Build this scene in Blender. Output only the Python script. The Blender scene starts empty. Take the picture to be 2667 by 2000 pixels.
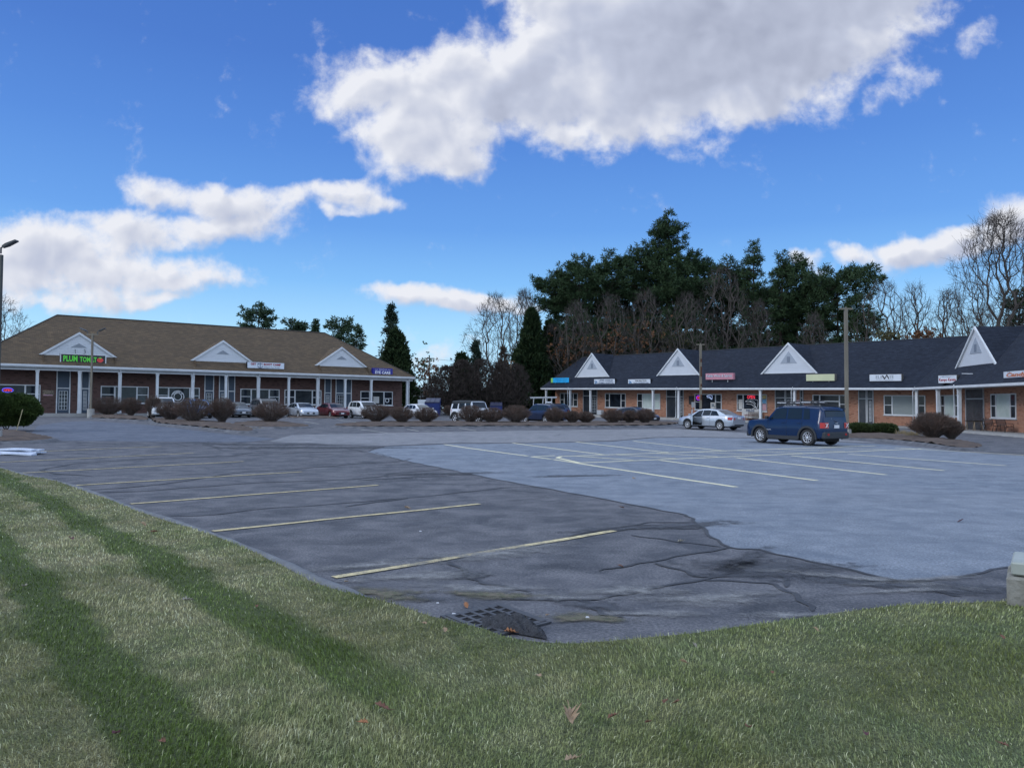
import bpy, bmesh, math, random
import numpy as np
from mathutils import Vector, Matrix
R=math.radians
rnd=random.Random(7)
SC=bpy.context.scene
COL=SC.collection
# ---------------------------------------------------------------- camera
F=2000.0; CX=1333.5; CY=1000.0; CAMZ=1.55
PITCH=math.atan(66/2000.0); ROLL=R(0.3)
cam=bpy.data.cameras.new('camera'); camo=bpy.data.objects.new('camera',cam); COL.objects.link(camo)
cam.sensor_width=36; cam.lens=36*F/2667; cam.clip_start=.1; cam.clip_end=6000
CM=Matrix.Rotation(math.pi/2+PITCH,3,'X')@Matrix.Rotation(ROLL,3,'Z')
camo.matrix_world=Matrix.Translation((0,0,CAMZ))@CM.to_4x4()
SC.camera=camo
# ---------------------------------------------------------------- world: sky and clouds
SUN_EL=R(26); SUN_AZ=R(-105)      # azimuth from +Y toward +X
W=bpy.data.worlds.new('World'); SC.world=W; W.use_nodes=True
wt=W.node_tree; wt.nodes.clear()
def N(t,typ,**kw):
    n=t.nodes.new(typ)
    for k,v in kw.items():
        if k=='ins':
            for i,x in v.items():
                if hasattr(x,'is_linked') or isinstance(x,bpy.types.NodeSocket): t.links.new(x,n.inputs[i])
                else: n.inputs[i].default_value=x
        else: setattr(n,k,v)
    return n
def M(t,op,a,b=0.0,c=None,clamp=False):
    d={0:a,1:b}
    if c is not None: d[2]=c
    n=N(t,'ShaderNodeMath',operation=op,ins=d); n.use_clamp=clamp
    return n.outputs[0]
def VM(t,op,a,b=(0,0,0)):
    n=N(t,'ShaderNodeVectorMath',operation=op,ins={0:a,1:b}); return n
def rayd(px,py):
    v=CM@Vector(((px-CX)/F,-(py-CY)/F,-1)); return v
def uv_of(px,py):
    v=rayd(px,py); return v.x/v.y, v.z/v.y
# clouds: (x,y,rx,ry,angle,strength) measured in a 2212-wide view of the sky
CL=[(850,190,185,75,0,1),(930,290,190,88,0,1.05),(1060,190,290,95,0,1.2),(1290,160,300,145,0,1.3),(1480,80,360,175,0,1.5),(1690,55,330,150,-20,1.5),
 (1900,-50,280,95,-22,1.4),(1255,10,165,95,0,1.2),(780,210,120,45,0,.8),(960,345,130,38,0,.8),(1230,290,110,40,0,.85),(1620,235,150,42,-8,.8),
 (1930,195,100,60,-40,.42),(2100,85,55,36,-30,.4),(1240,318,55,16,0,.5),
 (350,408,100,34,10,.75),(480,432,170,40,5,.8),(600,440,90,28,-5,.6),(740,410,110,28,-8,.7),(800,425,85,28,5,.65),(740,446,60,16,0,.5),
 (175,468,75,20,5,.45),(130,530,240,60,3,1.0),(320,495,240,42,0,.95),(460,490,190,34,-3,.9),(560,470,80,20,-10,.6),(250,590,290,50,0,1.0),(410,600,110,26,0,.8),
 (150,640,200,42,-5,.9),(20,570,170,90,0,1.0),(330,640,110,22,-8,.6),(120,672,120,18,0,.5),(40,620,100,60,0,.8),
 (930,645,140,30,6,1.0),(1050,655,110,22,0,.8),(870,632,65,22,0,.8),(1130,665,60,14,0,.5),
 (960,765,110,26,-12,.4),(1010,740,60,14,0,.35),
 (1730,542,46,22,0,.55),(1840,545,66,24,8,.7),(1775,562,34,12,0,.4),(1990,538,105,28,-3,.85),(2090,512,90,34,-10,1.0),(2190,486,110,42,-14,1.05),
 (2300,460,160,50,0,1)]
tc=N(wt,'ShaderNodeTexCoord'); sp=N(wt,'ShaderNodeSeparateXYZ',ins={0:tc.outputs['Generated']})
yy=M(wt,'MAXIMUM',M(wt,'ABSOLUTE',sp.outputs[1]),.06)
U=M(wt,'DIVIDE',sp.outputs[0],yy); V=M(wt,'DIVIDE',sp.outputs[2],yy)
P0=N(wt,'ShaderNodeCombineXYZ',ins={0:U,1:V,2:0.0}).outputs[0]
def density(P):
    wn=N(wt,'ShaderNodeTexNoise',noise_dimensions='3D',ins={'Vector':P,'Scale':11.0,'Detail':4.0,'Roughness':.55})
    off=VM(wt,'SCALE',VM(wt,'SUBTRACT',wn.outputs['Color'],(.5,.5,.5)).outputs[0]); off.inputs['Scale'].default_value=.06
    Q=VM(wt,'ADD',P,off.outputs[0]).outputs[0]
    acc=None
    for (x,y,rx,ry,a,s) in CL:
        u,v=uv_of(x*1.2057,y*1.2057)
        ru=rx*1.2057/F; rv=ry*1.2057/F
        mp=N(wt,'ShaderNodeMapping',vector_type='TEXTURE',ins={0:Q,1:(u,v,0),2:(0,0,R(-a)),3:(ru*1.12,rv*1.18,1)})
        ln=VM(wt,'DOT_PRODUCT',mp.outputs[0],mp.outputs[0]).outputs['Value']
        # smooth falloff
        s=s if s>.85 else (s*.5+.58 if s>.43 else s*.5+.42)
        m=M(wt,'MULTIPLY',M(wt,'POWER',2.718,M(wt,'MULTIPLY',M(wt,'POWER',ln,1.4),-.9)),s)
        acc=m if acc is None else M(wt,'SMOOTH_MAX',acc,m,.35)
    acc=M(wt,'MINIMUM',acc,2.2)
    f1=N(wt,'ShaderNodeTexNoise',ins={'Vector':P,'Scale':17.0,'Detail':10.0,'Roughness':.62,'Distortion':.2}).outputs[0]
    f2=N(wt,'ShaderNodeTexNoise',ins={'Vector':P,'Scale':48.0,'Detail':8.0,'Roughness':.6}).outputs[0]
    d=M(wt,'ADD',acc,M(wt,'MULTIPLY',M(wt,'SUBTRACT',f1,.54),1.2))
    d=M(wt,'ADD',d,M(wt,'MULTIPLY',M(wt,'SUBTRACT',f2,.5),.42))
    g1=N(wt,'ShaderNodeTexNoise',ins={'Vector':P,'Scale':17.0,'Detail':2.5,'Roughness':.5,'Distortion':.2}).outputs[0]
    ds=M(wt,'ADD',acc,M(wt,'MULTIPLY',M(wt,'SUBTRACT',g1,.54),1.5))
    return d,ds
D0,S0=density(P0)
P1=VM(wt,'ADD',P0,(-.012,.012,0)).outputs[0]
D1,S1=density(P1)
mr=N(wt,'ShaderNodeMapRange',interpolation_type='SMOOTHSTEP',ins={0:D0,1:.32,2:.90,3:0.0,4:1.0}); alpha=mr.outputs[0]
bn=N(wt,'ShaderNodeTexNoise',ins={'Vector':P0,'Scale':4.5,'Detail':3.0,'Roughness':.5}).outputs[0]
bigv=N(wt,'ShaderNodeMapRange',ins={0:bn,1:.36,2:.62,3:.38,4:.58}).outputs[0]
bigv=M(wt,'MULTIPLY',bigv,N(wt,'ShaderNodeMapRange',interpolation_type='SMOOTHSTEP',ins={0:U,1:-.12,2:.22,3:.82,4:1.0}).outputs[0])
core=N(wt,'ShaderNodeMapRange',interpolation_type='SMOOTHSTEP',ins={0:M(wt,'ADD',M(wt,'MULTIPLY',S0,.5),M(wt,'MULTIPLY',S1,.5)),1:.5,2:1.4,3:0.0,4:1.0}).outputs[0]
lit=M(wt,'MULTIPLY',M(wt,'SUBTRACT',M(wt,'ADD',M(wt,'MULTIPLY',D0,.3),M(wt,'MULTIPLY',S0,.7)),M(wt,'ADD',M(wt,'MULTIPLY',D1,.3),M(wt,'MULTIPLY',S1,.7))),1.0)
cb=M(wt,'ADD',M(wt,'SUBTRACT',1.0,M(wt,'MULTIPLY',core,bigv)),M(wt,'MULTIPLY',M(wt,'MULTIPLY',lit,.75),M(wt,'SUBTRACT',1.0,M(wt,'MULTIPLY',core,.65))))
cb=M(wt,'MINIMUM',M(wt,'MAXIMUM',cb,.26),1.1)
cr=N(wt,'ShaderNodeValToRGB',ins={0:cb}); e=cr.color_ramp.elements
e[0].position=.25; e[0].color=(.33,.37,.50,1); e[1].position=1.0; e[1].color=(.88,.90,.97,1)
m_=cr.color_ramp.elements.new(.62); m_.color=(.55,.60,.75,1)
sky=N(wt,'ShaderNodeTexSky',sky_type='NISHITA',sun_disc=False,sun_elevation=SUN_EL,sun_rotation=SUN_AZ,altitude=50,air_density=1.0,dust_density=.35,ozone_density=2.2)
SKYK=.012
tr=N(wt,'ShaderNodeValToRGB',ins={0:sp.outputs[2]}); te=tr.color_ramp.elements
te[0].position=0.0; te[0].color=(.56,.80,1.0,1); te[1].position=.75; te[1].color=(.03,.10,.40,1)
for p_,c_ in ((.05,(.49,.77,.99)),(.095,(.385,.70,.975)),(.16,(.215,.50,.92)),(.227,(.13,.345,.81)),(.32,(.088,.25,.70)),(.41,(.066,.19,.60))):
    q_=te.new(p_); q_.color=c_+(1,)
tm=N(wt,'ShaderNodeMix',data_type='RGBA'); tm.inputs[0].default_value=SKYK
wt.links.new(tr.outputs[0],tm.inputs[6]); wt.links.new(sky.outputs[0],tm.inputs[7])
gnd=N(wt,'ShaderNodeMapRange',ins={0:sp.outputs[2],1:-.25,2:0.0,3:.15,4:1.0}).outputs[0]
bs=N(wt,'ShaderNodeBackground',ins={0:tm.outputs[2],1:gnd})
bc=N(wt,'ShaderNodeBackground',ins={0:cr.outputs[0],1:.95})
amul=M(wt,'MULTIPLY',alpha,N(wt,'ShaderNodeMapRange',ins={0:sp.outputs[2],1:0.0,2:.03,3:0.0,4:1.0}).outputs[0])
# broken cloud deck overhead and behind the viewer, the one that shades the place
dn=N(wt,'ShaderNodeTexNoise',ins={'Vector':VM(wt,'MULTIPLY',tc.outputs['Generated'],(1,1,2.2)).outputs[0],'Scale':2.2,'Detail':6.0,'Roughness':.6}).outputs[0]
dk=N(wt,'ShaderNodeMapRange',interpolation_type='SMOOTHSTEP',ins={0:dn,1:.36,2:.56}).outputs[0]
zz_=N(wt,'ShaderNodeMapRange',interpolation_type='SMOOTHSTEP',ins={0:sp.outputs[2],1:.5,2:.68}).outputs[0]
bk_=M(wt,'MULTIPLY',N(wt,'ShaderNodeMapRange',interpolation_type='SMOOTHSTEP',ins={0:sp.outputs[1],1:.1,2:-.35}).outputs[0],N(wt,'ShaderNodeMapRange',interpolation_type='SMOOTHSTEP',ins={0:sp.outputs[2],1:.02,2:.15}).outputs[0])
deck=M(wt,'MULTIPLY',dk,M(wt,'MAXIMUM',zz_,bk_))
bd=N(wt,'ShaderNodeBackground',ins={0:(.78,.93,1.15,1),1:1.75})
amul=M(wt,'MULTIPLY',amul,M(wt,'SUBTRACT',1.0,zz_))
mx0=N(wt,'ShaderNodeMixShader',ins={0:amul,1:bs.outputs[0],2:bc.outputs[0]})
mx=N(wt,'ShaderNodeMixShader',ins={0:deck,1:mx0.outputs[0],2:bd.outputs[0]})
N(wt,'ShaderNodeOutputWorld',ins={0:mx.outputs[0]})
W.cycles.sampling_method='MANUAL'; W.cycles.sample_map_resolution=512
sl=bpy.data.lights.new('sun','SUN'); sl.energy=.9; sl.angle=R(14); sl.color=(1,.95,.90)
so=bpy.data.objects.new('sun',sl); COL.objects.link(so)
sd=Vector((math.sin(SUN_AZ)*math.cos(SUN_EL),math.cos(SUN_AZ)*math.cos(SUN_EL),math.sin(SUN_EL)))
so.rotation_euler=sd.to_track_quat('Z','Y').to_euler()
vs=SC.view_settings; vs.view_transform='Standard'; vs.look='None'; vs.gamma=1; vs.exposure=0.0; vs.use_curve_mapping=False
SC.cycles.max_bounces=6; SC.cycles.use_denoising=True
# ---------------------------------------------------------------- helpers
def sstep(a,b,x):
    t=min(1,max(0,(x-a)/(b-a))); return t*t*(3-2*t)
def G(x,y):
    return sstep(12,45,y)*(.0105*(min(y,140)-30)-.008*max(-60,min(60,x)))
C0=Vector((0,0,CAMZ))
def at(px,py,Y):
    d=rayd(px,py); return C0+d*(Y/d.y)
def gp(px,py,dz=0.0):
    d=rayd(px,py); Y=20.0
    zz=G(0,20)+dz
    for _ in range(60):
        p=C0+d*(Y/d.y); zz=G(p.x,p.y)+dz
        if d.z>=-1e-4: break
        Yn=(zz-CAMZ)/d.z*d.y
        Y+= (max(.5,min(160,Yn))-Y)*.6
    p=C0+d*(Y/d.y); return Vector((p.x,p.y,G(p.x,p.y)+dz))
def tag(o,label=None,cat=None,group=None,kind=None):
    if label: o['label']=label
    if cat: o['category']=cat
    if group: o['group']=group
    if kind: o['kind']=kind
    return o
def thing(name,loc,label,cat,group=None,rot=0):
    o=bpy.data.objects.new(name,None); COL.objects.link(o); o.location=loc; o.rotation_euler=(0,0,rot)
    o.empty_display_size=.2
    return tag(o,label,cat,group)
class MB:
    def __init__(s): s.v=[]; s.f=[]; s.m=[]
    def add(s,vs,fs,mi=0):
        n=len(s.v); s.v+= [tuple(v) for v in vs]
        s.f+= [tuple(i+n for i in f) for f in fs]; s.m+=[mi]*len(fs); return s
    def quad(s,a,b,c,d,mi=0): return s.add([a,b,c,d],[(0,1,2,3)],mi)
    def poly(s,pts,mi=0): return s.add(pts,[tuple(range(len(pts)))],mi)
    def hexa(s,p,mi=0):   # p: 8 points, bottom 0-3 ccw, top 4-7
        return s.add(p,[(3,2,1,0),(4,5,6,7),(0,1,5,4),(1,2,6,5),(2,3,7,6),(3,0,4,7)],mi)
    def box(s,x0,x1,y0,y1,z0,z1,mi=0,T=None):
        p=[(x0,y0,z0),(x1,y0,z0),(x1,y1,z0),(x0,y1,z0),(x0,y0,z1),(x1,y0,z1),(x1,y1,z1),(x0,y1,z1)]
        if T: p=[T(*q) for q in p]
        return s.hexa(p,mi)
    def tube(s,pts,rs,n=8,mi=0,cap=True):
        pts=[Vector(p) for p in pts]; rings=[]; base=len(s.v)
        up=Vector((0,0,1))
        for i,p in enumerate(pts):
            d=(pts[min(i+1,len(pts)-1)]-pts[max(i-1,0)]).normalized()
            a=d.cross(up)
            if a.length<.05: a=d.cross(Vector((1,0,0)))
            a.normalize(); b=d.cross(a).normalized()
            r=rs[i] if hasattr(rs,'__len__') else rs
            for k in range(n):
                t=2*math.pi*k/n; s.v.append(tuple(p+a*(math.cos(t)*r)+b*(math.sin(t)*r)))
        for i in range(len(pts)-1):
            for k in range(n):
                k2=(k+1)%n
                s.f.append((base+i*n+k,base+i*n+k2,base+(i+1)*n+k2,base+(i+1)*n+k)); s.m.append(mi)
        if cap:
            s.f.append(tuple(base+k for k in range(n))[::-1]); s.m.append(mi)
            e=base+(len(pts)-1)*n; s.f.append(tuple(e+k for k in range(n))); s.m.append(mi)
        return s
    def mesh(s,name,mats,smooth=False,uv=True,org=None):
        me=bpy.data.meshes.new(name)
        vs=s.v if org is None else [(v[0]-org[0],v[1]-org[1],v[2]-org[2]) for v in s.v]
        me.from_pydata(vs,[],s.f)
        for m in (mats if isinstance(mats,(list,tuple)) else [mats]): me.materials.append(m)
        me.polygons.foreach_set('material_index',s.m)
        if uv:
            ul=me.uv_layers.new(name='UVMap'); Z=Vector((0,0,1))
            dat=np.zeros(len(me.loops)*2)
            for p in me.polygons:
                n=p.normal
                t=Vector((1,0,0)) if abs(n.z)>.97 else Z.cross(n).normalized()
                b=n.cross(t)
                for li in p.loop_indices:
                    c=s.v[me.loops[li].vertex_index]; c=Vector(c)
                    dat[2*li]=c.dot(t); dat[2*li+1]=c.dot(b)
            ul.data.foreach_set('uv',dat)
        if smooth:
            me.polygons.foreach_set('use_smooth',[True]*len(me.polygons))
            if smooth is not True: me.set_sharp_from_angle(angle=R(smooth))
        me.update(); return me
    def build(s,name,mats,parent=None,smooth=False,loc=None,local=False,uv=True):
        org=None
        if not local:
            org=Vector(parent.get('_org') or (0,0,0)) if parent is not None else loc
            if parent is not None:
                org=worg(parent)
        me=s.mesh(name,mats,smooth,uv,org)
        o=bpy.data.objects.new(name,me); COL.objects.link(o)
        if parent is not None: o.parent=parent
        elif loc is not None: o.location=loc
        return o
def worg(o):
    v=Vector((0,0,0))
    while o is not None: v+=o.location; o=o.parent
    return v
def struct(mb,name,mats,smooth=False,kind='structure',uv=False):
    return tag(mb.build(name,mats,smooth=smooth,uv=uv),kind=kind)
# ---------------------------------------------------------------- materials
def newmat(name):
    m=bpy.data.materials.new(name); m.use_nodes=True; t=m.node_tree
    return m,t,t.nodes['Principled BSDF']
def rgba(c): return tuple(c)+(1,) if len(c)==3 else c
MATS={}
def pm(name,c,c2=None,scale=4.0,rough=.7,metal=0.0,bump=0.0,bscale=None,coat=0.0,spec=.5,emis=0.0,ecol=None,lo=.35,hi=.65,detail=5.0,coord='Object',alpha=1.0,sheen=0,stretch=None):
    if name in MATS: return MATS[name]
    m,t,b=newmat(name)
    b.inputs['Roughness'].default_value=rough; b.inputs['Metallic'].default_value=metal
    b.inputs['Coat Weight'].default_value=coat; b.inputs['Specular IOR Level'].default_value=spec
    b.inputs['Base Color'].default_value=rgba(c)
    if c2 is not None or bump:
        tcn=N(t,'ShaderNodeTexCoord'); src=tcn.outputs[coord] if coord!='Position' else N(t,'ShaderNodeNewGeometry').outputs['Position']
        if stretch: src=N(t,'ShaderNodeMapping',ins={0:src,3:stretch}).outputs[0]
    if c2 is not None:
        n=N(t,'ShaderNodeTexNoise',ins={'Vector':src,'Scale':scale,'Detail':detail,'Roughness':.6})
        r=N(t,'ShaderNodeMapRange',ins={0:n.outputs[0],1:lo,2:hi})
        x=N(t,'ShaderNodeMix',data_type='RGBA',ins={0:r.outputs[0]}); x.inputs[6].default_value=rgba(c); x.inputs[7].default_value=rgba(c2)
        t.links.new(x.outputs[2],b.inputs['Base Color'])
    if bump:
        n=N(t,'ShaderNodeTexNoise',ins={'Vector':src,'Scale':bscale or scale*6,'Detail':5.0})
        bp=N(t,'ShaderNodeBump',ins={'Strength':bump,'Height':n.outputs[0]}); bp.inputs['Distance'].default_value=.02
        t.links.new(bp.outputs[0],b.inputs['Normal'])
    if emis:
        b.inputs['Emission Color'].default_value=rgba(ecol or c); b.inputs['Emission Strength'].default_value=emis
    MATS[name]=m; return m
def mixc(t,f,a,b,blend='MIX'):
    x=N(t,'ShaderNodeMix',data_type='RGBA',blend_type=blend)
    for i,v in ((0,f),(6,a),(7,b)):
        if isinstance(v,bpy.types.NodeSocket): t.links.new(v,x.inputs[i])
        else: x.inputs[i].default_value=v if i==0 else rgba(v)
    return x.outputs[2]
def noise(t,src,scale,detail=5.0,rough=.6,lo=.35,hi=.65,dist=0.0):
    n=N(t,'ShaderNodeTexNoise',ins={'Vector':src,'Scale':scale,'Detail':detail,'Roughness':rough,'Distortion':dist})
    return N(t,'ShaderNodeMapRange',ins={0:n.outputs[0],1:lo,2:hi}).outputs[0]
def asphalt(name,c,c2,speck,stain=.5,wear=.4):
    m,t,b=newmat(name); pos=N(t,'ShaderNodeNewGeometry').outputs['Position']
    big=noise(t,pos,.22,4.0,.6,.3,.7,.6); mid=noise(t,pos,1.6,6.0,.65,.38,.66,.4); fine=noise(t,pos,38,4.0,.75,.42,.62)
    sp2=noise(t,pos,170,2.0,.6,.5,.68)
    col=mixc(t,big,c,c2); col=mixc(t,M(t,'MULTIPLY',mid,wear),col,speck)
    dk=noise(t,pos,.55,3.0,.6,.52,.72,1.2)
    col=mixc(t,M(t,'MULTIPLY',dk,stain),col,tuple(x*.62 for x in c))
    st=noise(t,N(t,'ShaderNodeMapping',ins={0:pos,2:(0,0,R(40)),3:(.12,1.1,1)}).outputs[0],1.6,5.0,.6,.46,.7,.3)
    col=mixc(t,M(t,'MULTIPLY',st,.35),col,tuple(x*.75 for x in c))
    lt=noise(t,pos,3.3,7.0,.72,.55,.72,.2); col=mixc(t,M(t,'MULTIPLY',lt,.35),col,tuple(x*1.25 for x in speck))
    # fine aggregate fades with distance through antialiasing
    pat=M(t,'MULTIPLY',fine,M(t,'ADD',M(t,'MULTIPLY',mid,.6),.25))
    col=mixc(t,M(t,'MULTIPLY',pat,.62),col,tuple(min(1,x*2.2) for x in speck))
    col=mixc(t,M(t,'MULTIPLY',sp2,.35),col,tuple(x*.45 for x in c))
    t.links.new(col,b.inputs['Base Color']); b.inputs['Roughness'].default_value=.9; b.inputs['Specular IOR Level'].default_value=.3
    bp=N(t,'ShaderNodeBump',ins={'Strength':.5,'Height':fine}); bp.inputs['Distance'].default_value=.006
    t.links.new(bp.outputs[0],b.inputs['Normal']); return m
M_ASPH=asphalt('asphalt_old',(.044,.050,.063),(.080,.081,.092),(.150,.145,.152),.8,.6)
M_ASPH2=asphalt('asphalt_newer',(.118,.143,.182),(.155,.175,.208),(.205,.222,.25),.5,.6)
M_FAR=pm('far_soil',(.06,.065,.035),(.10,.09,.06),.08,.95,coord='Position')
M_SEAL=pm('crack_sealant',(.028,.03,.037),(.045,.047,.055),3,.75,coord='Position')
M_MULCH=pm('mulch',(.048,.032,.025),(.105,.072,.052),2.5,.95,bump=.9,bscale=35,coord='Position')
M_CURB=pm('asphalt_berm',(.055,.058,.068),(.13,.13,.14),2.2,.9,bump=.6,bscale=50,coord='Position')
M_CURBG=pm('weathered_berm',(.165,.172,.185),(.10,.105,.115),3.2,.9,bump=.6,bscale=40,coord='Position')
M_CONC=pm('concrete',(.30,.29,.27),(.40,.39,.37),1.5,.9,bump=.3,bscale=30,coord='Position')
M_DIRT=pm('silt',(.13,.11,.085),(.07,.075,.045),7,.95,bump=.6,bscale=60,coord='Position')
M_DUST=pm('dusty_asphalt',(.20,.19,.18),(.12,.12,.13),6,.95,bump=.3,bscale=60,coord='Position')
def mat_paint(nm='worn_yellow_paint',col1=(.68,.56,.29),w=.85):
    m,t,b=newmat(nm); pos=N(t,'ShaderNodeNewGeometry').outputs['Position']
    a=noise(t,pos,9,6.0,.7,.36,.60); f=noise(t,pos,70,3.0,.7,.40,.62)
    k=M(t,'MULTIPLY',M(t,'ADD',M(t,'MULTIPLY',a,.8),M(t,'MULTIPLY',f,.55)),w,clamp=True)
    col=mixc(t,k,col1,(.14,.13,.12)); t.links.new(col,b.inputs['Base Color']); b.inputs['Roughness'].default_value=.85
    return m
M_YEL=mat_paint(col1=(.74,.61,.32),w=.62); M_YEL2=mat_paint('pale_yellow_paint',(.85,.78,.52),.4)
M_WHT=pm('worn_white_paint',(.55,.54,.46),(.30,.30,.29),6,.85,coord='Position')
def lawn_color(t,pos,rv=None):
    """mown lawn: green wheel tracks, bleached patches; pos is world position"""
    s=N(t,'ShaderNodeSeparateXYZ',ins={0:pos}).outputs
    wob=N(t,'ShaderNodeTexNoise',ins={'Vector':pos,'Scale':1.3,'Detail':4.0}).outputs[0]
    u=M(t,'ADD',M(t,'ADD',M(t,'MULTIPLY',s[0],.77),M(t,'MULTIPLY',s[1],.64)),M(t,'MULTIPLY',M(t,'SUBTRACT',wob,.5),.5))
    left=N(t,'ShaderNodeMapRange',ins={0:s[0],1:-.1,2:-1.0}).outputs[0]
    g=None
    for c,w,a in ((1.02,.21,1.0),(2.12,.21,.95),(3.35,.26,.35),(-.2,.25,.4)):
        d=M(t,'ABSOLUTE',M(t,'SUBTRACT',u,c)); k=N(t,'ShaderNodeMapRange',interpolation_type='SMOOTHSTEP',ins={0:d,1:w*1.25,2:w*.6,3:0.0,4:a}).outputs[0]
        g=k if g is None else M(t,'MAXIMUM',g,k)
    g=M(t,'MULTIPLY',g,M(t,'ADD',M(t,'MULTIPLY',left,.9),.1))
    pt=noise(t,pos,1.1,6.0,.68,.40,.62,.3); pt2=noise(t,pos,4.5,5.0,.7,.42,.62); pb=noise(t,pos,.35,3.0,.5,.35,.62)
    tan=M(t,'MULTIPLY',M(t,'ADD',M(t,'MULTIPLY',pt,.62),M(t,'MULTIPLY',pt2,.38)),M(t,'ADD',M(t,'MULTIPLY',left,.55),M(t,'MULTIPLY',pb,.55)),clamp=True)
    tan=M(t,'MULTIPLY',tan,M(t,'SUBTRACT',1.0,M(t,'MULTIPLY',g,.92)))
    base=mixc(t,pt2,(.150,.182,.056),(.232,.262,.092))
    col=mixc(t,tan,base,(.46,.40,.22))
    col=mixc(t,M(t,'MULTIPLY',g,.78),col,(.078,.130,.014))
    blu=M(t,'MULTIPLY',M(t,'MULTIPLY',noise(t,pos,.9,4.0,.6,.45,.7,.5),N(t,'ShaderNodeMapRange',ins={0:left,1:0.0,2:1.0,3:1.0,4:.35}).outputs[0]),M(t,'SUBTRACT',.5,M(t,'MULTIPLY',g,.5)))
    col=mixc(t,blu,col,(.20,.265,.135))
    return col,tan
def mat_lawn(blade):
    m,t,b=newmat('grass_blade' if blade else 'lawn_thatch'); pos=N(t,'ShaderNodeNewGeometry').outputs['Position']
    col,tan=lawn_color(t,pos)
    if blade:
        uv=N(t,'ShaderNodeSeparateXYZ',ins={0:N(t,'ShaderNodeUVMap').outputs[0]}).outputs
        br=N(t,'ShaderNodeMapRange',ins={0:uv[0],1:0.0,2:1.0,3:.62,4:1.45}).outputs[0]
        dry=N(t,'ShaderNodeMapRange',ins={0:uv[0],1:M(t,'SUBTRACT',.955,M(t,'MULTIPLY',tan,.25)),2:M(t,'SUBTRACT',1.0,M(t,'MULTIPLY',tan,.25))}).outputs[0]
        col=mixc(t,M(t,'MULTIPLY',dry,.8),col,(.42,.42,.27))
        col=VM(t,'MULTIPLY',col,(1,1,1)); sc=N(t,'ShaderNodeVectorMath',operation='SCALE',ins={0:col.outputs[0]}); t.links.new(br,sc.inputs['Scale'])
        t.links.new(sc.outputs[0],b.inputs['Base Color'])
        b.inputs['Roughness'].default_value=.6; b.inputs['Specular IOR Level'].default_value=.35
        b.inputs['Transmission Weight'].default_value=0
    else:
        col=mixc(t,noise(t,pos,90,4.0,.7,.35,.65),col,(.05,.055,.025))
        t.links.new(col,b.inputs['Base Color']); b.inputs['Roughness'].default_value=.95
        bp=N(t,'ShaderNodeBump',ins={'Strength':.8,'Height':noise(t,pos,120,4.0)}); bp.inputs['Distance'].default_value=.02
        t.links.new(bp.outputs[0],b.inputs['Normal'])
    return m
M_THATCH=mat_lawn(False); M_BLADE=mat_lawn(True)
# ---------------------------------------------------------------- ground sheets
def clip_sheet(poly,dz,step,zf=None,name='sheet',hole=None):
    """polygon (xy list) cut along a world grid and laid on the terrain"""
    bm=bmesh.new(); vs=[bm.verts.new((p[0],p[1],0)) for p in poly]; bm.faces.new(vs)
    xs=[p[0] for p in poly]; ys=[p[1] for p in poly]
    for ax,lo,hi in ((0,min(xs),max(xs)),(1,min(ys),max(ys))):
        k=math.floor(lo/step)*step
        while k<hi:
            if k>lo:
                no=(1,0,0) if ax==0 else (0,1,0); co=(k,0,0) if ax==0 else (0,k,0)
                bmesh.ops.bisect_plane(bm,geom=bm.verts[:]+bm.edges[:]+bm.faces[:],plane_co=co,plane_no=no,dist=1e-5)
            k+=step
    bmesh.ops.triangulate(bm,faces=bm.faces[:])
    bm.normal_update()
    for f in bm.faces:
        if f.normal.z<0: f.normal_flip()
    for v in bm.verts: v.co.z=(zf(v.co.x,v.co.y) if zf else G(v.co.x,v.co.y))+dz
    me=bpy.data.meshes.new(name); bm.to_mesh(me); bm.free(); return me
def put(me,name,mat,kind='structure',smooth=True):
    me.materials.append(mat)
    if smooth: me.polygons.foreach_set('use_smooth',[True]*len(me.polygons))
    o=bpy.data.objects.new(name,me); COL.objects.link(o); return tag(o,kind=kind)
def gridmesh(xs,ys,zf,name):
    vs=[(x,y,zf(x,y)) for y in ys for x in xs]; n=len(xs)
    fs=[(j*n+i,j*n+i+1,(j+1)*n+i+1,(j+1)*n+i) for j in range(len(ys)-1) for i in range(n-1)]
    me=bpy.data.meshes.new(name); me.from_pydata(vs,[],fs); return me
def far_axis(a,b,step,far):
    l=list(np.arange(a,b+.01,step)); ext=[30,80,200,500,1200,far]
    return [a-e for e in reversed(ext)]+l+[b+e for e in ext]
xs=far_axis(-100,100,4,2500); ys=far_axis(-20,170,4,2500)
put(gridmesh(xs,ys,lambda x,y:G(x,y)-.06,'ground'),'ground',M_FAR)
put(gridmesh(list(np.arange(-96,97,2)),list(np.arange(2,127,2)),lambda x,y:G(x,y),'parking_lot'),'parking_lot',M_ASPH)
# lighter newer asphalt
edge=[(957,1177),(1004,1163),(1100,1160),(1170,1156),(1330,1155),(1590,1150),(1700,1141),(1780,1139),(1960,1142),(2300,1157),(2560,1181),(2800,1195),(3400,1230),(3600,1500),
      (2760,1462),(2667,1472),(2560,1490),(2440,1510),(2350,1512),(2290,1502),(2140,1468),(2040,1447),(1975,1432),(1905,1427),(1880,1415),(1850,1395),(1820,1368),(1795,1347),(1775,1339),(1700,1325),(1600,1305),(1480,1283),(1400,1268),(1300,1250),(1230,1236),(1160,1221),(1050,1199)]
put(clip_sheet([tuple(gp(*p)[:2]) for p in edge],.004,2,name='newer_asphalt'),'parking_lot_repaved_area',M_ASPH2)
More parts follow.
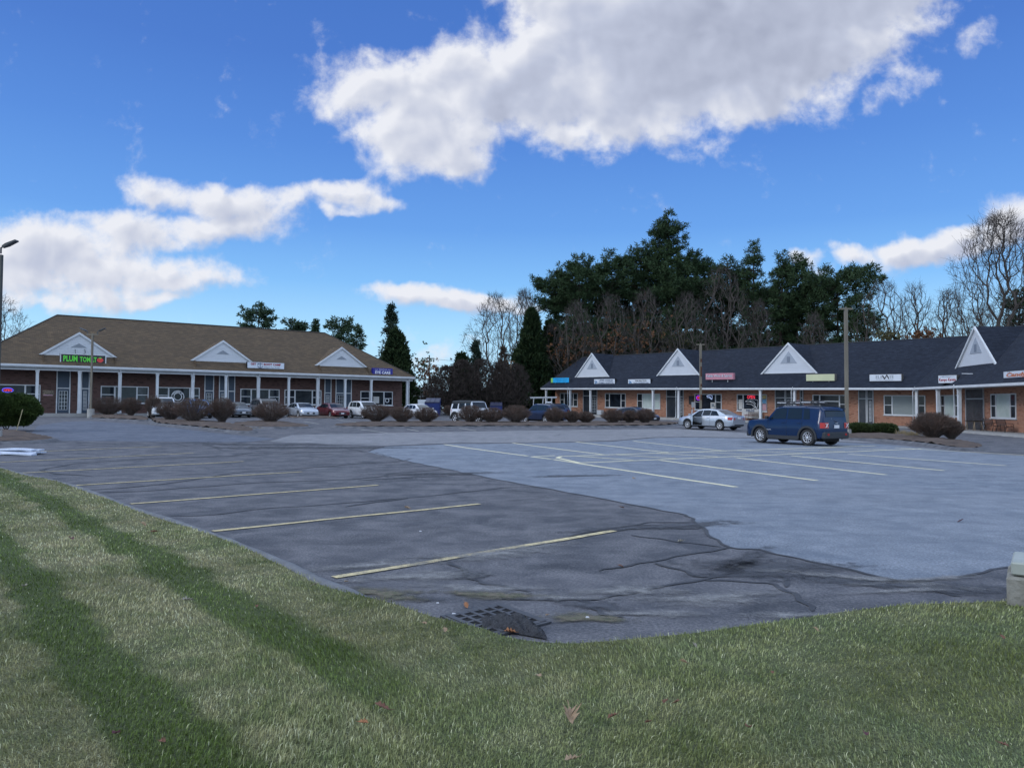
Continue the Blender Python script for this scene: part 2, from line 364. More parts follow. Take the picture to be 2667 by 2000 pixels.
# aisle strip, a touch browner
# far aisle (old, light)
M_ASPH3=asphalt('asphalt_grey',(.15,.155,.17),(.185,.185,.195),(.23,.225,.23),.35,.45)
edge=[(760,1133),(1000,1128),(1400,1121),(1765,1117),(2190,1143),(2340,1160),(2560,1178),(2300,1155),(1960,1140),(1780,1137),(1700,1139),(1590,1148),(1330,1153),(1170,1154),(1004,1161),(880,1158),(700,1150)]
put(clip_sheet([tuple(gp(*p)[:2]) for p in edge],.0045,2,name='aisle'),'parking_aisle',M_ASPH3)
edge=[(100,1108),(165,1099),(232,1096),(380,1106),(560,1128),(720,1143),(640,1152),(420,1150),(150,1148),(150,1143),(80,1130)]
M_ASPH4=asphalt('asphalt_drive',(.060,.072,.100),(.082,.094,.124),(.14,.15,.175),.4,.45)
put(clip_sheet([tuple(gp(*p)[:2]) for p in edge],.0035,2,name='drive'),'entrance_drive',M_ASPH4)
def smooth_line(P,n=3):
    out=[]
    for i in range(len(P)-1):
        p0=P[max(0,i-1)];p1=P[i];p2=P[i+1];p3=P[min(len(P)-1,i+2)]
        for k in range(n):
            t=k/n; out.append(.5*((2*p1)+(p2-p0)*t+(2*p0-5*p1+4*p2-p3)*t*t+(3*p1-p0-3*p2+p3)*t*t*t))
    out.append(P[-1]); return out
# painted lines, width in metres
LM=MB()
def ribbon(mb,pts,w,dz,seg=1.0,wob=0.0,rs=None,taper=False,smooth=False):
    P=[gp(*p) for p in pts]; out=[]
    if smooth: P=smooth_line(P,4)
    for i in range(len(P)-1):
        n=max(1,int((P[i+1]-P[i]).length/seg))
        for k in range(n): out.append(P[i].lerp(P[i+1],k/n))
    out.append(P[-1]); r_=rs or rnd
    L=[];Rr=[]
    ph=r_.random()*9
    for i,p in enumerate(out):
        d=(out[min(i+1,len(out)-1)]-out[max(0,i-1)]); d.z=0; d.normalize(); nrm=Vector((-d.y,d.x,0))
        ww=w/2*(1+wob*r_.uniform(-.7,.7)); o=nrm*(wob*w*1.0*math.sin(i*1.3+ph)+wob*w*r_.uniform(-.6,.6))
        if taper and i in (0,len(out)-1): ww*=.3
        for lst,s in ((L,1),(Rr,-1)):
            q=p+o+nrm*ww*s; lst.append((q.x,q.y,G(q.x,q.y)+dz))
    n=len(L); mb.add(L+Rr,[(n+i,n+i+1,i+1,i) for i in range(n-1)])
yl=[((870,1505),(1600,1383)),((553,1384),(1250,1313)),((340,1313),(985,1264)),((190,1265),(785,1229)),((60,1232),(635,1202)),((-120,1210),(505,1180)),((-150,1186),(420,1163))]
for a,b in yl: ribbon(LM,[a,b],.11,.009,.5,.10)
struct(LM,'parking_lines',M_YEL); LM=MB()
rl=[((1157,1158),(1375,1188)),((1335,1154),(1570,1184)),((1500,1151),(1740,1179)),((1650,1149),(1890,1175)),
 ((1442,1197),(1916,1269)),((1720,1199),(2128,1252)),((1915,1192),(2308,1237)),((2060,1187),(2460,1226)),((2210,1183),(2620,1213)),((2330,1166),(2690,1187))]
for a,b in rl: ribbon(LM,[a,b],.15,.009,.8,.08)
for a,b in [((1462,1189),(2280,1161)),((1510,1206),(2400,1169)),((1385,1190),(1445,1187)),((1385,1190),(1435,1196)),((1452,1193),(1510,1206)),((1452,1193),(1462,1189))]: ribbon(LM,[a,b],.15,.0095,.8,.08)
for i in range(7):
    a=(1500+i*105,1188-i*3.6); b=(1650+i*110,1199-i*4.6); ribbon(LM,[a,b],.13,.010,.8,.08)
struct(LM,'hatched_bay_lines',M_YEL2)
WM=MB()
for a,b in [((940,1119),(1010,1128)),((1060,1118),(1090,1123)),((1100,1122),(1180,1128)),((1195,1115),(1240,1122)),((790,1098),(830,1104)),((880,1094),(940,1101)),((2090,1168),(2250,1160))]: ribbon(WM,[a,b],.10,.009,.8,.08)
struct(WM,'far_bay_lines',M_WHT)
# crack sealant
SM=MB()
cr_=[ [(975,1178),(1050,1199),(1160,1221),(1230,1236),(1300,1250),(1400,1268),(1480,1283),(1600,1305),(1700,1325),(1775,1339),(1795,1347),(1820,1368),(1850,1395),(1880,1415),(1905,1427),(1975,1432),(2040,1447),(2140,1468),(2290,1502),(2350,1516)],
 [(2350,1514),(2440,1510),(2560,1490),(2667,1470),(2760,1458)],[(2350,1516),(2420,1535),(2500,1555)],[(957,1177),(1004,1162),(1170,1155),(1330,1154),(1590,1149),(1700,1140)],
 [(880,1165),(957,1177)],[(950,1206),(1020,1204),(1080,1194)],[(900,1250),(1000,1241),(1100,1234),(1200,1232),(1230,1236)],[(930,1252),(1100,1242),(1240,1236)],
 [(250,1284),(400,1277),(550,1266),(700,1256),(900,1250)],[(440,1344),(560,1341),(660,1327),(800,1318),(900,1310),(1060,1297),(1200,1283),(1310,1271),(1400,1268)],
 [(210,1278),(420,1262),(600,1234),(760,1222),(860,1214),(950,1206)],[(120,1222),(180,1210),(240,1204),(400,1195),(560,1190),(760,1180),(880,1176),(957,1177)],
 [(115,1220),(118,1226),(150,1234),(240,1240)],[(870,1503),(960,1490),(1130,1464),(1200,1452),(1250,1438),(1400,1420),(1480,1398),(1560,1382),(1640,1370),(1700,1361),(1800,1361)],
 [(1600,1384),(1680,1376),(1780,1378),(1830,1375)],[(1660,1367),(1720,1369),(1800,1364)],[(1640,1394),(1720,1404),(1790,1414),(1880,1424)],
 [(1165,1464),(1200,1480),(1235,1510),(1270,1521),(1330,1530),(1380,1545),(1380,1556)],[(1300,1560),(1430,1563),(1530,1562),(1600,1553),(1700,1533),(1830,1510),(1900,1500)],
 [(1560,1487),(1640,1473),(1700,1462),(1820,1440),(1905,1427)],[(1700,1465),(1770,1485),(1830,1503),(1890,1496),(1930,1478),(1960,1455),(1975,1438)],
 [(1830,1510),(1900,1513),(2000,1520),(2050,1540),(2090,1565),(2120,1592)],[(1500,1562),(1540,1580),(1560,1595),(1620,1610)],[(2010,1470),(2040,1500),(2055,1530)],
 [(620,1157),(700,1158),(850,1153),(1000,1158)],[(190,1157),(300,1163),(420,1163),(520,1160),(620,1170),(760,1166),(900,1170)],[(450,1153),(490,1163)],[(540,1150),(545,1160),(580,1172)],
 [(200,1153),(330,1157),(430,1154),(700,1150),(820,1146)],[(760,1138),(1000,1132),(1350,1126),(1500,1126),(1620,1123)],[(1440,1136),(1460,1131)],[(2060,1193),(2200,1205),(2300,1210)],
 [(1530,1132),(1700,1136)],[(600,1188),(660,1180),(800,1176)],[(580,1160),(640,1152)],[(1010,1243),(1012,1234),(1060,1230),(1170,1222)],
 [(2510,1134),(2580,1139),(2700,1150)],[(2500,1141),(2600,1150),(2750,1160)],[(900,1320),(1060,1297)]]
for i,c in enumerate(cr_):
    near=max(p[1] for p in c)>1320
    ribbon(SM,c,.045 if near else .08,.0065+.0003*(i%7),.22 if near else .6,.45,taper=True,smooth=True)
struct(SM,'crack_sealant_lines',M_SEAL)
# smeared sealer, silt and dust: soft-edged stains lying on the asphalt
def stain_mat(name,c,c2,sc,op=1.0):
    m,t,bb=newmat(name); pos=N(t,'ShaderNodeNewGeometry').outputs['Position']
    col=mixc(t,noise(t,pos,sc,5.0),c,c2); t.links.new(col,bb.inputs['Base Color']); bb.inputs['Roughness'].default_value=.95
    r=N(t,'ShaderNodeSeparateXYZ',ins={0:N(t,'ShaderNodeUVMap').outputs[0]}).outputs[0]
    k=M(t,'ADD',M(t,'MULTIPLY',M(t,'SUBTRACT',1.0,r),1.7),M(t,'MULTIPLY',M(t,'SUBTRACT',noise(t,pos,6,7.0,.7,.25,.75),.62),1.9))
    fine=noise(t,pos,80,3.0,.7,.35,.65)
    k=M(t,'MULTIPLY',M(t,'ADD',k,M(t,'MULTIPLY',M(t,'SUBTRACT',fine,.5),.6)),op,clamp=True)
    t.links.new(k,bb.inputs['Alpha']); return m
def blotches(lst,name,mat,dz):
    vs=[];fs=[];uv=[]
    for cx,cy,a,b_,rot in lst:
        c=gp(cx,cy); n0=len(vs); ph=cx*.01
        vs.append((c.x,c.y,G(c.x,c.y)+dz)); uv.append(0)
        for ring,q in ((1,.5),(2,1.0)):
            for k in range(24):
                t_=2*math.pi*k/24; f_=q*(1+.16*math.sin(3*t_+ph)+.08*math.sin(5*t_+2*ph)); x=a*math.cos(t_)*f_; y=b_*math.sin(t_)*f_
                X=c.x+x*math.cos(rot)-y*math.sin(rot); Y=c.y+x*math.sin(rot)+y*math.cos(rot); vs.append((X,Y,G(X,Y)+dz)); uv.append(q)
        for k in range(24):
            k2=(k+1)%24; fs.append((n0,n0+1+k,n0+1+k2)); fs.append((n0+1+k,n0+25+k,n0+25+k2,n0+1+k2))
    me=bpy.data.meshes.new(name); me.from_pydata(vs,[],fs); ul=me.uv_layers.new(name='UVMap')
    for l in me.loops: ul.data[l.index].uv=(uv[l.vertex_index],0)
    put(me,name,mat)
blotches([(1740,1371,1.7,.3,.35),(1235,1500,.28,.16,.9),(1940,1462,1.0,.22,.95),(1990,1480,1.1,.6,.1),(1560,1580,.45,.18,-.5),(2410,1530,1.3,.3,-.25),(820,1166,5,.9,.15),(1150,1234,2.0,.4,.25),(1100,1560,.3,.12,-.4),(1500,1240,1.6,.3,.3),(700,1158,4,.8,.1)],'sealer_smears',stain_mat('sealer_smear',(.045,.048,.056),(.07,.073,.085),5,.8),.0100)
blotches([(1000,1548,.55,.22,-.5),(1275,1552,.55,.16,-.1),(1520,1612,.42,.15,-.1),(870,1530,.3,.08,-.8)],'silt_patches',stain_mat('silt_stain',(.14,.115,.085),(.07,.078,.04),22,1.0),.0112)
blotches([(1250,1535,.75,.22,-.1),(2250,1508,1.3,.16,-.45),(2400,1512,1.0,.11,.3),(2060,1604,.55,.12,.1),(1440,1556,.6,.16,-.1),(1700,1600,.6,.12,0),(1100,1500,.8,.3,.3),(1850,1560,.9,.3,.2),(1000,1470,.9,.25,.4),(1640,1540,.7,.25,.1),(1300,1440,1.2,.4,.6),(2350,1540,.7,.12,.2)],'dust_patches',stain_mat('dust_stain',(.24,.235,.23),(.17,.17,.175),30,.6),.0106)
# ---------------------------------------------------------------- lawn and its berm
kerb_px=[(-700,1105),(-380,1135),(-160,1178),(0,1222),(80,1243),(170,1263),(260,1292),(340,1326),(440,1357),(550,1396),(640,1430),(720,1462),(800,1498),(870,1532),(960,1562),(1060,1590)]
right_px=[(1120,1596),(1165,1606),(1215,1618),(1264,1630),(1315,1648),(1375,1658),(1430,1663),(1510,1664),(1600,1657),(1700,1648),(1800,1640),(1900,1627),(2000,1614),(2120,1597),(2250,1578),(2350,1566),(2450,1560),(2560,1556),(2700,1548),(3000,1530)]
K=[gp(*p) for p in kerb_px]
K=smooth_line(K)
CB=MB(); prof=[(0,0.0),(.025,.055),(.05,.075),(.09,.083),(.13,.07),(.2,.0)]
rows=[]
for i,p in enumerate(K):
    d=K[min(i+1,len(K)-1)]-K[max(0,i-1)]; d.z=0; d.normalize(); n=Vector((d.y,-d.x,0)) # towards lawn
    if n.dot(Vector((0,0,0))-p)<0: n=-n
    j=rnd.uniform(-.008,.008)
    fd=min(1,(len(K)-1-i)/4); rows.append([p+n*(q*1.0+j)+Vector((0,0,z*fd-.02*(1-fd)+(rnd.uniform(-.006,.006) if z else -.01))) for q,z in prof])
n=len(prof); CB.add([v for r_ in rows for v in r_],[(i*n+k,i*n+k+1,(i+1)*n+k+1,(i+1)*n+k) for i in range(len(rows)-1) for k in range(n-1)])
struct(CB,'asphalt_berm',M_CURBG,smooth=True)
Kin=[]
for i,p in enumerate(K):
    d=K[min(i+1,len(K)-1)]-K[max(0,i-1)]; d.z=0; d.normalize(); nn=Vector((d.y,-d.x,0))
    if nn.dot(-p)<0: nn=-nn
    Kin.append(p+nn*.11)
LZ=.075
Rr=smooth_line([gp(px,py,LZ+.02) for px,py in right_px])
lawn_xy=[(p.x,p.y) for p in Kin]+[(p.x,p.y) for p in Rr]+[(30,8),(30,-14),(-60,-14),(-60,20)]
def lawnz(x,y):
    return G(x,y)+LZ+.02*math.sin(x*1.1+.5)*math.cos(y*.9)
put(clip_sheet(lawn_xy,0,.5,lawnz,name='lawn'),'lawn',M_THATCH)
LXY=np.array(lawn_xy)
def inpoly(x,y,P):
    c=np.zeros(len(x),bool); n=len(P)
    for i in range(n):
        x1,y1=P[i]; x2,y2=P[(i+1)%n]
        if y1==y2: continue
        c^=((y1>y)!=(y2>y))&(x<(x2-x1)*(y-y1)/(y2-y1)+x1)
    return c
GRASS_N=int(GRASS_N) if 'GRASS_N' in globals() else 520000
rg=np.random.default_rng(5)
def grass():
    n=GRASS_N; r=2.3*np.exp(rg.random(n)*math.log(34/2.3)); a=rg.uniform(-.80,.72,n)
    x=r*np.sin(a); y=r*np.cos(a); k=inpoly(x,y,LXY+0.0); x=x[k]; y=y[k]; r=r[k]; n=len(x)
    # clumped density and height
    h=.028*(0.65+.7*rg.random(n))*(1+.25*np.sin(x*3.1+1.3*np.sin(y*2.3))*np.cos(y*2.7)); w=.0015*(.8+.6*rg.random(n))*np.maximum(1,r/4.5)
    th=rg.uniform(0,2*np.pi,n); lean=rg.uniform(.1,.95,n); fl=2*np.pi*(np.sin(x*.9+2)*.5+np.cos(y*1.1)*.4)+rg.normal(0,1.1,n)
    z=(LZ+.02*np.sin(x*1.1+.5)*np.cos(y*.9))+ (np.array([G(a_,b_) for a_,b_ in zip(x[::1],y[::1])]) if False else 0)
    # terrain height for the far strip
    far=y>12; zz=np.zeros(n); t=np.clip((y-12)/33,0,1); s_=t*t*(3-2*t); zz=s_*(.0105*(y-30)-.008*x); z=z+zz-.004
    dx=np.cos(fl)*lean*h; dy=np.sin(fl)*lean*h; wx=np.cos(th)*w; wy=np.sin(th)*w
    V=np.zeros((n,5,3)); 
    V[:,0]=np.stack([x-wx,y-wy,z],1); V[:,1]=np.stack([x+wx,y+wy,z],1)
    V[:,2]=np.stack([x+dx*.35+wx*.8,y+dy*.35+wy*.8,z+h*.6],1); V[:,3]=np.stack([x+dx*.35-wx*.8,y+dy*.35-wy*.8,z+h*.6],1)
    V[:,4]=np.stack([x+dx,y+dy,z+h*(1-.35*lean)],1)
    me=bpy.data.meshes.new('grass'); me.vertices.add(5*n); me.vertices.foreach_set('co',V.reshape(-1))
    base=np.arange(n)[:,None]*5; q=base+np.array([0,1,2,3,3,2,4]); me.loops.add(7*n); me.loops.foreach_set('vertex_index',q.reshape(-1).astype(np.int32))
    me.polygons.add(2*n); ls=(np.arange(n)[:,None]*7+np.array([0,4])).reshape(-1); me.polygons.foreach_set('loop_start',ls.astype(np.int32))
    ul=me.uv_layers.new(name='UVMap'); u=np.repeat(rg.random(n),7); v=np.tile([0,0,.6,.6,.6,.6,1],n); ul.data.foreach_set('uv',np.stack([u,v],1).reshape(-1))
    me.update(calc_edges=True); me.validate(); me.materials.append(M_BLADE)
    o=bpy.data.objects.new('grass',me); COL.objects.link(o); tag(o,kind='stuff')
    o['label']='short mown grass covering the lawn'; o['category']='grass'
grass()
# ---------------------------------------------------------------- mulch islands
def island(px,name,h=.16,inset=.45,mat=None):
    P=[gp(*p) for p in px]; P=smooth_line(P+[P[0]],3)[:-1]
    ar=sum(P[i].x*P[(i+1)%len(P)].y-P[(i+1)%len(P)].x*P[i].y for i in range(len(P)))
    n=len(P); N_=[]
    for i in range(n):
        d=P[(i+1)%n]-P[i-1]; d.z=0; d.normalize(); N_.append(Vector((-d.y,d.x,0))*(1 if ar>0 else -1))
    mb=MB()
    rows=[[ (P[i]+N_[i]*q)+Vector((0,0,z)) for i in range(n)] for q,z in ((-.14,-.02),(.0,.07),(.1,h*.75),(.2,h*.8),(.45,h*.62))]
    for a,b in zip(rows[:-1],rows[1:]):
        k=len(mb.v); mb.add(a+b,[(i,(i+1)%n,n+(i+1)%n,n+i) for i in range(n)])
    struct(mb,'island_kerb',M_CURB,smooth=True)
    pin=[(p.x,p.y) for p in rows[3]]
    c=sum((Vector(p) for p in pin),Vector((0,0)))/n
    def zf(x,y):
        dmin=min((Vector((x,y))-Vector(p)).length for p in pin)
        return G(x,y)+h*.78+min(dmin,1.2)*.12+.03*math.sin(x*5+y*3)*math.sin(y*4.3)*(1 if dmin>.1 else 0)
    try: put(clip_sheet(pin,0,.6,zf,name='mulch_bed'),'mulch_bed',mat or M_MULCH)
    except Exception as ex: print('island',name,ex)
island([(-160,1165),(0,1158),(80,1156),(140,1151),(150,1146),(110,1139),(70,1131),(20,1126),(-160,1124)],'a')
island([(232,1092),(300,1095),(380,1098),(392,1094),(370,1089),(300,1086),(240,1084)],'b')
island([(386,1096),(400,1106),(460,1112),(540,1120),(600,1127),(655,1129),(668,1124),(640,1116),(600,1108),(560,1102),(480,1099),(410,1093)],'c')
island([(600,1112),(660,1116),(740,1117),(800,1116),(812,1113),(780,1108),(740,1103),(690,1101),(630,1103),(606,1106)],'d')
island([(862,1113),(930,1116),(1060,1116),(1200,1115),(1350,1114),(1500,1114),(1640,1113),(1740,1111),(1772,1106),(1740,1103),(1500,1104),(1300,1104),(1100,1103),(940,1105),(880,1109)],'e')
island([(2196,1146),(2300,1150),(2400,1160),(2480,1172),(2550,1174),(2572,1168),(2540,1159),(2480,1150),(2400,1142),(2330,1137),(2260,1134),(2200,1134)],'f')
island([(742,1090),(800,1092),(880,1092),(886,1088),(850,1086),(800,1085),(760,1086)],'g',h=.12)
# ---------------------------------------------------------------- building materials
def mat_brick(name,c1,c2,mortar,joint=.012):
    m,t,b=newmat(name); uv=N(t,'ShaderNodeUVMap').outputs[0]
    br=N(t,'ShaderNodeTexBrick',ins={'Vector':uv,'Scale':1.0,'Mortar Size':joint,'Mortar Smooth':.2,'Bias':0.0,'Brick Width':.28,'Row Height':.095})
    br.inputs['Color1'].default_value=rgba(c1); br.inputs['Color2'].default_value=rgba(c2); br.inputs['Mortar'].default_value=rgba(mortar)
    n=noise(t,uv,.8,5.0,.6,.3,.7); col=mixc(t,M(t,'MULTIPLY',n,.35),br.outputs[0],tuple(x*.6 for x in c1))
    wn=N(t,'ShaderNodeTexWhiteNoise',noise_dimensions='2D',ins={0:VM(t,'FLOOR',VM(t,'DIVIDE',uv,(.28,.095,1)).outputs[0]).outputs[0]}).outputs[0]
    dk=N(t,'ShaderNodeMapRange',ins={0:wn,1:.86,2:.94}).outputs[0]
    col=mixc(t,M(t,'MULTIPLY',dk,.6),col,tuple(x*.3 for x in c1))
    t.links.new(col,b.inputs['Base Color']); b.inputs['Roughness'].default_value=.9
    bp=N(t,'ShaderNodeBump',ins={'Strength':.6,'Height':br.outputs['Fac']},invert=True); bp.inputs['Distance'].default_value=.01
    t.links.new(bp.outputs[0],b.inputs['Normal']); return m
def mat_shingle(name,c1,c2,c3):
    m,t,b=newmat(name); uv=N(t,'ShaderNodeUVMap').outputs[0]
    br=N(t,'ShaderNodeTexBrick',ins={'Vector':uv,'Scale':1.0,'Mortar Size':.012,'Mortar Smooth':.5,'Bias':0.0,'Brick Width':.34,'Row Height':.145})
    br.inputs['Color1'].default_value=rgba(c1); br.inputs['Color2'].default_value=rgba(c2); br.inputs['Mortar'].default_value=rgba(tuple(x*.35 for x in c1))
    wn=N(t,'ShaderNodeTexWhiteNoise',noise_dimensions='2D',ins={0:VM(t,'FLOOR',VM(t,'DIVIDE',uv,(.45,.145,1)).outputs[0]).outputs[0]}).outputs[0]
    col=mixc(t,M(t,'MULTIPLY',wn,.75),br.outputs[0],c3)
    n=noise(t,uv,.45,5.0,.65,.3,.7,.5); col=mixc(t,M(t,'MULTIPLY',n,.4),col,tuple(x*.55 for x in c1))
    n=noise(t,uv,3.2,5.0,.65,.45,.75); col=mixc(t,M(t,'MULTIPLY',n,.45),col,tuple(min(1,x*1.5) for x in c3))
    t.links.new(col,b.inputs['Base Color']); b.inputs['Roughness'].default_value=.9; b.inputs['Specular IOR Level'].default_value=.3
    bp=N(t,'ShaderNodeBump',ins={'Strength':.7,'Height':br.outputs['Fac']},invert=True); bp.inputs['Distance'].default_value=.015
    t.links.new(bp.outputs[0],b.inputs['Normal']); return m
def mat_lines(name,c,period,axis=1,dark=.55,rough=.6,c2=None,width=.12):
    m,t,b=newmat(name); uv=N(t,'ShaderNodeSeparateXYZ',ins={0:N(t,'ShaderNodeUVMap').outputs[0]}).outputs[axis]
    f=M(t,'FRACT',M(t,'DIVIDE',uv,period)); k=N(t,'ShaderNodeMapRange',ins={0:f,1:0.0,2:width,3:1.0,4:0.0}).outputs[0]
    col=mixc(t,k,c,c2 or tuple(x*dark for x in c))
    n=noise(t,N(t,'ShaderNodeUVMap').outputs[0],1.2,4.0); col=mixc(t,M(t,'MULTIPLY',n,.12),col,tuple(x*.6 for x in c))
    t.links.new(col,b.inputs['Base Color']); b.inputs['Roughness'].default_value=rough
    bp=N(t,'ShaderNodeBump',ins={'Strength':.8,'Height':f}); bp.inputs['Distance'].default_value=.02
    t.links.new(bp.outputs[0],b.inputs['Normal']); return m
def mat_glass(name,c=(.008,.011,.016),c2=None,sc=1.3,rough=.06,spec=.32):
    m,t,b=newmat(name); p=N(t,'ShaderNodeTexCoord').outputs['Object']
    col=mixc(t,noise(t,p,sc,3.0,.6,.4,.7,.5),c,c2 or tuple(x*3 for x in c)); t.links.new(col,b.inputs['Base Color'])
    b.inputs['Roughness'].default_value=rough; b.inputs['Specular IOR Level'].default_value=spec; return m
M_BRL=mat_brick('brick_brown',(.105,.050,.040),(.14,.07,.055),(.10,.085,.085))
M_BRR=mat_brick('brick_orange',(.39,.165,.095),(.49,.25,.155),(.25,.19,.165),.011)
M_BRW=mat_brick('brick_ribbed',(.33,.15,.08),(.42,.215,.12),(.09,.06,.05),.02)
M_SHL=mat_shingle('shingle_brown',(.105,.072,.043),(.170,.117,.068),(.058,.043,.031))
M_SHR=mat_shingle('shingle_slate',(.009,.014,.027),(.026,.035,.056),(.005,.008,.017))
M_WTR=pm('white_trim',(.62,.64,.66),(.52,.54,.56),1.2,.55)
M_SID=mat_lines('white_siding',(.64,.665,.70),.145,1,.60,.6,width=.20)
M_SIDR=mat_lines('white_siding_narrow',(.60,.63,.68),.16,1,.74,.6,width=.16)
M_VENTL=mat_lines('gable_vent',(.30,.33,.37),.09,1,.4)
M_VENTR=mat_lines('gable_vent_grey',(.36,.40,.46),.12,1,.72)
M_GL=mat_glass('window_glass'); M_GL2=mat_glass('window_glass_reflecting',(.014,.018,.024),(.07,.085,.10),1.1,.05,.4)
M_GCUR=pm('curtained_glass',(.42,.50,.46),(.55,.62,.60),.7,.12,spec=.6)
M_GBLI=mat_lines('blind_behind_glass',(.30,.34,.34),.075,1,.45,.25)
M_GMIX=mat_glass('window_glass_dim',(.035,.045,.052),(.014,.018,.022),.9,.08,.35)
M_PNL=pm('slate_blue_panel',(.030,.052,.085),(.038,.064,.10),1.0,.5)
M_PNR=pm('dark_panel',(.022,.028,.038),(.05,.055,.062),.8,.25)
M_TAN=pm('grey_trim',(.42,.44,.45),(.36,.37,.39),1.5,.6)
M_SOF=pm('porch_ceiling',(.30,.32,.34),(.26,.27,.28),1,.8)
M_WALK=pm('sidewalk_concrete',(.27,.265,.255),(.36,.35,.335),.9,.9,bump=.3,bscale=25,coord='Position')
M_BLK=pm('black_metal',(.015,.015,.017),rough=.5)
M_SGN=pm('sign_case',(.05,.055,.065),rough=.5); M_SGNB=pm('bronze_sign_case',(.13,.12,.105),rough=.5)
class Frame:
    def __init__(s,o,d,slope=0.0,z0=0.0):
        s.o=Vector((o[0],o[1],0)); s.d=Vector((d[0],d[1],0)).normalized(); s.n=Vector((-s.d.y,s.d.x,0))
        if s.n.dot(s.o)<0: s.n=-s.n
        s.sl=slope; s.z0=z0
    def P(s,a,t,z):   # z measured above z0 at a=0, follows the slope
        p=s.o+s.d*a+s.n*t; return Vector((p.x,p.y,s.z0+z+s.sl*a))
    def s(s_,px,t=0.0,py=1066):
        r=rayd(px,py); r=r.x/r.y; o=s_.o+s_.n*t
        return (r*o.y-o.x)/(s_.d.x-r*s_.d.y)
    def z(s_,px,py,t=0.0):
        a=s_.s(px,t,py); p=s_.P(a,t,0); return at(px,py,p.y).z-s_.z0-s_.sl*a
# left building frame; z0 = sidewalk level
FL=Frame((-38.35,68.0),(.802,.596),0.0,.99)
FR=Frame((19.05,88.0),(.6176,-.7865),-.0178,CAMZ-.91)
FW=Frame((35.4,67.2),(-.1,-.995),-.007,CAMZ-1.39)
if FW.n.x<0: FW.n=-FW.n
def fbox(mb,F_,a0,a1,t0,t1,z0,z1,mi=0): return mb.box(a0,a1,t0,t1,z0,z1,mi,T=lambda a,t,z:F_.P(a,t,z))
def fquad(mb,F_,pts,mi=0): return mb.poly([F_.P(*p) for p in pts],mi)
def window(par,F_,t,x0,x1,y0,y1,cols,glass,zz=None,sill=True,label=None):
    """cols: list of (fraction width, 'sash'|'fixed')"""
    a0,a1=F_.s(x0,t),F_.s(x1,t)
    z1=F_.z((x0+x1)/2,y0,t); z0=F_.z((x0+x1)/2,y1,t)
    if zz: z0,z1=zz
    fw=.085; tf=t-.06
    fr=MB(); fbox(fr,F_,a0,a1,tf,t+.02,z1-fw,z1); fbox(fr,F_,a0,a1,tf,t+.02,z0,z0+fw)
    cur=a0; edges=[a0]; tot=sum(c[0] for c in cols)
    for w,_ in cols: cur+=(a1-a0)*w/tot; edges.append(cur)
    for i,e in enumerate(edges):
        h=fw*.75 if 0<i<len(edges)-1 else fw*.5
        e2=min(max(e,a0+h),a1-h); fbox(fr,F_,e2-h,e2+h,tf-.004,t+.02,z0+fw,z1-fw)
    for i,(w,k) in enumerate(cols):
        if k=='sash': fbox(fr,F_,edges[i]+fw*.6,edges[i+1]-fw*.6,tf+.004,t+.02,(z0+z1)/2-.035,(z0+z1)/2+.035)
        if k=='bar': fbox(fr,F_,edges[i]+fw*.6,edges[i+1]-fw*.6,tf+.004,t+.02,z0+(z1-z0)*.62,z0+(z1-z0)*.68)
    w_=fr.build('window',M_WTR,par,uv=False)
    if label: w_['label']=label
    for i in range(len(cols)):
        g=MB(); fbox(g,F_,edges[i]+fw*.5,edges[i+1]-fw*.5,t-.015,t+.03,z0+fw*.8,z1-fw*.8)
        g.build('pane',glass[i%len(glass)],w_)
    if sill:
        sb=MB(); fbox(sb,F_,a0-.06,a1+.06,t-.12,t+.02,z0-.07,z0-.001); sb.build('sill',M_WTR,w_,uv=False)
    return a0,a1,z0,z1
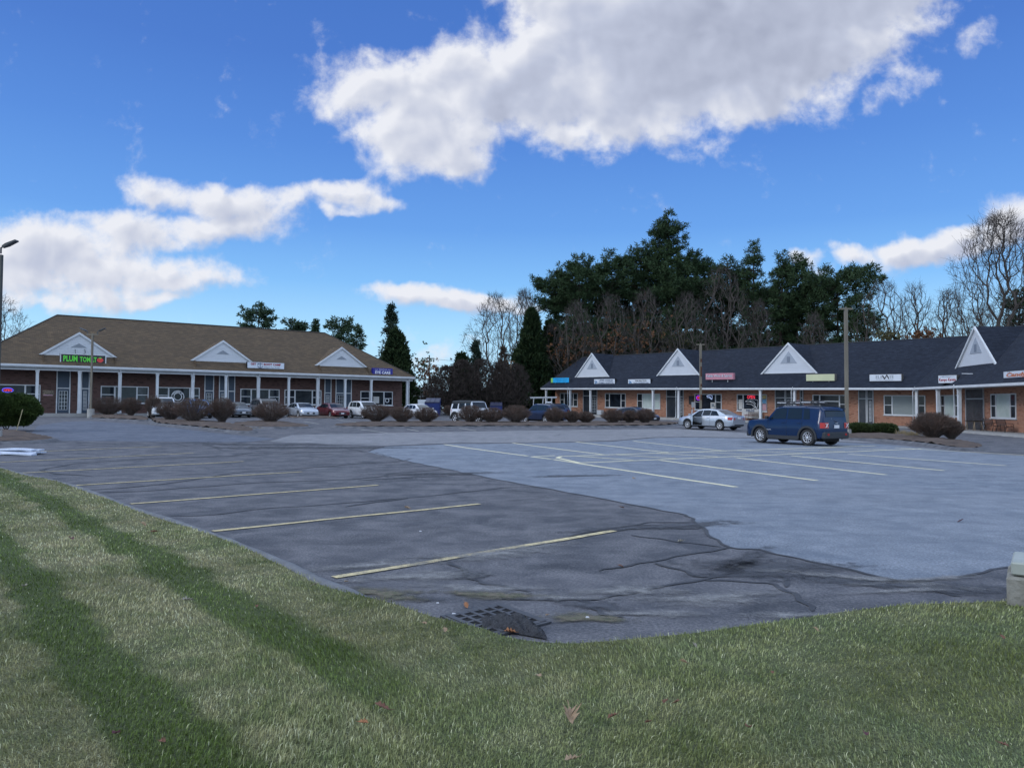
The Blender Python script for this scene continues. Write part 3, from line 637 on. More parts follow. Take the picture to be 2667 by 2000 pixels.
def door(par,F_,t,x0,x1,ztop,split=2.15,panel=M_PNL,trim=M_WTR,grid=(3,5),side=0.0,pl='left',mat_grid=M_WTR,step=0.0,handle=True,glassm=M_GL2,name='door'):
    """door with glazing grid, transom panel above, optional side panel"""
    a0,a1=F_.s(x0,t),F_.s(x1,t); fw=.09; tf=t-.07
    fr=MB(); fbox(fr,F_,a0,a0+fw,tf,t+.02,0,ztop); fbox(fr,F_,a1-fw,a1,tf,t+.02,0,ztop)
    fbox(fr,F_,a0+fw,a1-fw,tf,t+.02,split,split+fw); fbox(fr,F_,a0+fw,a1-fw,tf,t+.02,ztop-.05,ztop)
    ds,de=a0+fw,a1-fw
    if side>0:
        sw=(a1-a0)*side
        if pl=='left': m=a0+sw; fbox(fr,F_,m-fw/2,m+fw/2,tf-.003,t+.02,0,split); ps,pe=a0+fw,m-fw/2; ds=m+fw/2
        else: m=a1-sw; fbox(fr,F_,m-fw/2,m+fw/2,tf-.003,t+.02,0,split); ps,pe=m+fw/2,a1-fw; de=m-fw/2
        fbox(fr,F_,m-fw/2,m+fw/2,tf-.003,t+.02,split+fw,ztop-.05)
    f_=fr.build('door_frame',trim,par,uv=False)
    tp=MB(); fbox(tp,F_,a0+fw,a1-fw,t-.02,t+.03,split+fw,ztop-.05); tp.build('transom_panel',panel,f_)
    if side>0:
        sp_=MB(); fbox(sp_,F_,ps,pe,t-.02,t+.03,.02,split); sp_.build('side_panel',panel,f_)
    lf=MB(); fbox(lf,F_,ds,de,t-.03,t+.03,.02,split); l_=lf.build(name,panel,f_)
    if grid:
        gx0,gx1=ds+.14,de-.14; gz0,gz1=.32,split-.2
        g=MB(); fbox(g,F_,gx0,gx1,t-.036,t-.028,gz0,gz1); g.build('glazing',glassm,f_)
        gb=MB(); nx,nz=grid
        for i in range(nx+1): x=gx0+(gx1-gx0)*i/nx; fbox(gb,F_,x-.016,x+.016,t-.052,t-.034,gz0-.016,gz1+.016)
        for i in range(nz+1): z=gz0+(gz1-gz0)*i/nz; fbox(gb,F_,gx0+.01,gx1-.01,t-.05,t-.035,z-.014,z+.014)
        gb.build('glazing_bars',mat_grid,f_,uv=False)
    if handle:
        hb=MB(); fbox(hb,F_,de-.1,de-.06,t-.09,t-.03,.95,1.1); hb.build('handle',M_BLK,f_,uv=False)
    return a0,a1
def column(par,F_,a,zt,w=.26,t=0.0,base=True):
    c=MB(); h=w/2
    fbox(c,F_,a-h*.86,a+h*.86,t-h*.86,t+h*.86,.22,zt-.16)
    fbox(c,F_,a-h*1.12,a+h*1.12,t-h*1.12,t+h*1.12,0,.2); fbox(c,F_,a-h*1.0,a+h*1.0,t-h*1.0,t+h*1.0,.2,.26)
    fbox(c,F_,a-h*1.1,a+h*1.1,t-h*1.1,t+h*1.1,zt-.13,zt-.002); fbox(c,F_,a-h*.98,a+h*.98,t-h*.98,t+h*.98,zt-.2,zt-.13)
    return c.build('column',M_WTR,par,uv=False)
def downspout(par,F_,a,zt,t=-.05,side=.2,gt=-.45):
    c=MB(); pts=[F_.P(a,gt,zt+.28),F_.P(a,gt,zt+.08),F_.P(a+side*.3,t-.22,zt-.15),F_.P(a+side*.3,t-.22,.18),F_.P(a+side*.3,t-.42,.05)]
    c.tube(pts,.045,6); return c.build('downspout',M_WTR,par,uv=False,smooth=40)
def gable(par,F_,ac,hw,t0,zb,h,tback,zr_fn,shm,sidm,ventm,vent,drop=.0,trimw=.17,ridge_t=None,box=True):
    """dormer: front face triangle at depth t0 from zb to zb+h; roof runs back to the main roof"""
    d=MB(); ov=.12
    A=F_.P(ac-hw,t0,zb);B=F_.P(ac+hw,t0,zb);T=F_.P(ac,t0,zb+h)
    Ab=F_.P(ac-hw,t0+.2,zb);Bb=F_.P(ac+hw,t0+.2,zb);Tb=F_.P(ac,t0+.2,zb+h)
    d.add([A,B,T,Ab,Bb,Tb],[(0,1,2),(5,4,3),(0,3,4,1)])
    g=d.build('gable',sidm,par)
    # roof planes
    r=MB(); th=.12
    rt=ridge_t
    for sg in (-1,1):
        e0=(ac+sg*(hw+.05),t0-ov,zb+.0); tp=(ac,t0-ov,zb+h+.06)
        # where this eave meets the main roof (at height zb): depth where roof z=zb
        te=zr_fn(zb)
        p=[F_.P(*e0),F_.P(*tp),F_.P(ac,rt,zb+h+.06),F_.P(ac+sg*(hw+.05),max(te,t0+.02),zb)]
        q=[v+Vector((0,0,-th)) for v in p]
        k=r.v.__len__(); r.add(p+q,[(0,1,2,3),(7,6,5,4),(0,4,5,1),(1,5,6,2),(2,6,7,3),(3,7,4,0)] if sg>0 else [(3,2,1,0),(4,5,6,7),(1,5,4,0),(2,6,5,1),(3,7,6,2),(0,4,7,3)])
    r.build('dormer_roof',shm,par)
    tr=MB(); 
    for sg in (-1,1):
        L=math.hypot(hw,h); nx,nz=h/L,hw/L   # inward offset
        p=[(ac+sg*(hw+.10),zb-.02),(ac,zb+h+.08),(ac,zb+h+.08-trimw/ (hw/L)),(ac+sg*(hw+.10-trimw/(h/L)),zb-.02)]
        f=[F_.P(x,t0-ov-.02,z) for x,z in p]; bk=[F_.P(x,t0-.01,z) for x,z in p]
        tr.add(f+bk,[(0,1,2,3),(7,6,5,4),(0,4,5,1),(1,5,6,2),(2,6,7,3),(3,7,4,0)])
    fbox(tr,F_,ac-hw*.93,ac+hw*.93,t0-.05,t0+.02,zb-.03,zb+.09)
    tr.build('gable_trim',M_WTR,par,uv=False)
    vw,vh,vz=vent
    v=MB(); f=[F_.P(ac-vw,t0-.03,zb+vz),F_.P(ac+vw,t0-.03,zb+vz),F_.P(ac,t0-.03,zb+vz+vh)]; bk=[F_.P(ac-vw,t0+.01,zb+vz),F_.P(ac+vw,t0+.01,zb+vz),F_.P(ac,t0+.01,zb+vz+vh)]
    v.add(f+bk,[(0,1,2),(0,3,4,1),(1,4,5,2),(2,5,3,0)]); vo=v.build('gable_vent',ventm,par)
    if box:   # shingled skirt below the gable
        s_=MB(); zl=zb-drop
        te=zr_fn(zl)
        s_.add([F_.P(ac-hw*.93,t0+.03,zb),F_.P(ac+hw*.93,t0+.03,zb),F_.P(ac+hw*.93,t0-.25,zl),F_.P(ac-hw*.93,t0-.25,zl),
                F_.P(ac-hw*.93,te+.6,zb),F_.P(ac+hw*.93,te+.6,zb),F_.P(ac+hw*.93,te+.1,zl-.05),F_.P(ac-hw*.93,te+.1,zl-.05)],
               [(3,2,1,0),(0,4,7,3),(2,6,5,1)])
        s_.build('dormer_skirt',shm,par)
    return vo
# ================================================================ left building
LB=thing('shop_building',FL.P(12,2,-.4),'brown brick shop building with brown shingle hip roof and three shallow white gables','building')
ZT=3.72; ZG=4.19
SR=33.65; SLf=-8.6; TG=-.42; D=7.55; TB=2*D+TG
wl=MB(); fbox(wl,FL,SLf+.4,33.3,2.0,2*D-.3,-.5,ZT+.2); wl.build('wall',M_BRL,LB)
bb=MB(); fbox(bb,FL,-16,34.3,-.75,2.0-.002,-.6,0.0); struct(bb,'sidewalk',M_WALK)
sf=MB(); fbox(sf,FL,SLf+.1,SR-.15,TG+.12,2.0-.01,ZT+.13,ZT+.17); sf.build('porch_ceiling',M_SOF,LB,uv=False)
fa=MB(); fbox(fa,FL,SLf+.1,SR-.15,-.16,.16,ZT,ZT+.3); fbox(fa,FL,SR-.35,SR-.15,.16,2*D-.4,ZT,ZT+.3)
fbox(fa,FL,SLf,SR,TG+.02,-.17,ZT+.22,ZT+.30)
fa.build('porch_beam',M_WTR,LB,uv=False)
gt=MB(); fbox(gt,FL,SLf,SR,TG-.1,TG+.03,ZG-.17,ZG+.0); fbox(gt,FL,SR-.03,SR+.1,TG+.03,2*D,ZG-.17,ZG); gt.build('gutter',M_WTR,LB,uv=False)
HR=9.35   # ridge height above the sidewalk
ro=MB(); e0=FL.P(SLf,TG,ZG);e1=FL.P(SR,TG,ZG);e2=FL.P(SR,TB+.3,ZG);e3=FL.P(SLf,TB+.3,ZG);r0=FL.P(SLf+D,D,HR);r1=FL.P(SR-D,D,HR)
ro.add([e0,e1,e2,e3,r0,r1],[(0,1,5,4),(1,2,5),(2,3,4,5),(3,0,4)])
dn_=Vector((0,0,-.14)); ro.add([v+dn_ for v in (e0,e1,e2,e3)]+[e0,e1,e2,e3],[(3,2,1,0),(0,1,5,4),(1,2,6,5),(2,3,7,6),(3,0,4,7)])
ro.build('roof',M_SHL,LB)
rc=MB(); rc.tube([r0+Vector((0,0,.0)),r1+Vector((0,0,.0))],.09,6); rc.tube([e1,r1],.07,6); rc.tube([e0,r0],.07,6); rc.build('ridge_cap',pm('ridge_dark',(.05,.042,.035),rough=.9),LB,uv=False)
slope=(HR-ZG)/(D-TG)
zrf=lambda z: TG+(z-ZG)/slope
for ac in (.05,12.65,25.3):
    gable(LB,FL,ac,3.0,1.05,ZG+.96,2.05,0,zrf,M_SHL,M_SID,M_VENTL,(.62,.38,.75),drop=.88,ridge_t=zrf(ZG+3.07))
for px in (95,205,310,408,500,587,671,751,826,898,966,1060): column(LB,FL,FL.s(px,0),ZT)
column(LB,FL,-6.4,ZT)
for px,sd in ((310,.3),(500,.3),(671,.3),(826,.3),(1060,.35)): downspout(LB,FL,FL.s(px,0),ZT,side=sd)
T2=2.0
zw=(.93,2.53)
window(LB,FL,T2,-60,104,1002,1050,[(3,'fixed'),(1,'sash')],[M_GL],zz=(.88,2.5))
window(LB,FL,T2,261,386,1005,1060,[(1.15,'sash'),(1.85,'fixed'),(1,'sash')],[M_GL,M_GMIX,M_GL2],zz=zw)
window(LB,FL,T2,408,519,1009,1060,[(1,'sash'),(1.9,'fixed'),(.9,'sash')],[M_GL],zz=zw)
window(LB,FL,T2,625,727,1013,1054,[(1,'sash'),(1.7,'fixed'),(1,'sash')],[M_GL],zz=zw)
window(LB,FL,T2,740,836,1016,1055,[(1,'sash'),(1.7,'fixed'),(.9,'sash')],[M_GL,M_GMIX,M_GL],zz=zw)
window(LB,FL,T2,938,1022,1019,1055,[(1,'sash'),(1.6,'fixed'),(1,'sash')],[M_GL,M_GMIX,M_GL],zz=zw)
door(LB,FL,T2,145,182,ZT+.1,2.2)
door(LB,FL,T2,209,239,ZT+.1,2.2,side=.28,pl='right')
door(LB,FL,T2,531,556,ZT+.1,2.2)
door(LB,FL,T2,569,590,ZT+.1,2.2); door(LB,FL,T2,592,611,ZT+.1,2.2,grid=None,handle=False,name='blank_door_panel')
door(LB,FL,T2,844,862,ZT+.1,2.2); door(LB,FL,T2,873,915,ZT+.1,2.2,side=.36,pl='right')
# ================================================================ right building
RB=thing('shop_building',FR.P(8,4,-.5),'orange brick shop building with dark slate roof and steep white gables, turning a corner','building')
ZTR=3.27; ZGR=3.45; DR=5.5; TGR=-.35; HRR=3.45+4.45; SL0=-23.95; SB=26.5
def bend(off):  # point where offset lines of FR and FW meet
    n1,n2=FR.n,FW.n; return Vector((FW.o.x,FW.o.y,0))+ (n1+n2)*(off/(1+n1.dot(n2)))
B0=Vector((FW.o.x,FW.o.y,0)); SB=(B0-FR.o).dot(FR.d)
def both(mb,t0,t1,z0,z1,a0=SL0,a1=24.0,mi=0):
    """a bar of section t0..t1 x z0..z1 running along main front, mitred round the corner and along the wing"""
    def row(t,z):
        p=FR.P(a0,t,z); b=bend(t); b=Vector((b.x,b.y,FR.z0+FR.sl*SB+z)); e=FW.P(a1,t,z); return [p,b,e]
    c=[row(t0,z0),row(t1,z0),row(t1,z1),row(t0,z1)]
    for k in (0,1): mb.hexa([c[0][k],c[0][k+1],c[1][k+1],c[1][k],c[3][k],c[3][k+1],c[2][k+1],c[2][k]],mi)
wl=MB()
def wrow(t,z):
    b=bend(t); return [FR.P(-23.75,t,z),Vector((b.x,b.y,FR.z0+FR.sl*SB+z)),FW.P(23.8,t,z)]
both(wl,2.2,8.5,-.6,ZTR+.1,-23.75,23.8); wl.build('wall',M_BRR,RB)
bb=MB(); both(bb,-1.3,2.2-.004,-.7,0.0,-24.6,24.2); struct(bb,'sidewalk',M_WALK)
kb=MB(); both(kb,-1.42,-1.303,-.7,-.004,-24.6,24.2); struct(kb,'sidewalk_kerb',M_CONC)
sf=MB(); both(sf,TGR+.05,2.19,ZTR+.02,ZTR+.05); sf.build('porch_ceiling',M_SOF,RB,uv=False)
ft=MB(); both(ft,TGR-.03,TGR+.05,ZTR+.0,ZGR+.0); 
fbox(ft,FR,SL0-.02,SL0+.06,TGR+.05,9.5,ZTR+.0,ZGR); ft.build('fascia_gutter',M_WTR,RB,uv=False)
bm2=MB(); both(bm2,-.14,.14,ZTR-.03,ZTR+.02); bm2.build('porch_beam',M_WTR,RB,uv=False)
ro=MB(); zb_=lambda p,z: Vector((p.x,p.y,FR.z0+FR.sl*SB+z))
eA=FR.P(SL0,TGR,ZGR);eB=zb_(bend(TGR),ZGR);eC=FW.P(24,TGR,ZGR)
rA=FR.P(SL0+2.2,DR,HRR);rB=zb_(bend(DR),HRR+.25);rC=FW.P(24,DR,HRR+.5)
kA=FR.P(SL0,2*DR-TGR,ZGR);kB=zb_(bend(2*DR-TGR),ZGR);kC=FW.P(24,2*DR-TGR,ZGR)
ro.add([eA,eB,eC,rA,rB,rC,kA,kB,kC],[(0,1,4,3),(1,2,5,4),(3,4,7,6),(4,5,8,7),(6,0,3),(2,8,5)])
lo_=Vector((0,0,-.10)); ro.add([v+lo_ for v in (eA,eB,eC)]+[eA,eB,eC],[(0,1,4,3),(1,2,5,4)])
ro.build('roof',M_SHR,RB)
rc=MB(); rc.tube([rA,rB,rC],.07,6); rc.tube([eA,rA],.05,6); rc.build('ridge_cap',pm('ridge_slate',(.028,.032,.04),rough=.9),RB,uv=False)
slr=(HRR-ZGR)/(DR-TGR); zrr=lambda z: TGR+(z-ZGR)/slr
for F_,ac in ((FR,-15.76),(FR,-1.33),(FR,13.07),(FW,7.1)):
    vo=gable(RB,F_,ac,3.15,1.6,ZGR+1.5,3.1,0,zrr,M_SHR,M_SIDR,M_VENTR,(.95,1.25,1.05),box=False,ridge_t=DR+.1,trimw=.15)
    lv=MB(); fbox(lv,F_,ac-.17,ac+.17,1.6-.055,1.6-.031,ZGR+1.5+1.17,ZGR+1.5+1.75); lv.build('louvre',pm('louvre_grey',(.17,.20,.25),rough=.6),vo,uv=False)
for px in (1422.5,1485,1538,1701,1768,1981,2070,2388): column(RB,FR,FR.s(px,0),ZTR,.26)
for px in (2443.6,2498.7): column(RB,FW,FW.s(px,0),ZTR,.27)
column(RB,FW,18.2,ZTR,.27); column(RB,FW,22.0,ZTR,.27)
for px in (1485,1768,2070,2388): downspout(RB,FR,FR.s(px,0),ZTR,side=-.7,gt=-.38)
downspout(RB,FW,FW.s(2498.7,0),ZTR,side=-.9,gt=-.38)
T3=2.2
def rwin(x0,x1,y0,y1,cols,gl,F_=FR,label=None): return window(RB,F_,T3,x0,x1,y0,y1,cols,gl,zz=(.98,2.82) ,label=label)
rwin(1459,1505,1023,1059,[(1,'sash'),(2.1,'fixed'),(1,'sash')],[M_GMIX,M_GL,M_GMIX])
rwin(1576.5,1630,1023,1062,[(1,'sash'),(2.6,'fixed'),(1,'sash')],[M_GMIX,M_GL,M_GL])
rwin(1660,1720,1024,1066,[(1,'sash'),(2.2,'fixed'),(1,'sash')],[M_GMIX,M_GCUR,M_GCUR])
rwin(1810,1880,1024,1069,[(1,'sash'),(2.6,'fixed'),(1,'sash')],[M_GL,M_GL,M_GMIX])
rwin(1920,1998,1025,1074,[(1,'sash'),(2.6,'fixed'),(1,'sash')],[M_GMIX,M_GL,M_GMIX])
rwin(2117,2207,1026,1078,[(1,'sash'),(2.7,'bar'),(1,'sash')],[M_GMIX,M_GL,M_GL])
rwin(2302.6,2411,1027,1083,[(1,'sash'),(2.8,'fixed'),(1,'sash')],[M_GMIX,M_GBLI,M_GMIX])
rwin(2451,2500,1028,1086,[(1,'sash'),(2.4,'fixed'),(1,'sash')],[M_GMIX,M_GCUR,M_GMIX],FW)
wa=rwin(2582,2648,1026,1096,[(1,'sash'),(2.5,'fixed'),(1,'sash')],[M_GL,M_GCUR,M_GL],FW)
dk_=dict(panel=M_PNR,trim=M_TAN)
def rdoor(x0,x1,F_=FR,**k): return door(RB,F_,T3,x0,x1,ZTR+.02,2.42,**{**dk_,**k})
rdoor(1519,1556,side=.5,pl='left',grid=(3,5))
rdoor(1736,1766,side=.0,grid=None,name='glazed_panel'); rdoor(1767,1781,grid=(2,5))
rdoor(2019,2046,grid=None,handle=False,name='glazed_panel'); rdoor(2046.5,2068,grid=(3,4))
rdoor(2084,2093,grid=None,handle=False,name='side_light')
rdoor(2236,2258,grid=None,handle=False,name='glazed_panel'); rdoor(2258.5,2276,grid=(2,5))
rdoor(2516,2564,FW,grid=None,handle=False,name='glazed_panel')
# ---------------------------------------------------------------- lettering
def text_pts(s,bold=0.0,shear=0.0,space=1.0):
    cu=bpy.data.curves.new('lettering','FONT'); cu.body=s; cu.align_x='LEFT'; cu.offset=bold; cu.shear=shear; cu.space_character=space; cu.resolution_u=2
    o=bpy.data.objects.new('lettering',cu); COL.objects.link(o)
    me=bpy.data.meshes.new_from_object(o.evaluated_get(bpy.context.evaluated_depsgraph_get()))
    v=[tuple(q.co) for q in me.vertices]; f=[tuple(p.vertices) for p in me.polygons]
    bpy.data.objects.remove(o); bpy.data.curves.remove(cu); bpy.data.meshes.remove(me)
    x0=min(q[0] for q in v);x1=max(q[0] for q in v);y0=min(q[1] for q in v);y1=max(q[1] for q in v)
    return [((q[0]-x0)/(x1-x0),(q[1]-y0)/(y1-y0)) for q in v],f
def letters(par,F_,s,a0,a1,z0,z1,t,mat,bold=.0,shear=0.0,space=1.0,name='lettering'):
    v,f=text_pts(s,bold,shear,space)
    bpy.context.view_layer.update()
    mb=MB(); mb.add([F_.P(a0+(a1-a0)*x,t,z0+(z1-z0)*y) for x,y in v],f)
    return mb.build(name,mat,par,uv=False)
def sign(F_,x0,x1,y0,y1,t,face,label,case=M_SGN,legs=2,depth=.35,border=None,zoff=None,name='shop_sign',lean=0):
    a0,a1=F_.s(x0,t,y0),F_.s(x1,t,y0); xm=(x0+x1)/2; z1=F_.z(xm,y0,t); z0=F_.z(xm,y1,t)
    base=F_.P((a0+a1)/2,t+depth/2,z0)
    th=thing(name,base,label,'sign',group='shop signs above the porches')
    c=MB(); fbox(c,F_,a0,a1,t+.02,t+depth,z0,z1); c.build('cabinet',case,th,uv=False)
    b=.03
    f=MB(); fbox(f,F_,a0+b,a1-b,t-.0,t+.021,z0+b,z1-b); f.build('face',face,th)
    if border is not None:
        g=MB(); w=.08
        for q in ((a0,a1,z0,z0+w),(a0,a1,z1-w,z1),(a0,a0+w,z0+w,z1-w),(a1-w,a1,z0+w,z1-w)): fbox(g,F_,q[0],q[1],t-.03,t+.02,q[2],q[3])
        g.build('frame',border,th,uv=False)
    if legs:
        for k in range(legs):
            a=a0+(a1-a0)*(.22+.56*k/(max(1,legs-1))); l=MB(); fbox(l,F_,a-.03,a+.03,t+.1,t+.16,z0-.55,z0); l.build('bracket',M_TAN,th,uv=False)
    return th,a0,a1,z0,z1
def L(th,F_,box,s,u0,u1,v0,v1,mat,t,**k):
    a0,a1,z0,z1=box; return letters(th,F_,s,a0+(a1-a0)*u0,a0+(a1-a0)*u1,z0+(z1-z0)*v0,z0+(z1-z0)*v1,t-.012,mat,**k)
M_WF=pm('sign_face_white',(.62,.66,.72),(.56,.60,.66),1,.4); M_BKF=pm('sign_face_black',(.006,.006,.008),rough=.3)
M_GRN=pm('green_letters',(.06,.42,.03),rough=.4,emis=.22,ecol=(.12,.75,.05)); M_RED=pm('tomato_red',(.45,.03,.03),rough=.4,emis=.15,ecol=(.7,.06,.05))
M_NAV=pm('navy_letters',(.03,.06,.14),rough=.5); M_DRED=pm('dark_red_letters',(.30,.02,.03),rough=.5); M_BLF=pm('eye_sign_blue',(.012,.012,.22),rough=.35)
M_WLT=pm('white_letters',(.75,.77,.8),rough=.4); M_CY=pm('cyan_face',(.01,.33,.72),(.02,.42,.8),1.2,.35); M_PK=pm('pink_face',(.52,.22,.27),(.46,.20,.25),1,.5)
M_YF=pm('pale_yellow_face',(.56,.58,.36),(.50,.52,.33),.8,.5); M_GRY=pm('grey_letters',(.16,.19,.22),rough=.5); M_BKL=pm('black_letters',(.01,.011,.014),rough=.5)
M_PNK=pm('salmon_letters',(.50,.17,.09),rough=.5); M_LBL=pm('emblem_blue',(.03,.20,.42),rough=.5)
th,a0,a1,z0,z1=sign(FL,156.5,277,922,950,.1,M_BKF,'black sign with green letters and a red tomato under the left gable',M_BLK,0,border=M_WTR); bx=(a0,a1,z0,z1)
L(th,FL,bx,'PLUM',.07,.37,.26,.80,M_GRN,.1,bold=.03); L(th,FL,bx,'TOMAT',.42,.79,.26,.74,M_GRN,.1,bold=.03)
c=MB(); ca=a0+(a1-a0)*.865; cz=z0+(z1-z0)*.48
c.add([FL.P(ca+.25*math.cos(q)*(1+.05*math.cos(4*q)),.085,cz+.21*math.sin(q)) for q in [2*math.pi*k/24 for k in range(24)]],[tuple(range(24))]); c.build('tomato_emblem',M_RED,th,uv=False)
c=MB(); c.add([FL.P(ca+x,.078,cz+.17+y) for x,y in ((-.17,.05),(-.06,.0),(0,-.05),(.06,.0),(.17,.05),(.04,.05),(0,.11),(-.04,.05))],[tuple(range(8))]); c.build('tomato_leaf',M_GRN,th,uv=False)
for k,(u0,u1,v) in enumerate(((.2,.36,.9),(.58,.70,.84),(.36,.56,.16))):
    c=MB(); n=14; pts=[FL.P(a0+(a1-a0)*(u0+(u1-u0)*i/n),.085,z0+(z1-z0)*(v+.06*math.sin(i/n*math.pi*1.6+k))) for i in range(n+1)]; c.tube(pts,.012,4); c.build('vine_line',M_GRN,th,uv=False)
# two small brackets on that gable
for px in (196,221): 
    a=FL.s(px,.95,915); c=MB(); c.tube([FL.P(a,1.0,FL.z(px,910,1.0)),FL.P(a,.7,FL.z(px,921,1.0)),FL.P(a-.15,.6,FL.z(px,923,1.0))],.025,5); c.build('sign_bracket',M_BLK,LB,uv=False)
th,a0,a1,z0,z1=sign(FL,644,741,943.5,960.5,.05,M_WF,'white sign with red letters and an anchor emblem above the porch',M_BLK,0); bx=(a0,a1,z0,z1)
L(th,FL,bx,'GET',.09,.235,.50,.84,M_DRED,.05,bold=.04); L(th,FL,bx,'F',.272,.305,.50,.84,M_NAV,.05,bold=.04); L(th,FL,bx,'T',.375,.408,.50,.84,M_DRED,.05,bold=.04)
L(th,FL,bx,'BOOT CAMP',.435,.90,.50,.84,M_DRED,.05,bold=.05); L(th,FL,bx,'Unleash Your Power',.44,.87,.14,.34,M_GRY,.05,shear=.4,bold=.01)
c=MB(); ua=a0+(a1-a0)*.34; zc=z0+(z1-z0)*.5; hh=(z1-z0)
c.tube([FL.P(ua,.03,zc-.40*hh),FL.P(ua,.03,zc+.42*hh)],.03,5); c.tube([FL.P(ua-.16,.03,zc+.26*hh),FL.P(ua+.16,.03,zc+.26*hh)],.022,5)
c.tube([FL.P(ua+.24*math.cos(q),.03,zc-.12*hh+.27*hh*math.sin(q)) for q in [math.pi*(1+i/8) for i in range(9)]],.03,5); c.build('anchor_emblem',M_NAV,th,uv=False)
th,a0,a1,z0,z1=sign(FL,971,1023,959,976.5,-.1,M_BLF,'dark blue sign with white letters at the right end of the brown roof',M_BLF,0); bx=(a0,a1,z0,z1)
L(th,FL,bx,'EYE CARE',.12,.88,.14,.56,M_WLT,-.1,bold=.03); L(th,FL,bx,'POSTUM',.32,.70,.68,.86,M_WLT,-.1,space=1.2)
for u in (.12,.75):
    c=MB(); fbox(c,FL,a0+(a1-a0)*u,a0+(a1-a0)*(u+.14),-.115,-.102,z0+(z1-z0)*.74,z0+(z1-z0)*.78); c.build('rule_line',M_WLT,th,uv=False)
# right building signs
th,a0,a1,z0,z1=sign(FR,1434.8,1482,983.5,997,.4,M_CY,'bright cyan blue sign at the left end of the slate roof',M_SGN,2,.3); bx=(a0,a1,z0,z1)
c=MB(); fbox(c,FR,a0+.04,a0+(a1-a0)*.12,.38,.397,z0+.04,z1-.04); c.build('green_stripe',pm('lime_face',(.25,.55,.12),rough=.4),th,uv=False)
L(th,FR,bx,'PHYSICAL THERAPY',.26,.92,.58,.80,M_LBL,.4); L(th,FR,bx,'& FITNESS',.34,.85,.20,.46,M_LBL,.4,shear=.2)
def emblem(th,F_,bx,t,u):
    a0,a1,z0,z1=bx; H=z1-z0; ca=a0+(a1-a0)*u
    c=MB(); c.tube([F_.P(ca+x*H,t-.02,z0+H*y) for x,y in ((-.30,.78),(-.36,.5),(-.30,.3),(-.24,.12))],.035,5); c.tube([F_.P(ca+x*H,t-.02,z0+H*y) for x,y in ((-.15,.38),(-.02,.6),(.08,.38),(.2,.30))],.05,5); c.tube([F_.P(ca+x*H,t-.02,z0+H*y) for x,y in ((-.28,.2),(-.2,.34),(-.05,.28))],.03,5)
    c.build('animal_emblem',M_LBL,th,uv=False)
th,a0,a1,z0,z1=sign(FR,1547,1601.5,986.7,1001.5,.35,M_WF,'white two line sign with blue emblem directly under the first steep gable',M_BLK,0); bx=(a0,a1,z0,z1)
L(th,FR,bx,'UPPER CHARLES',.25,.90,.57,.86,M_NAV,.35,bold=.02); L(th,FR,bx,'ANIMAL HOSPITAL',.22,.95,.16,.44,M_NAV,.35,bold=.02); emblem(th,FR,bx,.35,.13)
th,a0,a1,z0,z1=sign(FR,1635.5,1694,987,1002,.35,M_WF,'white sign with a phone number and web address between the first two steep gables',M_BLK,0); bx=(a0,a1,z0,z1)
L(th,FR,bx,'508-966-7625',.32,.83,.56,.84,M_BKL,.35,bold=.02); L(th,FR,bx,'UpperCharlesAH.com',.25,.92,.17,.45,M_NAV,.35,bold=.02); emblem(th,FR,bx,.35,.13)
th,a0,a1,z0,z1=sign(FR,1837.6,1910,972,988.5,.35,M_PK,'faded pink sign with white letters on the slate roof, right of the rusty lamp post',M_PK,2,.3); bx=(a0,a1,z0,z1)
L(th,FR,bx,'Fields Wine & Spirits',.045,.955,.27,.78,M_NAV,.36,bold=.05); L(th,FR,bx,'Fields Wine & Spirits',.04,.95,.29,.80,M_WLT,.345,bold=.0)
th,a0,a1,z0,z1=sign(FR,2099,2174,974,992.5,.3,M_YF,'blank pale yellow sign box beside the third steep gable',M_SGNB,2,.4)
th,a0,a1,z0,z1=sign(FR,2264,2348,974.5,993,.3,M_WF,'white sign box with thin grey letters and a bold black zigzag',M_SGNB,2,.4); bx=(a0,a1,z0,z1)
L(th,FR,bx,'ELE',.21,.42,.38,.82,M_GRY,.3); L(th,FR,bx,'TE',.62,.76,.38,.82,M_GRY,.3)
c=MB()
H=z1-z0; W_=a1-a0
def vp(pts): return [FR.P(a0+W_*x,.28,z0+H*y) for x,y in pts]
c.tube(vp([(.42,.82),(.485,.32)]),.05,4); c.tube(vp([(.485,.32),(.55,.9)]),.035,4); c.tube(vp([(.55,.9),(.615,.36)]),.045,4); c.build('va_lettering',M_BKL,th,uv=False)
L(th,FR,bx,'COUNSELING SERVICES, INC',.21,.76,.13,.22,M_GRY,.3)
pk=FW.P(6.3,-.5,0); FK=Frame((pk.x,pk.y),(FR.d.x,FR.d.y),0.0,FW.z0)
th,a0,a1,z0,z1=sign(FK,2443,2492,977,998,0,M_WF,'white sign box with dark red letters at the roof valley under the rightmost gable',M_SGNB,0,.8); bx=(a0,a1,z0,z1)
L(th,FK,bx,'Kempo Karate',.06,.94,.14,.64,M_DRED,0,bold=.03); L(th,FK,bx,'BELLINGHAM',.24,.72,.72,.88,M_NAV,0)
for u in (.08,.75):
    c=MB(); fbox(c,FK,a0+W_*0+(a1-a0)*u,a0+(a1-a0)*(u+.15),-.02,-.002,z0+(z1-z0)*.79,z0+(z1-z0)*.82); c.build('rule_line',M_NAV,th,uv=False)
c=MB(); sp0=FW.P(FW.s(2507,.7),.7,FW.z(2507,973,.7)); sp1=FW.P(FW.s(2535,.7),.7,FW.z(2535,973.5,.7)); c.tube([sp0,sp1],.035,6); tag(c.build('sign_light_bar',M_WTR,loc=sp0,uv=False),'thin white light bar lying over the slate roof beside the red lettered valley sign','light bar')
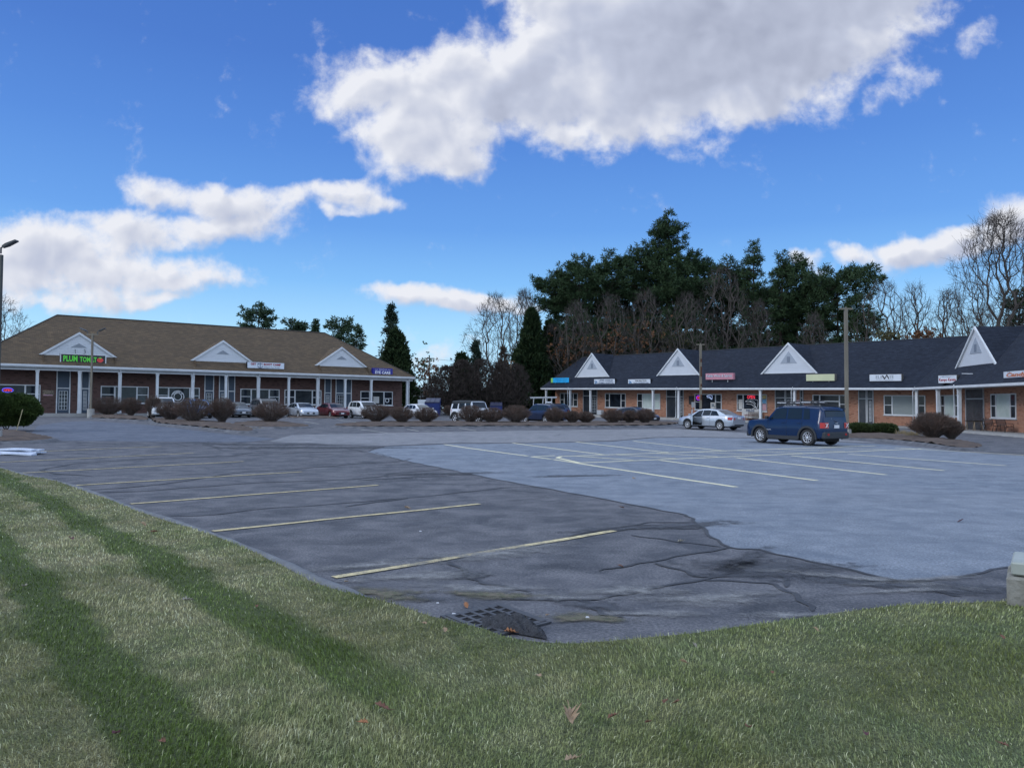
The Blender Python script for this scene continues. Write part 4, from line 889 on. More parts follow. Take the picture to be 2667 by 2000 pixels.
th,a0,a1,z0,z1=sign(FW,2613,2760,962,986,.1,M_WF,'white sign with brown swirling letters, rightmost on the slate roof',M_SGNB,0,.5); bx=(a0,a1,z0,z1)
L(th,FW,bx,'Candy Mansion',.06,.97,.2,.80,M_PNK,.1,bold=.05,shear=.25); L(th,FW,bx,'THE',.08,.14,.80,.92,M_NAV,.1)
# ---------------------------------------------------------------- window things
def neon(F_,t,px,py,w,h,s,label,letc,ringc=None):
    a=F_.s(px,t,py); z=F_.z(px,py,t); th=thing('neon_sign',F_.P(a,t,z-h/2),label,'sign')
    if ringc:
        c=MB(); c.tube([F_.P(a+w/2*math.cos(q),t,z+h/2*math.sin(q)) for q in [2*math.pi*i/20 for i in range(21)]],.03,5); c.build('neon_ring',ringc,th,uv=False)
    k=.36 if ringc else .5
    letters(th,F_,s,a-w*k,a+w*k,z-h*k*.7,z+h*k*.7,t-.01,letc,bold=.0)
M_NR=pm('neon_red',(.8,.05,.08),emis=1.2,ecol=(1,.05,.1)); M_NB=pm('neon_blue',(.1,.1,.8),emis=1.0,ecol=(.12,.10,.9)); M_NP=pm('neon_purple',(.4,.05,.7),emis=1.0,ecol=(.45,.05,.9)); M_NW=pm('neon_white',(.5,.6,.9),emis=.5,ecol=(.5,.65,1))
neon(FL,T2-.06,20,1016,.8,.38,'OPEN','red OPEN neon sign with blue ring in the leftmost dark window',M_NR,M_NB)
neon(FR,T3-.09,1819,1036,.55,.5,'OPEN','small purple ring neon sign in the wine shop window',M_NR,M_NP)
neon(FR,T3-.09,1956,1034,.95,.50,'OPEN','red OPEN neon sign in window above bird-like head emblem',M_NR)
def decal(F_,t,px,py,label,polys,name='window_decal',mat=M_WLT,r=.03,cat='decal'):
    a=F_.s(px,t,py); z=F_.z(px,py,t); c=MB()
    for p in polys: c.tube([F_.P(a+x,t,z+y) for x,y in p],r,5)
    return tag(c.build(name,mat,loc=F_.P(a,t,z),uv=False),label,cat)
# plain sweeping streaks stand in for the team emblem
st=[[(-.95,.25),(-.5,.48),(.2,.5),(.6,.42)],[(-.95,.25),(-.3,.22),(.1,.05),(.5,-.5)],[(-.8,.0),(-.2,-.05),(.3,-.35)],[(.6,.42),(.62,.0),(.5,-.5)],[(-.1,-.55),(.3,-.35),(.5,-.5)],[(-.4,.3),(.1,.25),(.35,.0)]]
decal(FR,T3-.09,1961,1052,'white line drawn swooping head emblem on the middle shop window',st)
decal(FR,T3-.09,1849,1035,'glowing blue and white emblem light hanging in the wine shop window',[[(x*.5,y*.5) for x,y in p] for p in st[:4]],mat=M_NW,name='emblem_light',cat='light')
a=FL.s(463,T2-.06,1029); z=FL.z(463,1033,T2-.06)
th=thing('window_decal',FL.P(a,T2-.07,z),'round white ring decal with letters on the left shop window','decal')
c=MB()
for rr in (.56,.35): c.tube([FL.P(a+rr*math.cos(q),T2-.075,z+rr*math.sin(q)) for q in [2*math.pi*i/32 for i in range(33)]],.045,5)
c.build('ring',M_WLT,th,uv=False)
c=MB(); lv,lf=text_pts('SIMPLY',.02)
c.add([FL.P(a-math.cos(math.pi*(.14+.72*x))*(.37+.15*y),T2-.08,z+math.sin(math.pi*(.14+.72*x))*(.37+.15*y)) for x,y in lv],lf); c.build('lettering',M_WLT,th,uv=False)
def poster(F_,t,x0,x1,y0,y1,mat,label,name='window_poster',cat='poster',extra=None,d=.02):
    a0,a1=F_.s(x0,t),F_.s(x1,t); xm=(x0+x1)/2; z1=F_.z(xm,y0,t); z0=F_.z(xm,y1,t); base=F_.P((a0+a1)/2,t,z0)
    c=MB(); fbox(c,F_,a0,a1,t-d,t,z0,z1)
    if not extra: return tag(c.build(name,mat,loc=base),label,cat)
    th=thing(name,base,label,cat); c.build('sheet',mat,th)
    for (nm,u0,u1,v0,v1,m2) in extra:
        c=MB(); fbox(c,F_,a0+(a1-a0)*u0,a0+(a1-a0)*u1,t-d-.008,t-d+.001,z0+(z1-z0)*v0,z0+(z1-z0)*v1); c.build(nm,m2,th)
    return th
M_PW=pm('paper_white',(.55,.56,.55),(.42,.40,.38),6,.7); M_PP=pm('poster_pink',(.50,.25,.28),(.40,.30,.36),5,.7); M_PB=pm('poster_blue',(.08,.24,.42),(.16,.34,.48),5,.7); M_PY=pm('poster_yellow',(.45,.36,.14),(.30,.26,.16),5,.7)
poster(FL,T2-.01,110,140,1016,1031,pm('menu_dark',(.02,.018,.02),(.30,.22,.14),8,.4),'food photo banner with a pink strip on the brick wall beside the blue door',name='wall_banner',cat='banner',extra=[('pink_strip',.05,.86,.03,.22,M_PP)])
poster(FL,T2-.06,972,987,1033,1050,M_PW,'white poster with green ring in the rightmost window of the brown brick building')
c=MB(); a=FL.s(1008,T2-.06); z=FL.z(1008,1043,T2); c.tube([FL.P(a+.22*math.cos(q),T2-.07,z+.22*math.sin(q)) for q in [2*math.pi*i/18 for i in range(19)]],.04,5); tag(c.build('window_decal',M_WLT,loc=FL.P(a,T2,z),uv=False),'small white round decal in the right sash of the rightmost left-hand window','decal')
poster(FR,T3-.012,1795,1807,1031,1053,M_BLK,'dark notice case on the brick beside the wine shop window',name='notice_case',cat='notice board',d=.08)
poster(FR,T3-.10,1851,1864,1048,1066,M_PW,'white notice with blurred print taped in the wine shop window',extra=[('print_lines',.2,.7,.35,.8,M_GRY),('dark_mark',.8,.93,.25,.5,M_BLK)])
poster(FR,T3-.10,1986,1996,1030,1039,M_PY,'yellow poster at the top of the narrow wine shop window')
poster(FR,T3-.10,1986,1996,1040,1050,M_PB,'light blue poster in the narrow wine shop window below the yellow one')
poster(FR,T3-.10,1986,1996,1052,1069,M_PP,'pink poster in the lower sash of the narrow wine shop window')
poster(FR,T3-.10,1924,1934,1040,1066,M_PW,'pale poster in the left sash of the emblem window')
poster(FR,T3-.02,2076,2082,1041,1054,M_PP,'small red and white notice on the brick pier')
# ---------------------------------------------------------------- cars
def paint(name,c,rough=.28,metal=.0): return pm(name,c,rough=rough,metal=metal,coat=.8,spec=.5)
P_NAVY=pm('paint_navy',(.004,.020,.066),rough=.25,coat=.3,spec=.3,metal=.1); P_SILV=paint('paint_silver',(.40,.44,.50),.32,.5); P_WHITE=paint('paint_white',(.62,.64,.67),.35)
P_GREY=paint('paint_grey',(.13,.15,.18),.3,.4); P_RED=paint('paint_dark_red',(.11,.008,.014),.3,.3); P_BLUE=paint('paint_dark_blue',(.012,.022,.06),.3,.35); P_SKY=paint('paint_bright_blue',(.03,.18,.48),.3,.2)
P_TAUPE=paint('paint_taupe',(.21,.205,.215),.32,.4); P_BLK2=paint('paint_dark_navy',(.006,.011,.035),.25,.3)
M_CG=pm('car_glass',(.010,.016,.022),rough=.06,spec=.45); M_TYR=pm('tyre_rubber',(.018,.018,.019),(.03,.03,.03),8,.85); M_RIM=pm('alloy_rim',(.68,.69,.72),rough=.35,metal=.15)
M_RIMD=pm('dark_rim',(.05,.05,.055),rough=.4,metal=.5); M_CLAD=pm('black_cladding',(.022,.025,.03),rough=.6); M_LAMP=pm('headlamp',(.55,.58,.60),rough=.12,spec=.8); M_TAIL=pm('tail_lamp',(.42,.02,.02),rough=.15,spec=.7)
M_PLATE=pm('number_plate',(.62,.63,.66),rough=.5); M_INT=pm('dark_interior',(.008,.008,.009),rough=.9); M_CHR=pm('chrome',(.6,.62,.64),rough=.15,metal=.9); M_AMB=pm('amber_lamp',(.55,.16,.02),rough=.2); M_SOFT=pm('soft_top',(.02,.026,.030),rough=.75)
def lerpk(keys,x):
    if x<=keys[0][0]: return keys[0][1]
    for (a,va),(b,vb) in zip(keys,keys[1:]):
        if x<=b: return va+(vb-va)*(x-a)/(b-a)
    return keys[-1][1]
TYPES={
 'sedan':dict(L=4.6,W=1.80,H=1.46,wb=2.70,fo=.93,R=.325,belt=[(-2.3,.86),(-1.9,1.0),(-1,.98),(0.9,.93),(1.4,.88),(2.1,.72),(2.3,.6)],
   top=[(-2.3,.88),(-2.2,1.0),(-1.75,1.06),(-.95,1.40),(-.35,1.46),(.25,1.44),(.55,1.38),(1.25,.98),(1.8,.88),(2.15,.76),(2.3,.62)],gh=(-1.75,1.25),roof=(-.8,.35),
   side=[(-1.28,-.98,-.55,-.58),(-.50,-.55,.13,.08),(.19,.14,.98,.50)],rear=(-1.68,-1.02),front=(1.18,.52)),
 'suv':dict(L=4.5,W=1.84,H=1.68,wb=2.66,fo=.90,R=.36,belt=[(-2.25,.95),(-1.9,1.10),(0.8,1.02),(1.4,.98),(2.05,.84),(2.25,.7)],
   top=[(-2.25,.98),(-2.15,1.15),(-1.8,1.58),(-1.2,1.66),(0.0,1.68),(.45,1.6),(1.15,1.10),(1.8,1.0),(2.1,.88),(2.25,.72)],gh=(-2.15,1.15),roof=(-1.8,.4),
   side=[(-1.72,-1.55,-1.1,-1.1),(-1.04,-1.04,-.22,-.24),(-.14,-.16,.85,.44)],rear=(-2.08,-1.84),front=(1.10,.48)),
 'box':dict(L=4.23,W=1.80,H=1.73,wb=2.57,fo=.84,R=.365,belt=[(-2.1,1.0),(-1.9,1.12),(0.8,1.09),(1.5,1.06),(2.0,.97),(2.12,.85)],
   top=[(-2.115,.74),(-2.10,1.05),(-2.0,1.54),(-1.84,1.68),(-1.0,1.73),(.1,1.73),(.45,1.66),(.90,1.18),(1.05,1.13),(1.75,1.09),(2.05,1.01),(2.12,.80)],gh=(-2.08,.97),roof=(-1.85,.4),
   side=[(-1.42,-1.36,-1.08,-1.07),(-1.0,-.99,-.24,-.26),(-.17,-.18,.70,.40)],rear=(-2.055,-1.985),front=(.88,.47)),
 'jeep4':dict(L=4.4,W=1.80,H=1.84,wb=2.95,fo=.72,R=.41,belt=[(-2.2,1.12),(2.0,1.1),(2.2,1.0)],
   top=[(-2.2,1.15),(-2.14,1.3),(-1.95,1.80),(-.8,1.84),(.35,1.83),(.5,1.78),(.78,1.2),(.85,1.16),(1.9,1.10),(2.15,1.02),(2.2,.9)],gh=(-2.14,.8),roof=(-1.95,.45),
   side=[(-1.9,-1.72,-1.15,-1.15),(-1.0,-1.0,-.25,-.25),(-.12,-.12,.62,.44)],rear=(-2.1,-1.98),front=(.75,.52)),
 'prius':dict(L=4.48,W=1.76,H=1.50,wb=2.70,fo=.92,R=.32,belt=[(-2.24,.95),(-1.9,1.08),(0.8,.94),(1.5,.86),(2.1,.70),(2.24,.58)],
   top=[(-2.24,.98),(-2.16,1.12),(-1.6,1.30),(-.7,1.46),(.0,1.50),(.4,1.42),(1.4,.98),(1.9,.84),(2.15,.70),(2.24,.6)],gh=(-2.1,1.4),roof=(-.7,.2),
   side=[(-1.6,-1.3,-.75,-.75),(-.68,-.7,.0,-.02),(.08,.05,1.02,.42)],rear=(-2.05,-1.05),front=(1.32,.40)),
}
def spoked(par,cx,cy,cz,Rr,side,style):
    w=.22
    ty=MB(); n=28; prof=[(Rr*.66,-w/2),(Rr*.94,-w/2),(Rr,-w/2+.04),(Rr,w/2-.04),(Rr*.94,w/2),(Rr*.66,w/2)]
    for k in range(n):
        for r_,y in prof: t=2*math.pi*k/n; ty.v.append((cx+r_*math.cos(t),cy+y,cz+r_*math.sin(t)))
    m=len(prof)
    for k in range(n):
        for j in range(m): a=k*m+j;b=k*m+(j+1)%m;c=((k+1)%n)*m+(j+1)%m;d=((k+1)%n)*m+j; ty.f.append((a,b,c,d)); ty.m.append(0)
    wh=ty.build('wheel',M_TYR,par,smooth=35,local=True,uv=False)
    yo=cy+side*(w/2-.05)
    dk=MB(); dk.add([(cx+Rr*.68*math.cos(2*math.pi*k/n),yo-side*.03,cz+Rr*.68*math.sin(2*math.pi*k/n)) for k in range(n)],[tuple(range(n))]); dk.build('wheel_well',M_RIMD,wh,local=True,uv=False)
    rm=MB(); y=yo+side*.02
    if style=='pent':   # five pairs of outlined spokes
        for k in range(5):
            t0=2*math.pi*k/5+.3
            pts=[]
            for (rr,dt) in ((.24,-.22),(.60,-.42),(.64,0),(.60,.42),(.24,.22)): pts.append((cx+Rr*rr*math.cos(t0+dt),y,cz+Rr*rr*math.sin(t0+dt)))
            rm.tube(pts+[pts[0]],.016,4)
    else:
        ns=10 if style=='many' else 5
        for k in range(ns):
            t=2*math.pi*k/ns; wd=.13 if ns==10 else .2; r0,r1=.14*Rr,.64*Rr
            p=[(r0,-wd),(r1,-wd*.55),(r1,wd*.55),(r0,wd)]
            rm.add([(cx+a*math.cos(t+b),y,cz+a*math.sin(t+b)) for a,b in p],[(0,1,2,3)])
    for r_ in (.62,.67):
        rm.tube([(cx+Rr*r_*math.cos(2*math.pi*k/20),y,cz+Rr*r_*math.sin(2*math.pi*k/20)) for k in range(21)],.010 if style=='pent' else .014,4)
    rm.add([(cx+Rr*.16*math.cos(2*math.pi*k/12),y+side*.012,cz+Rr*.16*math.sin(2*math.pi*k/12)) for k in range(12)],[tuple(range(12))])
    rm.build('rim',M_RIM,wh,local=True,uv=False)
def car(name,typ,pos,az,pt,label,wheel='many',L=None,plate_front=True,cat='car',group=None,openleft=False,dz=0.0,rails=False,clad=False,softtop=False,scale=1.0,top_mat=None,fit=None):
    d=TYPES[typ]; Lc=d['L']; W=d['W']/2; 
    th=thing(name,pos,label,cat,group,rot=math.pi/2-az)
    th.scale=(scale,)*3
    # tilt with the ground
    hx,hy=math.sin(az),math.cos(az); gz=(G(pos[0]+hx,pos[1]+hy)-G(pos[0]-hx,pos[1]-hy))/2
    th.rotation_euler=(0,-math.atan(gz),math.pi/2-az)
    x0,x1=-Lc/2,Lc/2; wf=x1-d['fo']; wr=wf-d['wb']; Rw=d['R']; Ra=Rw+.055
    xs=sorted(set([round(x0+(x1-x0)*i/64,4) for i in range(65)]+[k[0] for k in d['top'] if x0<=k[0]<=x1]+[wf+Ra*math.cos(math.pi*i/10) for i in range(11)]+[wr+Ra*math.cos(math.pi*i/10) for i in range(11)]))
    xs=[x for i,x in enumerate(xs) if i==0 or x-xs[i-1]>.004]
    zsill=.24 if typ in('sedan','prius') else (.30 if typ!='jeep4' else .42)
    def zlow(x):
        for wx in (wf,wr):
            if abs(x-wx)<Ra-1e-4: return max(zsill,Rw+math.sqrt(max(0,Ra*Ra-(x-wx)**2)))
        e=min(x-x0,x1-x); return zsill+ (.10*(1-e/.25) if e<.25 else 0)
    def half(x):
        e=min(x-x0,x1-x); rr=.55 if typ in('sedan','prius') else .32
        f=1-(max(0,rr-e)/rr)**2.4*(.20 if typ in('sedan','prius') else .13); return W*f
    def zt(x): return lerpk(d['top'],x)
    def zb(x): return min(lerpk(d['belt'],x),zt(x)-.03)
    gh0,gh1=d['gh']
    def wtop(x):
        if gh0<x<gh1:
            k=(zt(x)-zb(x))/(d['H']-.98 if typ not in('jeep4',) else .7); k=min(1,max(0,k))
            inset=(.74 if typ in('sedan','prius') else (.84 if typ!='jeep4' else .86))
            return half(x)*(.93-(.93-inset)*k)
        return half(x)*.93
    def ring(x):
        zl=zlow(x); h=half(x); b=zb(x); t=zt(x); m=max(zl+.03,.52*b+.06); w=wtop(x)
        return [(x,0,zl),(x,h*.88,zl),(x,h*.975,zl+min(.05,(b-zl)*.2)),(x,h,max(m,zl+.06) if m<b-.1 else (zl+b)/2),(x,h*.995,b-.07 if b-.07>zl+.1 else b-.01),(x,h*.955,b),(x,w,t-min(.07,(t-b)*.35)),(x,w*.90,t-.012),(x,w*.5,t+.006),(x,0,t+.012)]
    bm=MB(); nr=10; full=[]
    for x in xs:
        r=ring(x); row=r+[(a,-y,z) for a,y,z in reversed(r[1:-1])]; full.append(row); bm.v+=row
    n=len(full[0])
    for i in range(len(xs)-1):
        for k in range(n):
            a=i*n+k;b=i*n+(k+1)%n; bm.f.append((a,(i+1)*n+k,(i+1)*n+(k+1)%n,b)); bm.m.append(0)
    bm.f.append(tuple(range(n))); bm.m.append(0); bm.f.append(tuple((len(xs)-1)*n+k for k in range(n))[::-1]); bm.m.append(0)
    body=bm.build('body',pt,th,smooth=28,local=True,uv=False)
    # recompute outward
    b2=bmesh.new(); b2.from_mesh(body.data); bmesh.ops.recalc_face_normals(b2,faces=b2.faces[:]); b2.to_mesh(body.data); b2.free(); body.data.set_sharp_from_angle(angle=R(28))
    ub=MB(); ub.box(x0+.25,x1-.25,-W*.62,W*.62,.19 if typ!='jeep4' else .35,.60); ub.build('underbody',M_INT,th,local=True,uv=False)
    # side glass
    def sp(x,v,sd,off=.008):
        r=ring(x); p,q=Vector(r[5]),Vector(r[6]); s=p.lerp(q,v); return (s.x,sd*(s.y+off),s.z+off*.3)
    for (xb0,xt0,xt1,xb1) in [(a,b,c,e) if False else (a,b,e,c) for a,b,c,e in d['side']]:
        pass
    for (xb0,xt0,xb1,xt1) in d['side']:
        for sd in (1,-1):
            g=MB(); nn=6; bot=[sp(xb0+(xb1-xb0)*i/nn,.07,sd) for i in range(nn+1)]; tp=[sp(xt0+(xt1-xt0)*i/nn,.93,sd) for i in range(nn+1)]
            g.add(bot+tp,[(i,i+1,nn+2+i,nn+1+i) for i in range(nn)]); g.build('side_window',M_CG,th,local=True,uv=False)
    for nm,(xa,xb) in (('rear_window',d['rear']),('windshield',d['front'])):
        g=MB(); nn=7; rows=[]
        for i in range(nn+1):
            x=xa+(xb-xa)*i/nn; w=wtop(x); s_=.012
            e=Vector((zt(x+.02)-zt(x-.02),0,-.04)).normalized(); nrm=Vector((-e.x if e.z>0 else e.x,0,abs(e.z)))
            nrm=Vector(((zt(x-.02)-zt(x+.02)),0,.04)).normalized()
            rows.append([Vector((x,y*w,zt(x)-.012+.018*(1-abs(y))))+nrm*.014 for y in (-.86,-.5,0,.5,.86)])
        g.add([p for r_ in rows for p in r_],[(i*5+k,i*5+k+1,(i+1)*5+k+1,(i+1)*5+k) for i in range(nn) for k in range(4)])
        g.build(nm,M_CG,th,local=True,uv=False)
    for wx in (wf,wr):
        for sd in (1,-1): spoked(th,wx,sd*(W-.13),Rw,Rw,sd,wheel)
    # lamps, bumpers, plates, mirrors, handles
    hz=lerpk(d['belt'],x1-.12)-.03
    for sd in (1,-1):
        hx_=x1-.10
        if typ=='jeep4':
            c=MB(); c.add([(x1+.005,sd*W*.58+.11*math.cos(2*math.pi*k/16),.95+.11*math.sin(2*math.pi*k/16)) for k in range(16)],[tuple(range(16))]); c.build('headlight',M_LAMP,th,local=True,uv=False)
        else:
            c=MB(); pts=[]
            for (dx,yy) in ((0.0,.52),(-.05,.74),(-.20,.90),(-.42,.965)):
                x=x1-.055+dx; y=min(yy*W,half(x)+.008); zt_=lerpk(d['belt'],x)-.02; pts.append((x+.05*(1 if dx>-.1 else .2),sd*y*1.004,zt_-.16,zt_-.01))
            vs=[(a,b,z0_) for a,b,z0_,z1_ in pts]+[(a-.03,b,z1_) for a,b,z0_,z1_ in pts]
            c.add(vs,[(i,i+1,5+i,4+i) for i in range(3)]); c.build('headlight',M_LAMP,th,local=True,uv=False)
        tz=lerpk(d['belt'],x0+.15)
        c=MB(); pts=[]
        for (dx,yy) in (((0,.55),(.03,.80),(.12,.95),(.30,1.0)) if typ!='box' else ((0,.60),(0,.86),(.035,.95),(.15,1.0))):
            x=x0+.02+dx; pts.append((x-.035*(1 if dx<.1 else .3),sd*min(yy*W,half(x)+.012)*1.006))
        hh=.17 if typ in ('sedan','prius') else (.24 if typ=='box' else .28)
        zz0=tz-hh-.02 if typ!='box' else .78
        vs=[(a,b,zz0) for a,b in pts]+[(a+.01,b,zz0+hh) for a,b in pts]
        if typ=='box': vs=[v for i,v in enumerate(vs) if i%4<4]
        c.add(vs,[(i,i+1,5+i,4+i) for i in range(3)]); c.build('tail_light',M_TAIL,th,local=True,uv=False)
        c=MB(); mx_=d['front'][0]-.10; mz=zb(mx_)+.10; c.box(mx_-.06,mx_+.06,sd*(W+.02),sd*(W+.19),mz-.06,mz+.07); mo=c.build('wing_mirror',pt if typ!='box' else M_CLAD,th,local=True,uv=False)
        bv=mo.modifiers.new('b','BEVEL'); bv.width=.025; bv.segments=2
        for xx in (d['side'][1][0]+.12,d['side'][-1][0]+.12):
            c=MB(); z=zb(xx)-.13; hw_=half(xx); c.tube([(xx-.09,sd*(hw_+.003),z),(xx-.05,sd*(hw_+.03),z),(xx+.05,sd*(hw_+.03),z),(xx+.09,sd*(hw_+.003),z)],.013,6); c.build('door_handle',pt,th,local=True,uv=False)
        # door seams
        c=MB()
        for xx in (d['side'][1][0]-.04,(d['side'][-1][0]+d['side'][1][2])/2,d['side'][-1][2]+.10):
            rr=ring(xx); pts=[Vector(rr[k]) for k in (2,3,4,5)]
            if pts[0].z>zsill+.15: pts=[p for p in pts if p.z>pts[0].z+.0]
            c.tube([(p.x,sd*(p.y+.001),p.z) for p in pts],.006,4); c.build('door_seam',M_INT,th,local=True,uv=False); c=MB()
    c=MB(); c.box(x1-.02,x1+.012,-W*.42,W*.42,hz-.24,hz-.08); c.build('grille',M_CLAD,th,local=True,uv=False)
    c=MB(); c.box(x1-.10,x1-.012,-W*.62,W*.62,.30,.44); c.build('lower_intake',M_CLAD,th,local=True,uv=False)
    if plate_front: c=MB(); c.box(x1+.0,x1+.02,-.155,.155,.42,.55); c.build('number_plate',M_PLATE,th,local=True,uv=False)
    pz=.80 if typ!='jeep4' else .85
    c=MB(); c.box(x0-.035,x0+.0,-.16,.16,pz-.02,pz+.12); c.build('number_plate',M_PLATE,th,local=True,uv=False)
    if typ in('sedan','prius'):
        c=MB(); c.box(x0-.012,x0+.1,-W*.6,W*.6,.30,.42); c.build('rear_diffuser',M_CLAD,th,local=True,uv=False)
        c=MB(); c.box(x0-.022,x0+.0,-W*.3,W*.3,.98-.02,.995); c.build('chrome_strip',M_CHR,th,local=True,uv=False)
    if clad:
        for wx in (wf,wr):
            for sd in (1,-1):
                c=MB(); nn=14; vs=[]
                for i in range(nn+1):
                    t=math.pi*(-.06+1.12*i/nn)
                    for rr in (Ra-.01,Ra+.075):
                        x=wx+rr*math.cos(t); z=Rw+rr*math.sin(t); vs.append((x,sd*(half(min(max(x,x0),x1))+.018),max(z,.26)))
                c.add(vs,[(2*i,2*i+1,2*i+3,2*i+2) for i in range(nn)]); vs2=[(a,b-sd*.09,c_) for a,b,c_ in vs]; k=len(c.v); c.add(vs2,[]); 
                for i in range(nn): c.f.append((2*i+1,k+2*i+1,k+2*i+3,2*i+3)); c.m.append(0); c.f.append((2*i,k+2*i,k+2*i+2,2*i+2)); c.m.append(0)
                c.build('wheel_arch_trim',M_CLAD,th,local=True,uv=False)
        for sd in (1,-1):
            c=MB(); c.box(wr+Ra+.03,wf-Ra-.03,sd*(W-.04),sd*(W+.02),.24,.40); c.build('sill_trim',M_CLAD,th,local=True,uv=False)
        c=MB(); c.box(x0-.05,x0+.16,-W*.93,W*.93,.32,.62); bo=c.build('rear_bumper',M_CLAD,th,local=True,uv=False); bv=bo.modifiers.new('b','BEVEL'); bv.width=.05; bv.segments=3
        c=MB(); c.box(x1-.14,x1+.03,-W*.90,W*.90,.30,.55); bo=c.build('front_bumper',M_CLAD,th,local=True,uv=False); bv=bo.modifiers.new('b','BEVEL'); bv.width=.05; bv.segments=3
    if rails:
        for sd in (1,-1):
            c=MB(); pts=[(x,sd*wtop(x)*.86,zt(x)+.055) for x in np.linspace(d['roof'][0]+.1,d['roof'][1]-.1,7)]; pts=[(pts[0][0]-.08,pts[0][1],pts[0][2]-.06)]+pts+[(pts[-1][0]+.08,pts[-1][1],pts[-1][2]-.06)]
            c.tube(pts,.018,6); c.build('roof_rail',M_CLAD if clad else M_CHR,th,local=True,uv=False)
    if softtop:
        c=MB(); xs2=[-2.17,-1.96,-1.0,.0,.38,.5]
        for x in xs2:
            w=wtop(x)+.015; z=zt(x)+.02; b=zb(x)
            c.v+=[(x,w+.02,b+.72*(z-b) if x>-1.15 else b+.03),(x,w,z-.05),(x,w*.85,z+.02),(x,-w*.85,z+.02),(x,-w,z-.05),(x,-w-.02,b+.72*(z-b) if x>-1.15 else b+.03)]
        for i in range(len(xs2)-1):
            for k in range(5): c.f.append((i*6+k,i*6+k+1,(i+1)*6+k+1,(i+1)*6+k)); c.m.append(0)
        c.f.append((0,1,2,3,4,5)); c.m.append(0); c.build('soft_top',M_SOFT,th,local=True,uv=False)
    return th,dict(x0=x0,x1=x1,W=W,wf=wf,wr=wr,Rw=Rw,ring=ring,zt=zt,zb=zb,half=half,wtop=wtop,sp=sp)
def mid(px,py,az,typ,side=-1):
    """car centre from the pixel midway between the two near wheels' ground contacts; side=+1 when the near side is the car's left"""
    p=gp(px,py); d=TYPES[typ]; wmid=d['L']/2-d['fo']-d['wb']/2
    h=Vector((math.sin(az),math.cos(az),0)); l=Vector((-math.cos(az),math.sin(az),0))
    c=p-h*wmid-l*side*(d['W']/2-.13); return Vector((c.x,c.y,G(c.x,c.y)+.011))
AZA=R(-37); AZF=R(143)
# the navy boxy suv
AZJ=R(20.3-52)
th,c=car('parked_car','box',mid(2044,1157,AZJ,'box',1),AZJ,P_NAVY,'navy blue boxy suv with roof ski racks, nearest car in the empty bays',wheel='pent',clad=True,rails=True,scale=1.045)
for xx in (-1.05,.25):
    k=MB(); z=c['zt'](xx)+.10; w=c['wtop'](xx)*.95; k.tube([(xx,-w,z),(xx,w,z)],.022,6); 
    for y in (-w*.55,w*.1,w*.8):
        k.tube([(xx-.32,y,z+.035),(xx-.12,y,z+.11),(xx+.1,y,z+.12),(xx+.32,y,z+.05)],[.018,.035,.035,.015],6)
        k.tube([(xx-.30,y+.05,z+.02),(xx+.30,y+.05,z+.03)],.022,6)
    k.build('ski_rack',M_CLAD,th,local=True,uv=False,smooth=40)
    k=MB(); k.tube([(xx-.22,w*.85,z+.06),(xx+.24,w*.85,z+.065)],.018,5); k.tube([(xx-.26,-w*.4,z+.07),(xx+.26,-w*.4,z+.075)],.016,5); k.build('rack_pad',M_RIM,th,local=True,uv=False)
k=MB(); k.box(-2.13,-2.02,-.62,.62,1.60,1.635); b=k.build('spoiler',P_NAVY,th,local=True,uv=False)
k=MB(); k.box(-2.175,-2.15,-.66,-.54,.47,.55); k.box(-2.175,-2.15,.54,.66,.47,.55); k.build('reflector',M_TAIL,th,local=True,uv=False)
k=MB(); k.tube([(-2.13,-.05,1.03),(-2.07,.22,1.13),(-2.06,.34,1.15)],.012,5); k.build('rear_wiper',M_INT,th,local=True,uv=False)
for y,z,r_ in ((.48,1.32,.045),(.28,1.16,.04),(.18,1.14,.035)):
    k=MB(); xr=-2.098+ (z-1.02)*.21; k.add([(xr-.004,y+r_*math.cos(q),z+r_*math.sin(q)) for q in [2*math.pi*i/12 for i in range(12)]],[tuple(range(12))]); k.build('sticker',M_PLATE,th,local=True,uv=False)
for sd in (1,-1):
    k=MB(); z=.90; k.tube([(-2.165,sd*.70-.07,z-.08),(-2.165,sd*.70+.07,z+.08)],.016,4); k.tube([(-2.165,sd*.70+.07,z-.08),(-2.165,sd*.70-.07,z+.08)],.016,4); k.build('lamp_cross',M_PLATE,th,local=True,uv=False)
lv,lf=text_pts('Jeep',.02)
k=MB(); k.add([(-2.142,.09-.18*x,.98+.05*y) for x,y in lv],lf); k.build('lettering',M_RIM,th,local=True,uv=False)
k=MB(); k.add([(.98-.36*x,c['half'](.8)+.012,.62+.045*y) for x,y in text_pts('RENEGADE')[0]],text_pts('RENEGADE')[1]); k.build('lettering',M_RIM,th,local=True,uv=False)
# silver sedan, driver door open
azs=R(-40)
th,c=car('parked_car','sedan',mid(1834,1119,azs,'sedan',1),azs,P_SILV,'silver sedan with its front door open, beside the navy suv',wheel='many',scale=1.03)
k=MB(); W_=c['W']; 
k.add([(.98,W_*.995+.004,.32),(.14,W_*.995+.004,.32),(.10,W_*.985+.012,.60),(.14,W_*.96+.012,.94),(.16,W_*.955+.010,.99),(.95,W_*.955+.010,.96),(1.0,W_*.985+.012,.62)],[(0,1,2,3,4,5,6)])
k.build('painted_door_opening',M_INT,th,local=True,uv=False)  # dark panel painted on the closed body for the shaded interior
hx_,hy_=1.03,W_+.01; oa=R(52); ca,sa=math.cos(oa),math.sin(oa)
def dp(u,z,o=0): return (hx_-u*ca-o*sa,hy_+u*sa-o*ca,z)   # panel hinged at its front edge
dr=MB(); sh=[(0,.34),(.88,.32),(.95,.55),(.93,.98),(0,.94)]; 
